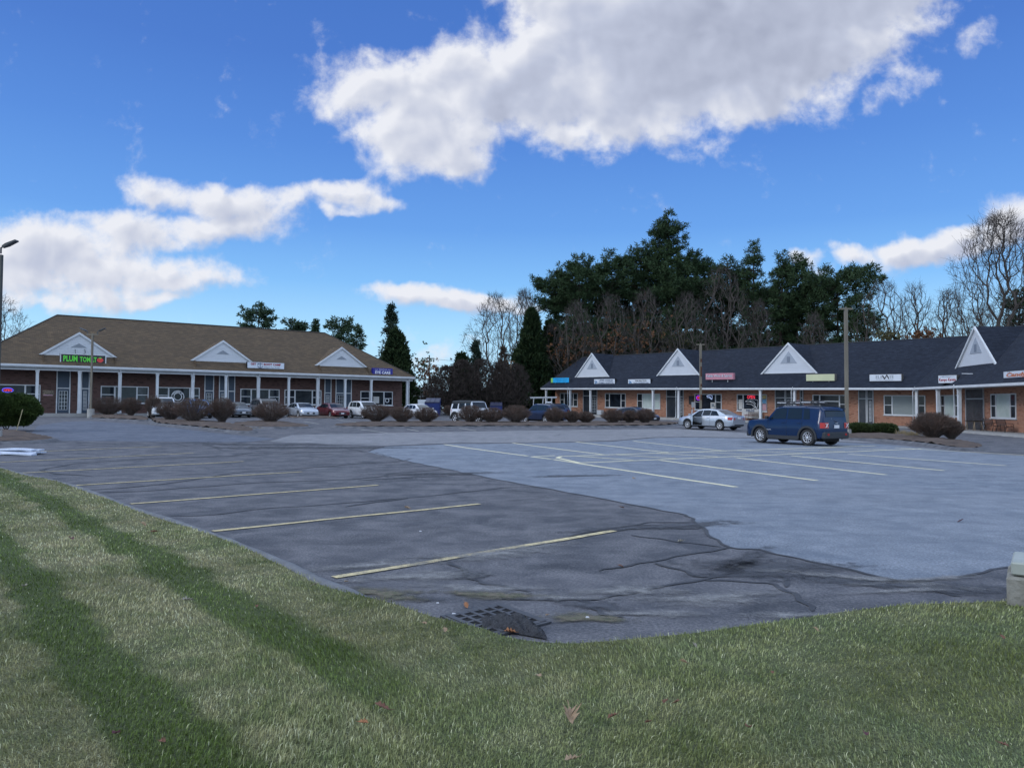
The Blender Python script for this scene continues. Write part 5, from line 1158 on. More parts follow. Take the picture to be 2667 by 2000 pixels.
f=[dp(u,z,0) for u,z in sh]; b=[dp(u,z,.09) for u,z in sh]; dr.add(f+b,[(0,1,2,3,4),(9,8,7,6,5)]+[(i,5+i,5+(i+1)%5,(i+1)%5) for i in range(5)])
do=dr.build('front_door',P_SILV,th,local=True,uv=False)
dr=MB(); dr.add([dp(.06,.98,.045),dp(.90,1.0,.045),dp(.86,1.34,.045),dp(.50,1.36,.045)],[(0,1,2,3)]); dr.build('side_window',M_CG,do,local=True,uv=False)
dr=MB(); dr.tube([dp(.0,.95,.045),dp(.48,1.38,.045),dp(.88,1.37,.045),dp(.93,.98,.045)],.022,5); dr.build('window_frame',P_SILV,do,local=True,uv=False)
dr=MB(); dr.add([dp(u*.96+.02,z*.96+.03,.094) for u,z in sh],[(0,1,2,3,4)]); dr.build('door_lining',M_INT,do,local=True,uv=False)
# left lot, facing the camera
def lot(px,py,typ,pt,label,w='many',az=AZF,name='parked_car',**k):
    p=gp(px,py); h=Vector((math.sin(az),math.cos(az),0)); cc=p-h*(TYPES[typ]['L']/2)*.85; 
    return car(name,typ,Vector((cc.x,cc.y,G(cc.x,cc.y)+.011)),az,pt,label,w,**k)
lot(428,1092,'suv',P_WHITE,'white suv seen between brown shrubs in front of the left shops','five',az=R(150),scale=1.08,rails=True)
lot(528,1090,'suv',P_SKY,'small bright blue car, only its roof showing above shrubs','five',scale=.98)
lot(632,1088,'sedan',P_GREY,'grey sedan facing out beside two round brown shrubs','five')
lot(712,1088,'suv',P_TAUPE,'large taupe suv half hidden behind the round shrub, roof rails showing','five',scale=1.06,rails=True)
lot(806,1090,'sedan',P_SILV,'silver sedan facing out, left of the dark red car','five')
lot(888,1090,'sedan',P_RED,'dark red sedan facing out behind a small shrub','five')
lot(974,1091,'suv',P_WHITE,'white suv facing out, right of the dark red sedan','five')
lot(1118,1092,'sedan',P_WHITE,'white sedan with dark bumper near the blue dumpsters','five',az=R(140))
# middle
def place2(px,py,typ,az,side,pt,label,w='five',name='parked_car',**k):
    return car(name,typ,mid(px,py,az,typ,side),az,pt,label,w,**k)
th,c=place2(1216,1102.5,'jeep4',R(137),-1,P_WHITE,'white off-road suv with black soft top behind leafless shrubs',softtop=True,rails=False,clad=True)
k=MB(); k.box(2.15,2.34,-.75,.75,.52,.66); k.tube([(2.3,-.35,.66),(2.3,-.3,.82),(2.3,.3,.82),(2.3,.35,.66)],.03,6); k.build('winch_bumper',M_CLAD,th,local=True,uv=False)
place2(1396,1102.5,'suv',AZA,1,P_BLUE,'dark blue car parked nose away behind the lamp pole shrub')
place2(1420,1091,'suv',AZA,1,P_BLK2,'dark blue hatchback just beyond the other dark blue car')
place2(1641,1102.5,'prius',R(140),-1,P_BLK2,'very dark blue car with a pale windshield behind three brown shrubs','five')
# ---------------------------------------------------------------- vegetation
M_BARK=pm('bark_grey_brown',(.085,.070,.058),(.05,.042,.036),3,.95); M_TWIG=pm('bare_twigs',(.115,.098,.090),(.07,.06,.056),1.5,.95)
M_TWIGD=pm('thicket_twigs',(.070,.052,.043),(.042,.034,.030),1.2,.95); M_PTR=pm('pine_trunk',(.06,.045,.035),(.035,.028,.022),3,.95)
M_PINE=pm('pine_needles',(.022,.046,.020),(.048,.078,.032),.9,.8,lo=.3,hi=.7,spec=.2); M_PINEL=pm('pine_needles_left',(.026,.052,.028),(.050,.082,.040),.9,.8,spec=.2)
M_ARB=pm('arborvitae_foliage',(.011,.026,.011),(.028,.045,.014),1.4,.85,spec=.2); M_SPR=pm('spruce_needles',(.02,.038,.026),(.035,.052,.034),1.2,.85,spec=.2)
M_YEW=pm('clipped_yew',(.020,.040,.010),(.055,.085,.018),2.2,.8,spec=.25); M_YEW2=pm('low_yew',(.022,.038,.012),(.05,.07,.022),3,.8,spec=.25)
M_SHT=pm('shrub_twigs_red_brown',(.115,.068,.050),(.085,.065,.055),2.5,.95); M_SHS=pm('shrub_stems',(.16,.13,.115),(.09,.072,.065),3,.95)
M_ORL=pm('orange_oak_leaves',(.17,.075,.03),(.10,.05,.025),2,.9); M_REDL=pm('red_leaves',(.25,.05,.02),(.15,.04,.02),4,.9); M_OLV=pm('olive_leaves',(.09,.085,.03),(.06,.055,.025),2,.9)
def tri_mesh(name,V,mat,faces_per=None,quads=False):
    """V: n x k x 3 separate faces"""
    n,k,_=V.shape; me=bpy.data.meshes.new(name); me.vertices.add(n*k); me.vertices.foreach_set('co',V.reshape(-1).astype(np.float32))
    me.loops.add(n*k); me.loops.foreach_set('vertex_index',np.arange(n*k,dtype=np.int32)); me.polygons.add(n); me.polygons.foreach_set('loop_start',(np.arange(n)*k).astype(np.int32))
    me.update(calc_edges=True); me.validate(); me.materials.append(mat); return me
def obj(name,me,par): o=bpy.data.objects.new(name,me); COL.objects.link(o); o.parent=par; return o
def sprays(C,D,n,ln,wd,rg,spread=.9,up=.25):
    """flat tapering leaves: n around each centre C, biased along direction D"""
    C=np.repeat(C,n,0); D=np.repeat(D,n,0); m=len(C)
    d=rg.normal(0,1,(m,3)); d/=np.linalg.norm(d,axis=1)[:,None]; d=d*spread+D+np.array([0,0,up]); d/=np.linalg.norm(d,axis=1)[:,None]
    s=rg.normal(0,1,(m,3)); s-= (s*d).sum(1)[:,None]*d; s/=np.linalg.norm(s,axis=1)[:,None]
    l=ln*rg.uniform(.6,1.3,m)[:,None]; w=wd*rg.uniform(.7,1.3,m)[:,None]; c=C+rg.normal(0,ln*.25,(m,3))
    return np.stack([c-s*w*.5,c+d*l*.55-s*w*.6,c+d*l,c+d*l*.5+s*w*.6],1)
def pine_parts(H,prof,rg,crown0=.25,density=1.0,ln=.55,wd=.13,up=.3,droop=.12,flat=.5,step=.75):
    """prof(h) crown radius at relative height; returns limb MB and needle array"""
    tb=MB(); lean=rg.normal(0,.015,2)
    tr=[(lean[0]*z*1.0,lean[1]*z,z) for z in np.linspace(0,H*.97,9)]; tb.tube(tr,[max(.03,H*.016*(1-i/9)) for i in range(9)],6)
    C=[];D=[]
    z=H*crown0
    while z<H:
        h=(z/H); Rr=prof(h); nb=max(3,int(5*density+rg.integers(0,3))) if h<.93 else 3
        for k in range(nb):
            a=rg.uniform(0,2*np.pi); r=Rr*rg.uniform(.55,1.15); el=(.55*(h-.45))+rg.normal(0,.12)
            dx,dy=math.cos(a),math.sin(a); p0=np.array([lean[0]*z,lean[1]*z,z]); e=p0+np.array([dx*r,dy*r,r*el]); 
            if r>.8: tb.tube([tuple(p0),tuple((p0+e)/2+np.array([0,0,-droop*r*.4])),tuple(e)],[H*.0035,H*.0022,.012],3,cap=False)
            nc=max(2,int(r/.62))
            for i in range(nc):
                f=.30+.70*(i+rg.random())/nc; w=(1.05-f)*r*flat+.25
                for j in range(2 if r>1.5 else 1):
                    q=p0+(e-p0)*f+np.array([rg.normal(0,w*.45),rg.normal(0,w*.45),rg.normal(0,.12)-droop*r*.4*4*f*(1-f)]); C.append(q); D.append((dx*.5,dy*.5,.1))
        z+=step*rg.uniform(.7,1.3)*(1.0 if h<.85 else .6)
    C=np.array(C);D=np.array(D)
    return tb,sprays(C,D,15,ln,wd,rg,up=up)
def tree(name,px,Y,ytop,label,cat,kind,seed,mat=None,width=None,group=None,**k):
    """tree whose top sits at pixel (px,ytop) when it stands at depth Y"""
    p=at(px,ytop,Y); g=G(p.x,p.y); H=p.z-g; r_=np.random.default_rng(seed)
    th=thing(name,(p.x,p.y,g-.05),label,cat,group)
    w=(width or 60)/2/F*Y
    if kind=='pine':
        tb,V=pine_parts(H,k.pop('prof')(w),r_,**k)
        tb.build('trunk',M_PTR,th,local=True,uv=False); obj('crown',tri_mesh('crown',V,mat or M_PINE),th)
    elif kind=='cone':   # arborvitae / spruce: dense tapering shell
        tb=MB(); tb.tube([(0,0,0),(0,0,H*.9)],[H*.02,.03],6); tb.build('trunk',M_PTR,th,local=True,uv=False)
        n=int(k.get('n',900)); t=r_.random(n)**.75; ang=r_.uniform(0,2*np.pi,n); h=1-t; 
        rr=w*np.minimum(1,(t*1.05)**k.get('pw',.8))*r_.uniform(.45,1.1,n)*(1+.16*np.sin(ang*3+h*9)+.10*np.sin(h*31+ang)); C=np.stack([rr*np.cos(ang),rr*np.sin(ang),.2+h*(H-.3)],1)
        D=np.stack([np.cos(ang)*.5,np.sin(ang)*.5,np.full(n,k.get('up',.5))],1); V=sprays(C,D,12,k.get('ln',.5),k.get('wd',.16),r_,spread=.6,up=.2)
        obj('crown',tri_mesh('crown',V,mat or M_ARB),th)
    elif kind=='bare':
        a,b=bare(H,w,r_,**k); a.build('trunk',M_BARK,th,local=True,uv=False,smooth=60); obj('crown',b,th)
    return th
def bare(H,w,r_,fork=.22,levels=4,mat=None,tw=.016,nb=5,lean=0.0,spread=.62,twm=None,leaf=None,N=None,cy=.58,droop=0.0,pw=.75):
    """branching grown toward points filling the crown envelope (greedy tree with balanced path length)"""
    n=N or 620
    # points in the crown: denser toward the outside
    z0=fork*H; u=r_.random(n)**.8; th=r_.uniform(0,2*np.pi,n); hz=z0+(H-z0)*u
    q=(hz-z0)/(H-z0); env=np.sin(np.pi*np.clip(q,0,1)**pw*.93+.12)**.7; rr=w*env*np.sqrt(r_.random(n))*(1+.12*np.sin(th*3+q*7))
    P=np.stack([rr*np.cos(th),rr*np.sin(th),hz],1)
    nt=6; T=np.stack([lean*H*.3*np.linspace(0,1,nt)+r_.normal(0,.004*H,nt),r_.normal(0,.004*H,nt),np.linspace(0,z0+.06*H,nt)],1); T[0]=0
    X=np.concatenate([T,P]); m=len(X); par=np.full(m,-1); par[1:nt]=np.arange(nt-1); pl=np.zeros(m); pl[:nt]=np.linalg.norm(T,axis=1)
    best=np.full(m,1e9); bp=np.zeros(m,int); done=np.zeros(m,bool); done[:nt]=True; k_=.62
    for i_ in range(2,nt):
        c=np.linalg.norm(X-X[i_],axis=1)+k_*pl[i_]; b=c<best; best[b]=c[b]; bp[b]=i_
    order=list(range(nt))
    for _ in range(m-nt):
        best[done]=1e9; i_=int(np.argmin(best)); done[i_]=True; p_=bp[i_]; par[i_]=p_; pl[i_]=pl[p_]+np.linalg.norm(X[i_]-X[p_]); order.append(i_)
        c=np.linalg.norm(X-X[i_],axis=1)+k_*pl[i_]; b=(c<best)&~done; best[b]=c[b]; bp[b]=i_
    area=np.full(m,0.0); nch=np.zeros(m,int)
    for i_ in order[::-1]:
        if nch[i_]==0: area[i_]=1.0
        if par[i_]>=0: area[par[i_]]+=area[i_]; nch[par[i_]]+=1
    R0=H*.0145; rad=np.maximum(tw,R0*(area/area[0])**.46)
    # relax towards parents for smoother limbs
    tb=MB(); A=[];B=[];ra=[];rb=[]
    for i_ in order[1:]:
        p_=par[i_]; r0=min(rad[p_],rad[i_]*1.25); 
        a=X[p_]; b=X[i_]; L_=np.linalg.norm(b-a); mid=(a+b)/2+r_.normal(0,.04,3)*L_+np.array([0,0,-.05*L_])
        if rad[i_]>tw*2.2 or i_<nt: tb.tube([tuple(a),tuple(mid),tuple(b)],[r0,(r0+rad[i_])/2,rad[i_]],5,cap=False)
        else: A+= [a,mid]; B+=[mid,b]; ra+=[r0,rad[i_]]; rb+=[rad[i_],rad[i_]*.9]
    for i_ in range(nt,m):
        d0=X[i_]-X[par[i_]]; d0/=np.linalg.norm(d0)+1e-9
        for t_ in range(4 if nch[i_]==0 else nb-3):
            d=d0*.9+r_.normal(0,.55,3)+np.array([0,0,.35]); d/=np.linalg.norm(d); l=H*.045*r_.uniform(.5,1.3); q1=X[i_]+d*l*.5; d2=d+r_.normal(0,.35,3)+np.array([0,0,.15]); q2=q1+d2*l*.5
            A+=[X[i_],q1]; B+=[q1,q2]; ra+=[tw*.85,tw*.6]; rb+=[tw*.6,tw*.35]
            q3=q1+(d+r_.normal(0,.6,3))*l*.4; A.append(q1); B.append(q3); ra.append(tw*.6); rb.append(tw*.35)
    A=np.array(A);B=np.array(B);ra=np.array(ra);rb=np.array(rb)
    d=B-A; s=np.cross(d,np.array([.2,.9,.3])); s/=np.linalg.norm(s,axis=1)[:,None]+1e-9; t=np.cross(d,s); t/=np.linalg.norm(t,axis=1)[:,None]+1e-9
    V=np.concatenate([np.stack([A-u*ra[:,None],A+u*ra[:,None],B+u*rb[:,None],B-u*rb[:,None]],1) for u in (s,t)])
    return tb,tri_mesh('twigs',V,twm or M_TWIG)
P_WP=lambda w: (lambda h: w*(.62+.38*math.sin(h*17))*(.75+.25*math.sin(min(1,max(0,(h-.1)/.8))*math.pi)) if h<.84 else w*.85*max(.12,(1-h)/.16)**.7)   # broad white pine
P_BIG=lambda w: (lambda h: w*(1.0-.60*max(0,(h-.35)/.65))*(.84+.22*math.sin(h*22)) if h<.88 else w*max(.07,(1-h)*2.7)**1.0)
P_UMB=lambda w: (lambda h: w*(.45+.8*max(0,h-.3)) if h<.85 else w*max(.25,math.sqrt(max(0,1-((h-.85)/.15)**2))))
P_THIN=lambda w: (lambda h: w*(1-h*.55) if h<.9 else w*.35)
gl='pines rising behind the brown roof'; gr='tall pines behind the slate roof'; gb='leafless trees behind the slate roof'
tree('pine_tree',672,130,790,'broad dark pine at left of those behind the brown roof ridge','tree','pine',1,M_PINEL,118,gl,prof=P_WP)
tree('pine_tree',762,132,834,'low wide pine just right of the broad pine over the brown roof','tree','pine',2,M_PINEL,80,gl,prof=P_UMB)
tree('pine_tree',817,128,834,'small narrow pine top over the brown roof ridge','tree','pine',3,M_PINEL,28,gl,prof=P_THIN)
tree('pine_tree',885,124,831,'round dense pine above the right hip of the brown roof','tree','pine',4,M_PINEL,94,gl,prof=P_UMB)
tree('pine_tree',932,120,852,'smaller pine sloping down the right hip of the brown roof','tree','pine',5,M_PINEL,64,gl,prof=P_WP)
tree('spruce_tree',1014,108,795,'tall open spruce right of the brown building','tree','pine',6,M_SPR,100,None,prof=lambda w:(lambda h:w*(1-h)**.85*1.05+.12),crown0=.12,droop=.35,step=.6,flat=.35,up=.0)
tree('arborvitae',1032,98,858,'tall dense dark green conifer at the end of the brown building','tree','cone',7,M_ARB,115,None,n=1500,pw=.62)
tree('bare_tree',-6,92,775,'leafless tree at the far left behind the brown roof','tree','bare',8,None,190,None,tw=.016)
# centre
tree('bare_tree',1290,118,770,'pale leafless tree with arching limbs left of the dark conifers','tree','bare',9,None,170,gb,tw=.017,lean=.25,fork=.15)
tree('bare_tree',1366,120,760,'thin leafless tree between the arching tree and the pines','tree','bare',10,None,110,gb,tw=.016)
tree('arborvitae',1385,112,806,'tall dark conifer with hanging foliage left of the slate roof','tree','cone',11,M_ARB,128,None,n=1700,pw=.85,ln=.75)
tree('arborvitae',1434,114,838,'second dark conifer, touching the end of the slate roof','tree','cone',12,M_ARB,112,None,n=1500,pw=.75,ln=.75)
tree('small_conifer',1236,112,892,'small open conifer above the dark thicket','tree','pine',13,M_SPR,58,None,prof=lambda w:(lambda h:w*(1-h)**.8+.1),crown0=.15,step=.5)
tree('small_conifer',1202,106,921,'small dark pointed conifer at the left end of the thicket','tree','cone',14,M_ARB,66,None,n=700,pw=.45)
tree('small_conifer',1312,108,902,'reddish brown pointed tree within the thicket','tree','cone',15,pm('rusty_needles',(.055,.035,.022),(.035,.026,.018),2,.9),60,None,n=300)
for i,(px,Y,yt,wd,lb) in enumerate(((1165,96,955,110,'low dark bare thicket left end, beside the blue dumpsters'),(1205,98,940,120,'dark bare thicket behind the white off-road suv'),(1255,98,938,120,'dark purplish bare thicket in the middle of the clump'),(1300,98,945,110,'tangled bare thicket just left of the wooden pole'),(1345,100,950,90,'bare thicket between the wooden pole and the dark conifers'),(1130,104,985,90,'sparse bare shrubs left of the thicket'))):
    tree('bare_thicket',px,Y,yt,lb,'thicket','bare',30+i,None,wd,'bare thickets between the two buildings',tw=.024,nb=7,fork=.03,N=850,pw=.95,twm=M_TWIGD)
def leafcloud(px,py,Y,wpx,hpx,mat,name,label,cat,seed,n=260,ln=.3,wd=.2,grp=None):
    r_=np.random.default_rng(seed); p=at(px,py,Y); g=G(p.x,p.y); th=thing(name,(p.x,p.y,g),label,cat,grp)
    C=r_.normal(0,.5,(n,3))*np.array([wpx/F*Y*.5,wpx/F*Y*.5,hpx/F*Y*.5]); C[:,2]+=p.z-g
    V=sprays(C,np.zeros((n,3)),7,ln,wd,r_); obj('leaves',tri_mesh('leaves',V,mat),th)
    tb=MB(); H=p.z-g
    for i in range(7): c=C[i*9]; tb.tube([(0,0,0),tuple(c*np.array([.3,.3,.55])),tuple(c)],[.09,.05,.02],4,cap=False)
    tb.build('trunk',M_BARK,th,local=True,uv=False); return th
for i,(px,py,Y,w,h,m,lb) in enumerate(((1118,985,112,50,60,M_ORL,'brown leaved small oak beside the utility pole'),(1560,905,112,90,50,M_ORL,'orange leaved oak above the first steep gable'),(1655,880,114,90,80,M_ORL,'rust leaved oak between the first two steep gables'),(1740,880,115,80,50,M_OLV,'olive brown leaved sapling above the second steep gable'),(1455,925,112,50,50,M_ORL,'dull orange leaves beside the end of the slate roof'),(2410,877,100,46,22,M_ORL,'small orange leaved tree over the long slate roof'),(1095,960,125,60,45,M_PINEL,'pale green bush beyond the gap between the buildings'),(2315,880,100,30,26,M_OLV,'olive leaves low behind the long slate roof'))):
    leafcloud(px,py,Y,w*2.0,h*1.8,m,'leafy_tree',lb,'tree',60+i,n=110)
# big pine group
big=[(1450,122,706,120,P_WP,'leftmost pine of the big group, spreading toward the gap'),(1512,120,668,130,P_WP,'dense pine second from left in the big group'),(1592,121,652,120,P_WP,'pine with a ragged top left of the tallest pine'),
 (1732,124,556,215,P_BIG,'tallest pine in the photo, above the second gable'),(1668,126,640,130,P_WP,'dark pine tucked left of the tallest pine'),(1812,126,650,110,P_WP,'dark pine tucked right of the tallest pine'),
 (1958,122,634,74,P_THIN,'narrow tall pine in the dip of the big group'),(1890,130,672,100,P_WP,'open pine behind the grey bare trees'),(2022,120,660,80,P_THIN,'thin open pine left of the round topped pine'),(2072,122,662,90,P_WP,'pine between the thin pine and the round topped one'),
 (2180,116,706,165,P_UMB,'round topped pine directly behind the tall lamp pole'),(2120,119,735,110,P_WP,'lower pine left of the round topped pine'),(1560,128,720,120,P_WP,'background pine filling behind the left pines'),(1760,130,720,140,P_WP,'background pine filling behind the tallest pine'),(1970,128,740,150,P_WP,'background pine filling behind the narrow pine'),(2245,112,800,90,P_WP,'low pine skirt right of the round topped pine'),(1500,131,735,150,P_WP,'far pine filling low between the two leftmost pines'),(1640,132,740,150,P_WP,'far pine filling below the ragged topped pine'),(1870,132,735,160,P_WP,'far pine filling right of the tallest pine'),(2060,130,760,140,P_WP,'far pine filling behind the thin open pine'),(2660,92,755,70,P_UMB,'pine at the far right edge behind the big bare tree')]
for i,(px,Y,yt,wd,pf,lb) in enumerate(big):
    tree('pine_tree',px,Y,yt,lb,'tree','pine',100+i,M_PINE,wd*1.45,gr,prof=pf,crown0=.14,ln=.62,wd=.095,density=1.3)
for i,(px,Y,yt,wd,lb) in enumerate(((1500,110,790,140,'brownish bare tree in front of the left pines'),(1590,111,770,150,'bare tree over the first gable, in front of pines'),(1680,112,760,150,'bare tree in front of the tallest pine, left side'),(1790,110,770,170,'grey branching bare tree in front of the tallest pine'),(1880,112,700,190,'large grey bare tree right of the tallest pine'),(1975,110,790,120,'bare tree in front of the narrow pine'),(2120,108,820,110,'small bare tree left of the tall lamp pole'),
   (2300,104,738,200,'fan shaped bare tree over the slate roof, right of the pines'),(2385,106,745,150,'upright bare tree beside the fan shaped one'),(2470,104,756,130,'slender bare tree left of the big oak'),(2560,100,800,150,'low bare tree in front of the big oak'),(1440,113,850,100,'bare branches in front of the second dark conifer'))):
    tree('bare_tree',px,Y,yt,lb,'tree','bare',200+i,None,wd,gb,tw=.012,nb=5,fork=.10 if i>6 else .14,N=480)
tree('bare_tree',2600,90,566,'big leafless oak at the right edge with thick forking trunk','tree','bare',231,None,270,gb,tw=.017,nb=5,fork=.26,N=1100)
# ---------------------------------------------------------------- shrubs
def shrub(px0,px1,ytop,ybase,label,seed,Yoff=0.0,red=1.0,dense=1.0,mat=None):
    p=gp((px0+px1)/2,ybase+(3.5 if 1094<ybase<1110 else 0)); Y=p.y+Yoff; w=(px1-px0)/2/F*Y; H=(ybase-ytop)/F*Y; r_=np.random.default_rng(seed)
    th=thing('leafless_shrub',(p.x,p.y+w*.3,p.z+.13),label,'shrub','trimmed leafless shrubs on the mulch islands')
    H-=.13
    st=MB(); ns=20
    nS=int(230*dense)
    for i in range(ns):
        a=2*math.pi*i/ns+r_.uniform(-.3,.3); k=r_.uniform(.25,.9); b=np.array([math.cos(a)*w*.12,math.sin(a)*w*.12,0]); m=np.array([math.cos(a)*w*.5*k,math.sin(a)*w*.5*k,H*.35]); e=np.array([math.cos(a)*w*.9*k,math.sin(a)*w*.9*k,H*(.62+.25*(1-k))])
        st.tube([tuple(b),tuple(m),tuple(e)],[.026*H/1.2,.020*H/1.2,.010],4,cap=False)
    st.build('stems',M_SHS,th,local=True,uv=False)
    # secondary twigs, bushy clipped shell
    A=[];B=[];
    n2=int(900*dense)
    a=r_.uniform(0,2*np.pi,n2); u=r_.uniform(-.22,1,n2); el=np.arcsin(np.clip(u,-1,1)); cr=np.cos(el)
    def prof(sn): return np.where(sn>0,1.0,1.0-(-sn)*1.15)
    shell=np.stack([w*cr*np.cos(a)*prof(u),w*cr*np.sin(a)*prof(u),H*.50+H*.5*np.clip(u,-1,1)*np.where(u>0,1,.9)],1)*1.0
    lump=1+.09*np.sin(a*3+u*4+seed)+.06*np.sin(a*7+u*5+seed*2)+.07*r_.normal(0,1,n2)
    shell[:,:2]*=lump[:,None]; shell[:,2]=np.minimum(shell[:,2]*(1+.05*r_.normal(0,1,n2)+.05*np.sin(a*4+seed)),H*1.03)
    root=shell*np.array([.62,.62,.72])+r_.normal(0,.05,(n2,3))*w; root[:,2]=np.maximum(.08,root[:,2]-H*.05)
    mid_=(root+shell)/2+r_.normal(0,.03,(n2,3))*w
    def tw(A,B,r0,r1):
        d=B-A; s=np.cross(d,r_.normal(0,1,d.shape)); s/=np.linalg.norm(s,axis=1)[:,None]+1e-9
        return np.stack([A-s*r0,A+s*r0,B+s*r1,B-s*r1],1)
    k=max(.006,.000095*Y)
    V=[tw(root,mid_,k,k*.8),tw(mid_,shell,k*.8,k*.5)]
    for j in range(3):
        o=r_.normal(0,.10,(n2,3))*min(w,H); e=shell+o*np.array([1,1,.6]); e[:,2]=np.minimum(e[:,2],H*1.03); V.append(tw(mid_+(shell-mid_)*r_.uniform(.1,.6,(n2,1)),e,k*.8,k*.5))
    # long stems to the shell
    n3=int(420*dense); i3=r_.integers(0,n2,n3); b3=np.stack([r_.normal(0,.1,n3)*w,r_.normal(0,.1,n3)*w,np.zeros(n3)],1); m3=shell[i3]*np.array([.5,.5,.42]); V2=np.concatenate([tw(b3,m3,k*1.3,k*1.1),tw(m3,shell[i3]*.9,k*1.1,k*.7)])
    obj('stem_spray',tri_mesh('stem_spray',V2,M_SHS),th)
    obj('twigs',tri_mesh('twigs',np.concatenate(V),mat or M_SHT),th)
    return th
SH=[(232,318,1033,1087,'brown shrub at the left end of its island, beside a lamp pole base'),(312,362,1036,1088,'low brown shrub between the pole shrub and the white suv'),(374,416,1030,1092,'thin open shrub in front of the white suv nose'),(404,474,1042,1098,'brown shrub overlapping the white suv'),(448,545,1034,1103,'widest dark brown shrub of the left hedge row'),(538,610,1033,1102,'dense dark shrub at the right end of the hedge row'),
 (655,747,1042,1104,'single round brown shrub in front of the taupe suv'),(848,884,1057,1087,'small far shrub before the dark red sedan'),(937,1016,1050,1103,'rounded shrub in front of the second white suv'),(1015,1076,1056,1105,'vase shaped shrub right of the rounded one, left of the white sedan'),(1078,1140,1058,1105,'shrub covering the white sedan with the dark bumper'),(1154,1180,1056,1086,'small far shrub behind the back of the off-road suv'),
 (1194,1258,1052,1104,'open vase shrub hiding the off-road suv door'),(1248,1315,1058,1105,'dense shrub hiding the off-road suv bumper'),(1306,1380,1052,1105,'round topped shrub under the wooden pole'),(1418,1472,1058,1105,'shrub at the tail of the dark blue car'),(1470,1512,1066,1105,'small shrub second from the dark blue car tail'),(1504,1549,1068,1105,'fan shaped grey stemmed shrub left of the very dark car'),
 (1568,1628,1062,1105,'shrub over the rear wheel of the very dark car'),(1620,1664,1065,1105,'middle shrub before the very dark car'),(1655,1708,1061,1105,'shrub over the front of the very dark car'),(2386,2490,1075,1152,'large red brown shrub nearest the corner shop, on the right island'),(2455,2512,1092,1153,'greyer shrub joined to the right side of the large red brown one')]
for i,(a,b,c_,d_,lb) in enumerate(SH): shrub(a,b,c_,d_,lb,300+i,dense=1.7 if i==21 else 1.0)
def clipped(px0,px1,ytop,ybase,label,seed,mat,n=2600,name='evergreen_bush',ln=.10,wd=.035,sq=.7,under=.85,Y=None):
    p=gp((px0+px1)/2,ybase)
    if Y: p=at((px0+px1)/2,1066,Y); p.z=G(p.x,p.y)
    Y=p.y; w=(px1-px0)/2/F*Y; H=at((px0+px1)/2,ytop,Y).z-p.z; r_=np.random.default_rng(seed)
    th=thing(name,(p.x,p.y+min(w*.4,1.2),p.z+.08),label,'bush')
    a=r_.uniform(0,2*np.pi,n); u=r_.uniform(-.8,1,n); s=np.sqrt(1-u*u)**sq
    sh=np.stack([w*s*np.cos(a),min(w*.8,2.5)*s*np.sin(a),H*.52+H*.46*u],1); sh[:,:2]*=np.where(u<-.2,under,1)[:,None]; sh*=(1+.035*np.sin(a*6+u*5)+.02*r_.normal(0,1,n))[:,None]
    inner=sh[:n//2]*np.array([.82,.82,.9]); C=np.concatenate([sh,inner]); D=np.concatenate([sh,inner])-np.array([0,0,H*.4]); D/=np.linalg.norm(D,axis=1)[:,None]
    V=sprays(C,D*.9,10,ln,wd,r_,spread=.7,up=.15); obj('foliage',tri_mesh('foliage',V,mat),th)
    tb=MB()
    for i in range(6): q=2*math.pi*i/6; tb.tube([(.03*math.cos(q),.03*math.sin(q),-.05),(w*.3*math.cos(q),w*.25*math.sin(q),H*.4)],[.03,.015],5,cap=False)
    tb.build('stems',M_BARK,th,local=True,uv=False); return th
clipped(-85,74,1032,1124,'large clipped dark green bush on the left island by the lamp pole',401,M_YEW,5200,ln=.11,wd=.03)
clipped(2207,2279,1108,1137,'low clipped yew left of its twin, beside the tall pole base',402,M_YEW2,1500)
clipped(2274,2341,1109,1138,'low clipped yew right of its twin on the right island',403,M_YEW2,1500)
clipped(1140,1330,1020,1092,'long dark hedge behind the white off-road suv',404,pm('dark_hedge',(.012,.022,.012),(.022,.03,.018),1,.9),1500,name='hedge',ln=.35,wd=.12,Y=99)
# dry grass tufts
def tuft(px,py,label,seed,n=260,h=.28,mat=None,w=.35):
    p=gp(px,py); r_=np.random.default_rng(seed); C=np.stack([r_.normal(0,w*.4,n),r_.normal(0,w*.3,n),np.zeros(n)],1); D=np.stack([C[:,0]*1.2,C[:,1]*1.2,np.ones(n)],1)
    V=sprays(C,D,2,h,.02,r_,spread=.35,up=.6); th=tri_mesh('grass_tuft',V,mat or pm('dry_grass',(.28,.22,.13),(.18,.15,.09),4,.9)); o=bpy.data.objects.new('grass_tuft',th); COL.objects.link(o); o.location=(p.x,p.y,p.z+.1); tag(o,label,'grass')
tuft(2352,1141,'dry tan grass tuft beside the right low yew',501); tuft(2378,1146,'second dry grass tuft nearer the large red brown shrub',502)
tuft(316,1086,'clump of red fallen leaves under the left hedge',503,200,.12,M_REDL,.5)
tuft(600,1120,'matted dry grass at the tail of the left island',504,500,.08,None,1.6)
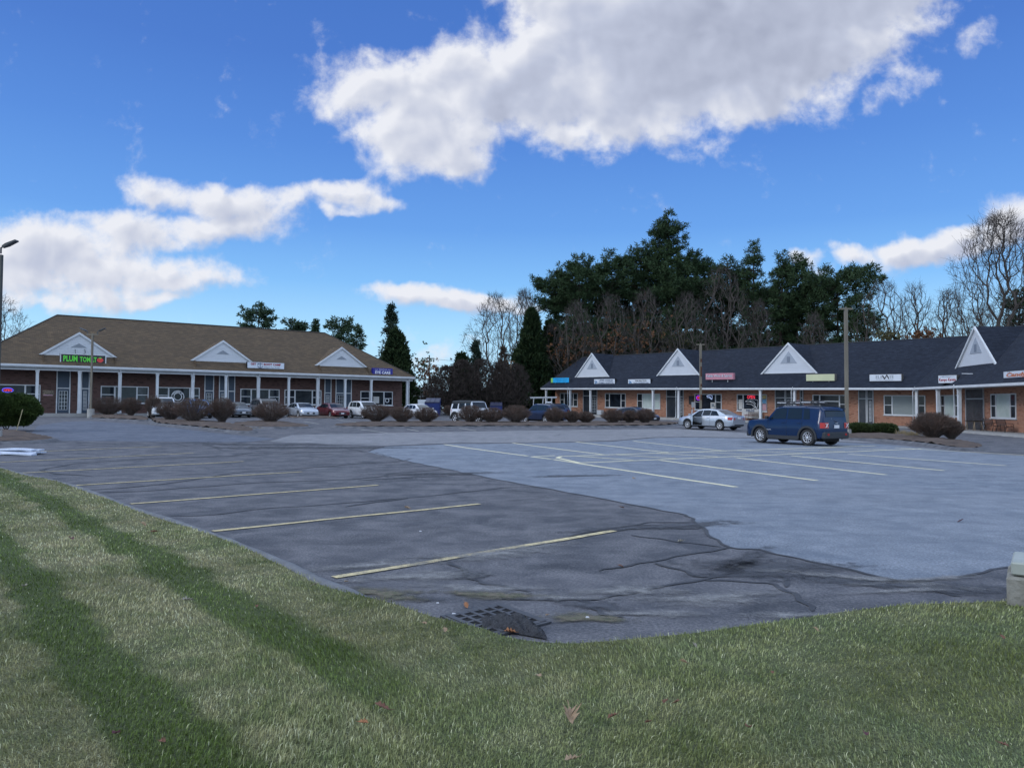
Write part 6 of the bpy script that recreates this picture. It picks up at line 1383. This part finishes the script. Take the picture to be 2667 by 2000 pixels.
# ---------------------------------------------------------------- poles and small things
M_POLE=pm('tan_painted_steel',(.20,.175,.13),(.13,.11,.085),2,.6,stretch=(1,1,.2)); M_POLED=pm('dark_bronze_pole',(.075,.075,.065),(.055,.055,.05),2,.55)
M_WOOD=pm('brown_pole',(.17,.105,.06),(.12,.08,.05),2,.8); M_RUST=pm('rust',(.10,.035,.015),(.06,.025,.015),5,.9); M_LMP=pm('lamp_housing',(.05,.055,.06),rough=.4)
def lamp_post(px,py,H,w,label,mat,base=None,arm='bar',Y=None,dz=0.0,arms=1.0,heads=(),rust=False):
    if Y is None: p=gp(px,py)
    else: q=at(px,1066,Y); p=Vector((q.x,q.y,G(q.x,q.y)))
    th=thing('lamp_post',p,label,'lamp post')
    b0=0.0
    if base:
        c=MB(); h=base[1]; c.tube([(0,0,0),(0,0,h)],base[0],20 if base[2]=='r' else 4); c.build('concrete_base',M_CONC,th,local=True,uv=False,smooth=40); b0=h
    c=MB(); c.box(-w/2,w/2,-w/2,w/2,b0,H); o=c.build('pole',mat,th,local=True,uv=False); bv=o.modifiers.new('b','BEVEL'); bv.width=.01
    c=MB(); c.box(-w*.9,w*.9,-w*.9,w*.9,b0,b0+.03); c.build('base_plate',mat,th,local=True,uv=False)
    d=Vector((math.cos(R(20)),math.sin(R(20)),0)) if arms>0 else Vector((1,0,0)); A=abs(arms)
    if arm=='bar':
        c=MB(); c.box(-A/2,A/2,-.05,.05,H,H+.09); c.build('crossarm',mat,th,local=True,uv=False)
        c=MB(); c.tube([(0,0,H+.09),(0,0,H+.16)],.05,8); c.build('cap',mat,th,local=True,uv=False)
    for (x,sg,tilt) in heads:
        c=MB(); c.tube([(x,0,H+.05),(x,0,H+.30)],.035,6); c.tube([(x,0,H+.28),(x+sg*.12,0,H+.36)],.03,6); k=c.build('lamp_arm',M_LMP,th,local=True,uv=False)
        c=MB(); L_=.62; p0=Vector((x+sg*.08,0,H+.32)); dx=Vector((sg*math.cos(tilt),0,math.sin(tilt))); up=Vector((-sg*math.sin(tilt),0,math.cos(tilt)))
        ps=[]
        for u,wd,hh in ((0,.06,.05),(.2,.13,.05),(L_,.12,.028)): ps.append((p0+dx*u,wd,hh))
        for a,b in zip(ps[:-1],ps[1:]):
            c.hexa([a[0]+Vector((0,-a[1],0))-up*a[2],b[0]+Vector((0,-b[1],0))-up*b[2],b[0]+Vector((0,b[1],0))-up*b[2],a[0]+Vector((0,a[1],0))-up*a[2],a[0]+Vector((0,-a[1],0))+up*a[2],b[0]+Vector((0,-b[1],0))+up*b[2],b[0]+Vector((0,b[1],0))+up*b[2],a[0]+Vector((0,a[1],0))+up*a[2]])
        c.build('lamp_head',M_LMP,th,local=True,uv=False)
    if rust:
        for z,hh in ((2.2,.5),(3.4,.25),(4.3,.9),(5.6,.3)):
            c=MB(); c.box(-w*.2,w*.52,-w*.52,-w*.48,z,z+hh); c.build('rust_patch',M_RUST,th,local=True,uv=False)
    return th
lamp_post(-9,1160,6.0+1.6,.145,'dark bronze lamp post at the left edge with one upturned lamp',M_POLED,base=(.22,.5,'r'),arm=None,Y=31.0,heads=((0,1,R(25)),))
lamp_post(236,1088,7.0,.14,'tan lamp post before the left shops with two upturned lamps',M_POLE,base=(.28,.75,'r'),arms=-1.0,heads=((-.42,-1,R(25)),(.42,1,R(25))))
lamp_post(1330,1100,7.0,.17,'distant brown lamp pole before the dark thicket',M_WOOD,Y=100.0,arms=-1.0)
lamp_post(1825,1100,7.15,.19,'rust streaked lamp post behind the silver sedan',M_POLE,Y=69.0,arms=-.75,rust=True)
t5=lamp_post(2206,1139,7.55,.18,'tallest looking tan lamp post on the right island behind the navy suv',M_POLE,base=(.26,.48,'s'),arms=-.78)
# utility pole
p=at(1117,1066,135); g=G(p.x,p.y); th=thing('utility_pole',(p.x,p.y,g),'grey utility pole with transformer in the gap between buildings','utility pole')
H=at(1117,925,135).z-g; c=MB(); c.tube([(0,0,0),(0,0,H)],[.16,.11],8); c.build('pole',M_BARK,th,local=True,uv=False); c=MB(); c.tube([(-.35,0,H-3.6),(-.35,0,H-2.5)],.24,10); c.build('transformer',M_TAN,th,local=True,uv=False)
c=MB(); c.box(-.9,.9,-.05,.05,H-.6,H-.5); c.build('crossarm',M_BARK,th,local=True,uv=False)
for i,(dz,sag) in enumerate(((-.6,1.0),(-1.6,1.2),(-4.2,1.2))):
    c=MB(); a=Vector((p.x-60,p.y+6,g+H+dz-.5)); b=Vector((p.x,p.y,g+H+dz)); e=Vector((p.x+45,p.y+8,g+H+dz-.3)); pts=[a.lerp(b,k/8)-Vector((0,0,sag*4*(k/8)*(1-k/8))) for k in range(9)]+[b.lerp(e,k/8)-Vector((0,0,sag*4*(k/8)*(1-k/8))) for k in range(1,9)]
    c.tube(pts,.022,4); tag(c.build('power_line',M_BLK,loc=b,uv=False),['topmost overhead wire at the utility pole','middle overhead wire at the utility pole','lowest overhead wire at the utility pole'][i],'wire')
# far houses
def house(px0,px1,yeave,yridge,ybase,Y,label,wm,rm,winp):
    a=at(px0,1066,Y);b=at(px1,1066,Y); g=G((a.x+b.x)/2,Y); ze=at(px0,yeave,Y).z; zr=at(px0,yridge,Y).z; th=thing('house',((a.x+b.x)/2,Y+4,g),label,'building')
    c=MB(); c.box(a.x,b.x,Y,Y+8,g-.3,ze); c.build('wall',wm,th)
    c=MB(); y0,y1=Y-.4,Y+8.4; x0,x1=a.x-.3,b.x+.3; c.add([(x0,y0,ze-.1),(x1,y0,ze-.1),(x1,y1,ze-.1),(x0,y1,ze-.1),(x0,Y+4,zr),(x1,Y+4,zr)],[(0,1,5,4),(2,3,4,5),(1,2,5),(3,0,4),(3,2,1,0)]); c.build('roof',rm,th)
    for u in winp:
        x=a.x+(b.x-a.x)*u; c=MB(); c.box(x-.5,x+.5,Y-.04,Y+.02,g+1.2,g+2.5); w_=c.build('window',M_WTR,th,uv=False); c=MB(); c.box(x-.42,x+.42,Y-.05,Y-.03,g+1.28,g+2.42); c.build('pane',M_GL,w_)
house(1062,1128,1018,1006,1050,128,'grey house with low roof in the gap behind the dumpsters',pm('house_grey',(.16,.17,.16),rough=.8),pm('roof_grey',(.13,.14,.14),rough=.9),(.3,.6))
house(1272,1325,1028,985,1050,118,'grey house glimpsed through the thicket left of the wooden pole',pm('house_lilac',(.18,.19,.22),(.14,.15,.17),1,.8),pm('roof_dull',(.10,.10,.11),rough=.9),(.25,.7))
# dumpsters
def dumpster(px0,px1,ytop,ybase,Y,label):
    a=at(px0,1066,Y);b=at(px1,1066,Y); w=b.x-a.x; g=G(a.x,Y); h=at(px0,ytop,Y).z-g
    th=thing('dumpster',((a.x+b.x)/2,Y,g),label,'dumpster'); m=pm('dumpster_blue',(.012,.03,.17),(.01,.022,.11),3,.5); l=pm('dumpster_lid',(.018,.02,.05),rough=.45)
    c=MB(); c.hexa([(-w*.46,0,.12),(w*.46,0,.12),(w*.46,1.5,.12),(-w*.46,1.5,.12),(-w/2,-.15,h*.72),(w/2,-.15,h*.72),(w/2,1.6,h*.92),(-w/2,1.6,h*.92)]); c.build('bin',m,th,local=True,uv=False)
    for k in range(3):
        x0=-w/2+w*k/3+.02; x1=-w/2+w*(k+1)/3-.02; c=MB(); c.hexa([(x0,-.2,h*.73),(x1,-.2,h*.73),(x1,1.62,h*.94),(x0,1.62,h*.94),(x0,-.2,h*.78),(x1,-.2,h*.78),(x1,1.62,h),(x0,1.62,h)]); c.build('lid',l,th,local=True,uv=False)
    c=MB(); c.box(-w*.5-.08,w*.5+.08,.3,.42,h*.4,h*.5); c.build('lift_bar',m,th,local=True,uv=False)
dumpster(1106,1145,1036,1062,88,'blue dumpster with dark sloping lids left of the thicket'); dumpster(1276,1308,1047,1064,92,'blue dumpster behind the off-road suv hood')
p=at(1098,1066,88); g=G(p.x,p.y); th=thing('utility_box',(p.x,p.y,g),'white box beside the left blue dumpster','box'); c=MB(); h=at(1098,1041,88).z-g; c.box(-.45,.45,0,.9,0,h); o=c.build('cabinet',M_WTR,th,local=True,uv=False); bv=o.modifiers.new('b','BEVEL'); bv.width=.03
c=MB(); c.box(-.46,.46,-.02,0,h*.48,h*.50); c.box(-.02,.02,-.02,0,.1,h*.48); c.build('door_gap',M_BLK,th,local=True,uv=False)
# work truck with ladder rack
p=at(1415,1066,90); g=G(p.x,p.y); az=R(100); th=thing('work_truck',(p.x,p.y,g),'white work truck with ladder rack behind the dark blue cars','truck',rot=0)
c=MB(); c.hexa([(-1.3,-.9,.5),(1.5,-.9,.5),(1.5,.9,.5),(-1.3,.9,.5),(-1.3,-.88,1.25),(1.5,-.88,1.2),(1.5,.88,1.2),(-1.3,.88,1.25)]); c.hexa([(.1,-.85,1.2),(1.2,-.85,1.2),(1.2,.85,1.2),(.1,.85,1.2),(.25,-.75,1.85),(.95,-.75,1.85),(.95,.75,1.85),(.25,.75,1.85)]); o=c.build('body',P_WHITE,th,local=True,uv=False); bv=o.modifiers.new('b','BEVEL'); bv.width=.06; bv.segments=2
c=MB(); c.add([(.17,-.865,1.3),(1.1,-.865,1.3),(.93,-.80,1.75),(.30,-.80,1.75)],[(0,1,2,3)]); c.build('side_window',M_CG,th,local=True,uv=False)
for x in (-.8,.95):
    for y in (-.8,.8): c=MB(); c.tube([(x,y-.1,.36),(x,y+.1,.36)],.36,18); c.build('wheel',M_TYR,th,local=True,uv=False,smooth=40)
c=MB()
for x in (-1.2,-.1,.9):
    for y in (-.85,.85): c.tube([(x,y,1.2),(x+.08,y*.9,2.25)],.03,5)
    c.tube([(x+.08,-.8,2.25),(x+.08,.8,2.25)],.03,5)
for y in (-.8,.8): c.tube([(-1.5,y,2.27),(1.5,y,2.32)],.035,5)
c.build('ladder_rack',M_TAN,th,local=True,uv=False)
c=MB()
for y in (-.25,.25): c.tube([(-1.6,y,2.36),(1.6,y,2.42)],.04,5)
for k in range(9): c.tube([(-1.4+k*.35,-.25,2.37+k*.006),(-1.4+k*.35,.25,2.37+k*.006)],.02,4)
tag(c.build('ladder',M_TAN,loc=(p.x,p.y,g+2.36),local=True,uv=False),'grey ladder lying on the white work truck rack','ladder').location=(p.x,p.y,g)
# sidewalk furniture at the wing
def bench(F_,px,py,t,w,label,mat,back=True):
    a=F_.s(px,t,py); p=F_.P(a,t,0); th=thing('bench',p,label,'bench',rot=math.atan2(F_.d.y,F_.d.x)+math.pi)
    for x in (-w/2,w/2):
        c=MB(); c.tube([(x,-.28,.0),(x,-.26,.42),(x,.22,.40),(x,.34,.95)],.022,5); c.tube([(x,.22,.4),(x,.34,.0)],.022,5); c.tube([(x,-.26,.42),(x,-.22,.62),(x,.26,.64)],.018,5); c.build('leg',mat,th,local=True,uv=False)
    c=MB()
    for k in range(6): y=-.24+.09*k; c.box(-w/2,w/2,y-.03,y+.03,.405,.425)
    c.build('seat',mat,th,local=True,uv=False)
    c=MB()
    for k in range(7): z=.50+.068*k; y=.235+(z-.4)*.21; c.box(-w/2,w/2,y-.012,y+.012,z-.02,z+.02)
    c.build('backrest',mat,th,local=True,uv=False); return th
M_IRON=pm('dark_iron',(.018,.014,.014),rough=.5)
def ch(px,t,label,w=1.25): return bench(FW,px,1110,t,w,label,M_IRON)
ch(2585,1.5,'dark metal bench nearest the tall doorway, outside the corner shop'); ch(2618,1.5,'dark metal bench under the far right window')
a=FW.s(2537,1.2,1105); p=FW.P(a,1.2,0); th=thing('trestle_table',p,'dark trestle table in front of the corner shop doorway','table',rot=math.atan2(FW.d.y,FW.d.x))
c=MB(); c.box(-.75,.75,-.38,.38,.72,.76); c.build('tabletop',M_IRON,th,local=True,uv=False)
M_PWOOD=pm('pale_wood',(.36,.27,.18),(.28,.21,.14),4,.8)
for x in (-.6,.6):
    c=MB()
    for y in (-.3,.3): c.tube([(x-.16,y,0),(x,y*.8,.70)],.022,4); c.tube([(x+.16,y,0),(x,y*.8,.70)],.022,4)
    c.tube([(x,-.34,.70),(x,.34,.70)],.025,4); c.build('trestle',M_PWOOD,th,local=True,uv=False)
a=FW.s(2561,1.1,1112); p=FW.P(a,1.1,0); th=thing('patio_stool',p,'low dark metal side table between the trestle table and benches','table')
c=MB(); c.tube([(0,0,.48),(0,0,.52)],.32,16); c.build('tabletop',M_IRON,th,local=True,uv=False)
for k in range(4): q=math.pi/2*k+.4; c=MB(); c.tube([(.28*math.cos(q),.28*math.sin(q),0),(.2*math.cos(q),.2*math.sin(q),.48)],.015,5); c.build('leg',M_IRON,th,local=True,uv=False)
# ornate bench and white board by the wine shop
th=bench(FR,1961,1085,.9,1.5,'ornate brown garden bench in front of the white shop board',pm('bench_brown',(.14,.10,.075),(.09,.07,.055),12,.7)); th.rotation_euler=(0,0,math.atan2(FR.d.y,FR.d.x))
a0,a1=FR.s(1932,1.6),FR.s(1976,1.6); p=FR.P((a0+a1)/2,1.6,0); th=thing('shop_board',p,'large white lettered board standing behind the ornate bench','sign')
c=MB(); fbox(c,FR,a0,a1,1.6,1.68,.25,FR.z(1954,1065,1.6)); c.build('board',M_PW,th); zt_=FR.z(1954,1065,1.6)
letters(th,FR,'FIELDS',a0+(a1-a0)*.27,a0+(a1-a0)*.75,zt_-.30,zt_-.06,1.585,M_NAV,bold=.03); letters(th,FR,'WINE & SPIRITS',a0+(a1-a0)*.15,a0+(a1-a0)*.88,.48,.66,1.585,M_DRED)
for u in (.05,.95): c=MB(); fbox(c,FR,a0+(a1-a0)*u-.04,a0+(a1-a0)*u+.04,1.62,1.66,0,.25); c.build('leg',M_PW,th,uv=False)
# small sign back on post
p=gp(1803,1094); th=thing('parking_sign',p,'grey back of a small sign on a leaning post before the notice case','sign'); c=MB(); c.tube([(-.05,0,0),(.08,0,1.9)],.025,6); c.build('post',M_TAN,th,local=True,uv=False); c=MB(); c.box(-.10,.25,-.03,-.01,1.45,2.05); c.build('plate',M_TAN,th,local=True,uv=False)
# white box and step by first door
a=FR.s(1563,1.7,1080); p=FR.P(a,1.7,0); c=MB(); fbox(c,FR,a-.4,a+.4,1.5,2.0,0,.62); o=c.build('storage_box',M_WTR,loc=p,uv=False); tag(o,'white box on the sidewalk right of the first slate-roof doorway','box'); bv=o.modifiers.new('b','BEVEL'); bv.width=.03
# stake by the green bush
p=gp(42,1126); c=MB(); c.tube([(0,0,0),(.30,.0,1.15)],.018,6); o=c.build('plow_stake',pm('stake_tan',(.40,.34,.20),rough=.7),loc=(0,0,0),local=True,uv=False); o.location=(p.x,p.y,p.z); tag(o,'thin tan stake leaning in front of the clipped green bush','stake')
# white trim boards at left
p=gp(50,1184); th=thing('board_stack',(p.x,p.y,p.z+.01),'stack of white boards and sheeting lying on the asphalt at left','boards')
M_BW=pm('vinyl_white',(.62,.66,.74),(.50,.55,.66),2,.5)
rb=random.Random(3)
for k,(y,z,l) in enumerate(((-.28,.0,1.45),(-.02,.05,1.40),(.22,.09,1.30),(.0,.13,1.05),(.4,.03,1.2))):
    c=MB(); n=8; top=[]; 
    for i in range(n+1):
        x=-2.4+(2.4+l*.45)*i/n; zz=z+.02*math.sin(i*1.3+k*2); c.v+=[(x,y-.14,zz),(x,y+.14,zz+.005),(x,y+.14,zz+.05),(x,y-.14,zz+.045)]
    for i in range(n):
        for j in range(4): c.f.append((i*4+j,(i+1)*4+j,(i+1)*4+(j+1)%4,i*4+(j+1)%4)); c.m.append(0)
    c.f.append((0,1,2,3)); c.m.append(0); c.f.append((n*4+3,n*4+2,n*4+1,n*4)); c.m.append(0)
    c.build('board',M_BW,th,local=True,uv=False)
# concrete pier with metal cap at the right edge
p=gp(2622,1572,.07); th=thing('concrete_pier',(p.x+.24*math.cos(R(34))+.25*math.sin(R(34)),p.y-.24*math.sin(R(34))+.25*math.cos(R(34)),p.z-.05),'weathered concrete block with a pale metal cap at the right edge of the lawn','pier',rot=R(-34))
hh=.26; c=MB(); c.box(-.24,.32,-.25,.35,-.1,hh); o=c.build('block',pm('old_concrete',(.16,.15,.12),(.27,.26,.23),4,.95,bump=.8,bscale=25),th,local=True,uv=False); bv=o.modifiers.new('b','BEVEL'); bv.width=.02
c=MB(); c.hexa([(-.21,-.22,hh+.01),(.34,-.28,hh+.01),(.36,.36,hh+.01),(-.2,.34,hh+.01),(-.21,-.22,hh+.11),(.34,-.28,hh+.11),(.36,.36,hh+.11),(-.2,.34,hh+.11)]); o=c.build('metal_cap',pm('pale_green_metal',(.30,.32,.28),(.40,.41,.38),3,.5),th,local=True,uv=False); bv=o.modifiers.new('b','BEVEL'); bv.width=.012
# storm drain
q0=gp(1170,1609);q1=gp(1300,1580);q2=gp(1412,1622); e1=(q1-q0); e2=(q2-q1); 
th=thing('storm_drain',tuple(q0),'cast iron storm drain grate sunk at the edge of the lawn','drain')
e2=Vector((-e1.y,e1.x,0)) if False else e2; M_CI=pm('cast_iron',(.035,.037,.045),(.06,.062,.07),8,.6)
def dq(u,v,z): w=e1*u+e2*v; return (w.x,w.y,z)
c=MB(); c.add([dq(-.03,-.03,.012),dq(1.03,-.03,.012),dq(1.03,1.03,.012),dq(-.03,1.03,.012)],[(0,1,2,3)]); c.build('painted_pit_shade',pm('drain_shade',(.003,.003,.004),rough=1),th,local=True,uv=False)  # flat black sheet painted for the shade inside the drain, no hole cut
c=MB()
for k in range(6):
    u=k/5; w_=.028 if 0<k<5 else .045
    c.hexa([dq(u-w_,-.03,.014),dq(u+w_,-.03,.014),dq(u+w_,1.03,.014),dq(u-w_,1.03,.014),dq(u-w_,-.03,.021),dq(u+w_,-.03,.021),dq(u+w_,1.03,.021),dq(u-w_,1.03,.021)])
    c.hexa([dq(-.03,u-w_,.014),dq(1.03,u-w_,.014),dq(1.03,u+w_,.014),dq(-.03,u+w_,.014),dq(-.03,u-w_,.018),dq(1.03,u-w_,.018),dq(1.03,u+w_,.018),dq(-.03,u+w_,.018)])
c.build('grate',M_CI,th,local=True,uv=False)
c=MB()
for (u0,u1,v0,v1) in ((-.10,1.10,-.10,-.05),(-.10,1.10,1.05,1.10),(-.10,-.05,-.05,1.05),(1.05,1.10,-.05,1.05)): c.hexa([dq(u0,v0,.004),dq(u1,v0,.004),dq(u1,v1,.004),dq(u0,v1,.004),dq(u0,v0,.016),dq(u1,v0,.016),dq(u1,v1,.016),dq(u0,v1,.016)])
c.build('frame',M_CI,th,local=True,uv=False)
# mound of broken asphalt
from mathutils import noise as mnoise
c=MB(); nn=56; mm=30; o_=gp(1335,1640); rr=random.Random(4)
for j in range(mm):
    for i in range(nn):
        x=(i/(nn-1)-.5)*.50; y=(j/(mm-1)-.5)*.22; f=max(0,1-(2*abs(x)/.50)**2)*max(0,1-(2*abs(y)/.22)**2); c.v.append((x*.9-y*.1,y-x*.55,.085*f**.7*(1+.35*math.sin(x*23)*math.sin(y*31+x*9))+(.030*mnoise.fractal(Vector((x*16,y*16,3)),.6,2.1,5))*(1 if f>.02 else 0)-.0))
for j in range(mm-1):
    for i in range(nn-1): c.f.append((j*nn+i,j*nn+i+1,(j+1)*nn+i+1,(j+1)*nn+i)); c.m.append(0)
o=c.build('broken_asphalt_lump',pm('broken_asphalt',(.030,.032,.038),(.05,.052,.06),20,.95,bump=1.0,bscale=60),loc=(0,0,0),local=True,uv=False,smooth=35); o.location=(o_.x,o_.y,G(o_.x,o_.y)+.01); tag(o,'dark lump of broken asphalt against the storm drain','rubble')
# fallen leaves
LC={'tan':pm('leaf_tan',(.34,.24,.15),(.24,.16,.10),30,.85),'rust':pm('leaf_rust',(.17,.08,.05),(.12,.055,.035),30,.85),'grey':pm('leaf_grey',(.30,.27,.21),(.2,.18,.14),30,.85),'purple':pm('leaf_purple',(.11,.04,.05),rough=.85),'bright':pm('leaf_orange',(.32,.14,.06),(.22,.10,.045),30,.8)}
def leaf(px,py,size,col,label,lawn=True,seed=0,lobed=False,group=None,up=.5):
    r_=random.Random(seed); z=(LZ+.035) if lawn else .012; p=gp(px,py,z); c=MB(); n=6
    if lobed:
        out=[(-1,0),(-.7,.16),(-.55,.55),(-.3,.22),(.0,.75),(.18,.3),(.55,.6),(.62,.2),(1,.1),(.62,-.12),(.5,-.55),(.15,-.25),(-.05,-.65),(-.3,-.2),(-.55,-.42),(-.7,-.12)]
    else: out=[(-1,0),(-.75,.22),(-.5,.5),(-.32,.3),(0,.62),(.2,.36),(.5,.5),(.7,.2),(1,.05),(.72,-.2),(.45,-.5),(.15,-.3),(-.05,-.5),(-.35,-.25),(-.6,-.38),(-.75,-.12)]
    s=size/2; k1=r_.uniform(.8,1.7); k2=r_.uniform(-.8,.8); ro=r_.uniform(0,6.28)
    def m(x,y):
        zz=s*(k1*.8*y*y*1.6+k2*.4*x+up*.25*x*x); X=x*s;Y_=y*s; return (X*math.cos(ro)-Y_*math.sin(ro),X*math.sin(ro)+Y_*math.cos(ro),zz+s*.15)
    c.v=[m(0,0)]+[m(*q) for q in out]; N_=len(out); c.f=[(0,1+i,1+(i+1)%N_) for i in range(N_)]; c.m=[0]*N_
    c.tube([m(-1,0),m(-1.5,-.1)],s*.03,4)
    o=c.build('fallen_leaf',LC[col],loc=(0,0,0),local=True,uv=False); o.location=p; o.rotation_euler=(r_.uniform(-.3,.3),r_.uniform(-.3,.3),0); md=o.modifiers.new('t','SOLIDIFY'); md.thickness=.002
    tag(o,label,'leaf',group or 'dry leaves fallen on the lawn and asphalt')
LV=[(1484,1871,.125,'tan','largest curled tan oak leaf on the lawn, bottom centre',1,1),(1488,1980,.075,'tan','tan leaf at the bottom edge below the largest oak leaf',1,0),(1780,1725,.05,'tan','pale leaf standing in grass on the right lawn',1,0),(1405,1762,.06,'tan','folded brown leaf left of the pale standing leaf',1,0),(1809,1682,.05,'grey','small pale leaf near the lawn edge, right half',1,0),
 (1596,1867,.055,'rust','rust leaf right of the largest oak leaf',1,0),(1688,1882,.05,'rust','dark rust leaf in deep grass right of centre',1,0),(1950,1896,.05,'rust','orange brown leaf in the lower right lawn',1,0),(2255,1914,.05,'purple','small purple leaf in the lower right lawn',1,0),(2613,1941,.05,'rust','dark leaf at the bottom right corner',1,0),(1733,1828,.045,'rust','rust leaf, left of a close pair on the lawn',1,0),(1762,1830,.045,'rust','brown leaf, right of a close pair on the lawn',1,0),
 (2125,1640,.05,'tan','brown leaf near the right lawn edge',1,0),(2610,1660,.05,'rust','reddish leaf near the concrete pier',1,0),(2012,1752,.035,'rust','tiny red leaf on the mid right lawn',1,0),
 (995,1843,.08,'rust','dark brown crumpled leaf left of the bottom centre',1,0),(945,1883,.05,'bright','yellow brown leaf left of centre near the bottom',1,0),(425,1932,.045,'rust','small red leaf in the green mower track, lower left',1,0),(300,1912,.05,'purple','dull purple leaf in the lower left lawn',1,0),(670,1580,.045,'rust','small rust leaf in the middle left lawn',1,0),(488,1566,.10,'grey','long pale leaf lying across the left lawn',1,0),(66,1528,.07,'grey','pale leaf at the left edge of the lawn',1,0),(820,1524,.08,'grey','grey green leaf near the berm beside the last bay line',1,0),
 (186,1405,.10,'purple','dark curled leaf on the upper left lawn',1,0),(402,1387,.10,'rust','rust leaf on the upper left lawn',1,0),(373,1367,.09,'tan','tan leaf above the rust leaf on the upper left lawn',1,0),(571,1459,.09,'grey','pale curled leaf near the berm',1,0),(1105,1625,.05,'tan','dull brown leaf on the lawn left of the drain',1,0),(1158,1642,.06,'tan','tan leaf in grass just below the drain corner',1,0),
 (1215,1578,.085,'bright','bright orange leaf standing beside the storm drain',0,0),(1330,1648,.10,'bright','curled orange leaf on the broken asphalt lump',0,0),(1425,1602,.035,'tan','small tan leaf right of the storm drain',0,0),(1617,1476,.07,'rust','brown leaf on a crack in the near asphalt',0,0),(1772,1411,.09,'grey','white oak leaf lying on the near asphalt',0,1),(1620,1323,.11,'rust','reddish leaf by the seam of the two asphalts',0,0),(1061,1325,.14,'tan','tan leaf standing on the fourth bay line',0,0),(2502,1358,.12,'purple','dark red leaf alone on the pale asphalt',0,0),(902,1515,.05,'tan','small tan leaf beside the nearest bay line',0,0),(1650,1247,.16,'tan','small brown leaf far out on the pale asphalt',0,0)]
for i,(px,py,s_,c_,lb,lw,lob) in enumerate(LV): leaf(px,py,s_*(1.0 if lw else .9),c_,lb,bool(lw),900+i,bool(lob))
LT=[(1140,1574,.022,'small white pebble of litter beside the silt by the drain'),(1388,1602,.0,''),(1530,1612,.03,'pale litter chip on the silt patch right of the drain'),(1182,1604,.035,'white litter sliver at the corner of the grate'),(1095,1386,.03,'white litter speck on the near asphalt')]
for i,(px,py,s_,lb) in enumerate(LT):
    if not lb: continue
    s_*=.5; p=gp(px,py); c=MB(); c.hexa([(-s_,-s_*.5,0),(s_,-s_*.4,0),(s_*.9,s_*.5,0),(-s_*.8,s_*.5,0),(-s_*.8,-s_*.4,s_*.6),(s_*.7,-s_*.3,s_*.5),(s_*.7,s_*.3,s_*.5),(-s_*.6,s_*.4,s_*.6)]); o=c.build('litter',M_PLATE,loc=(0,0,0),local=True,uv=False); o.location=(p.x,p.y,p.z+.012); tag(o,lb,'litter')
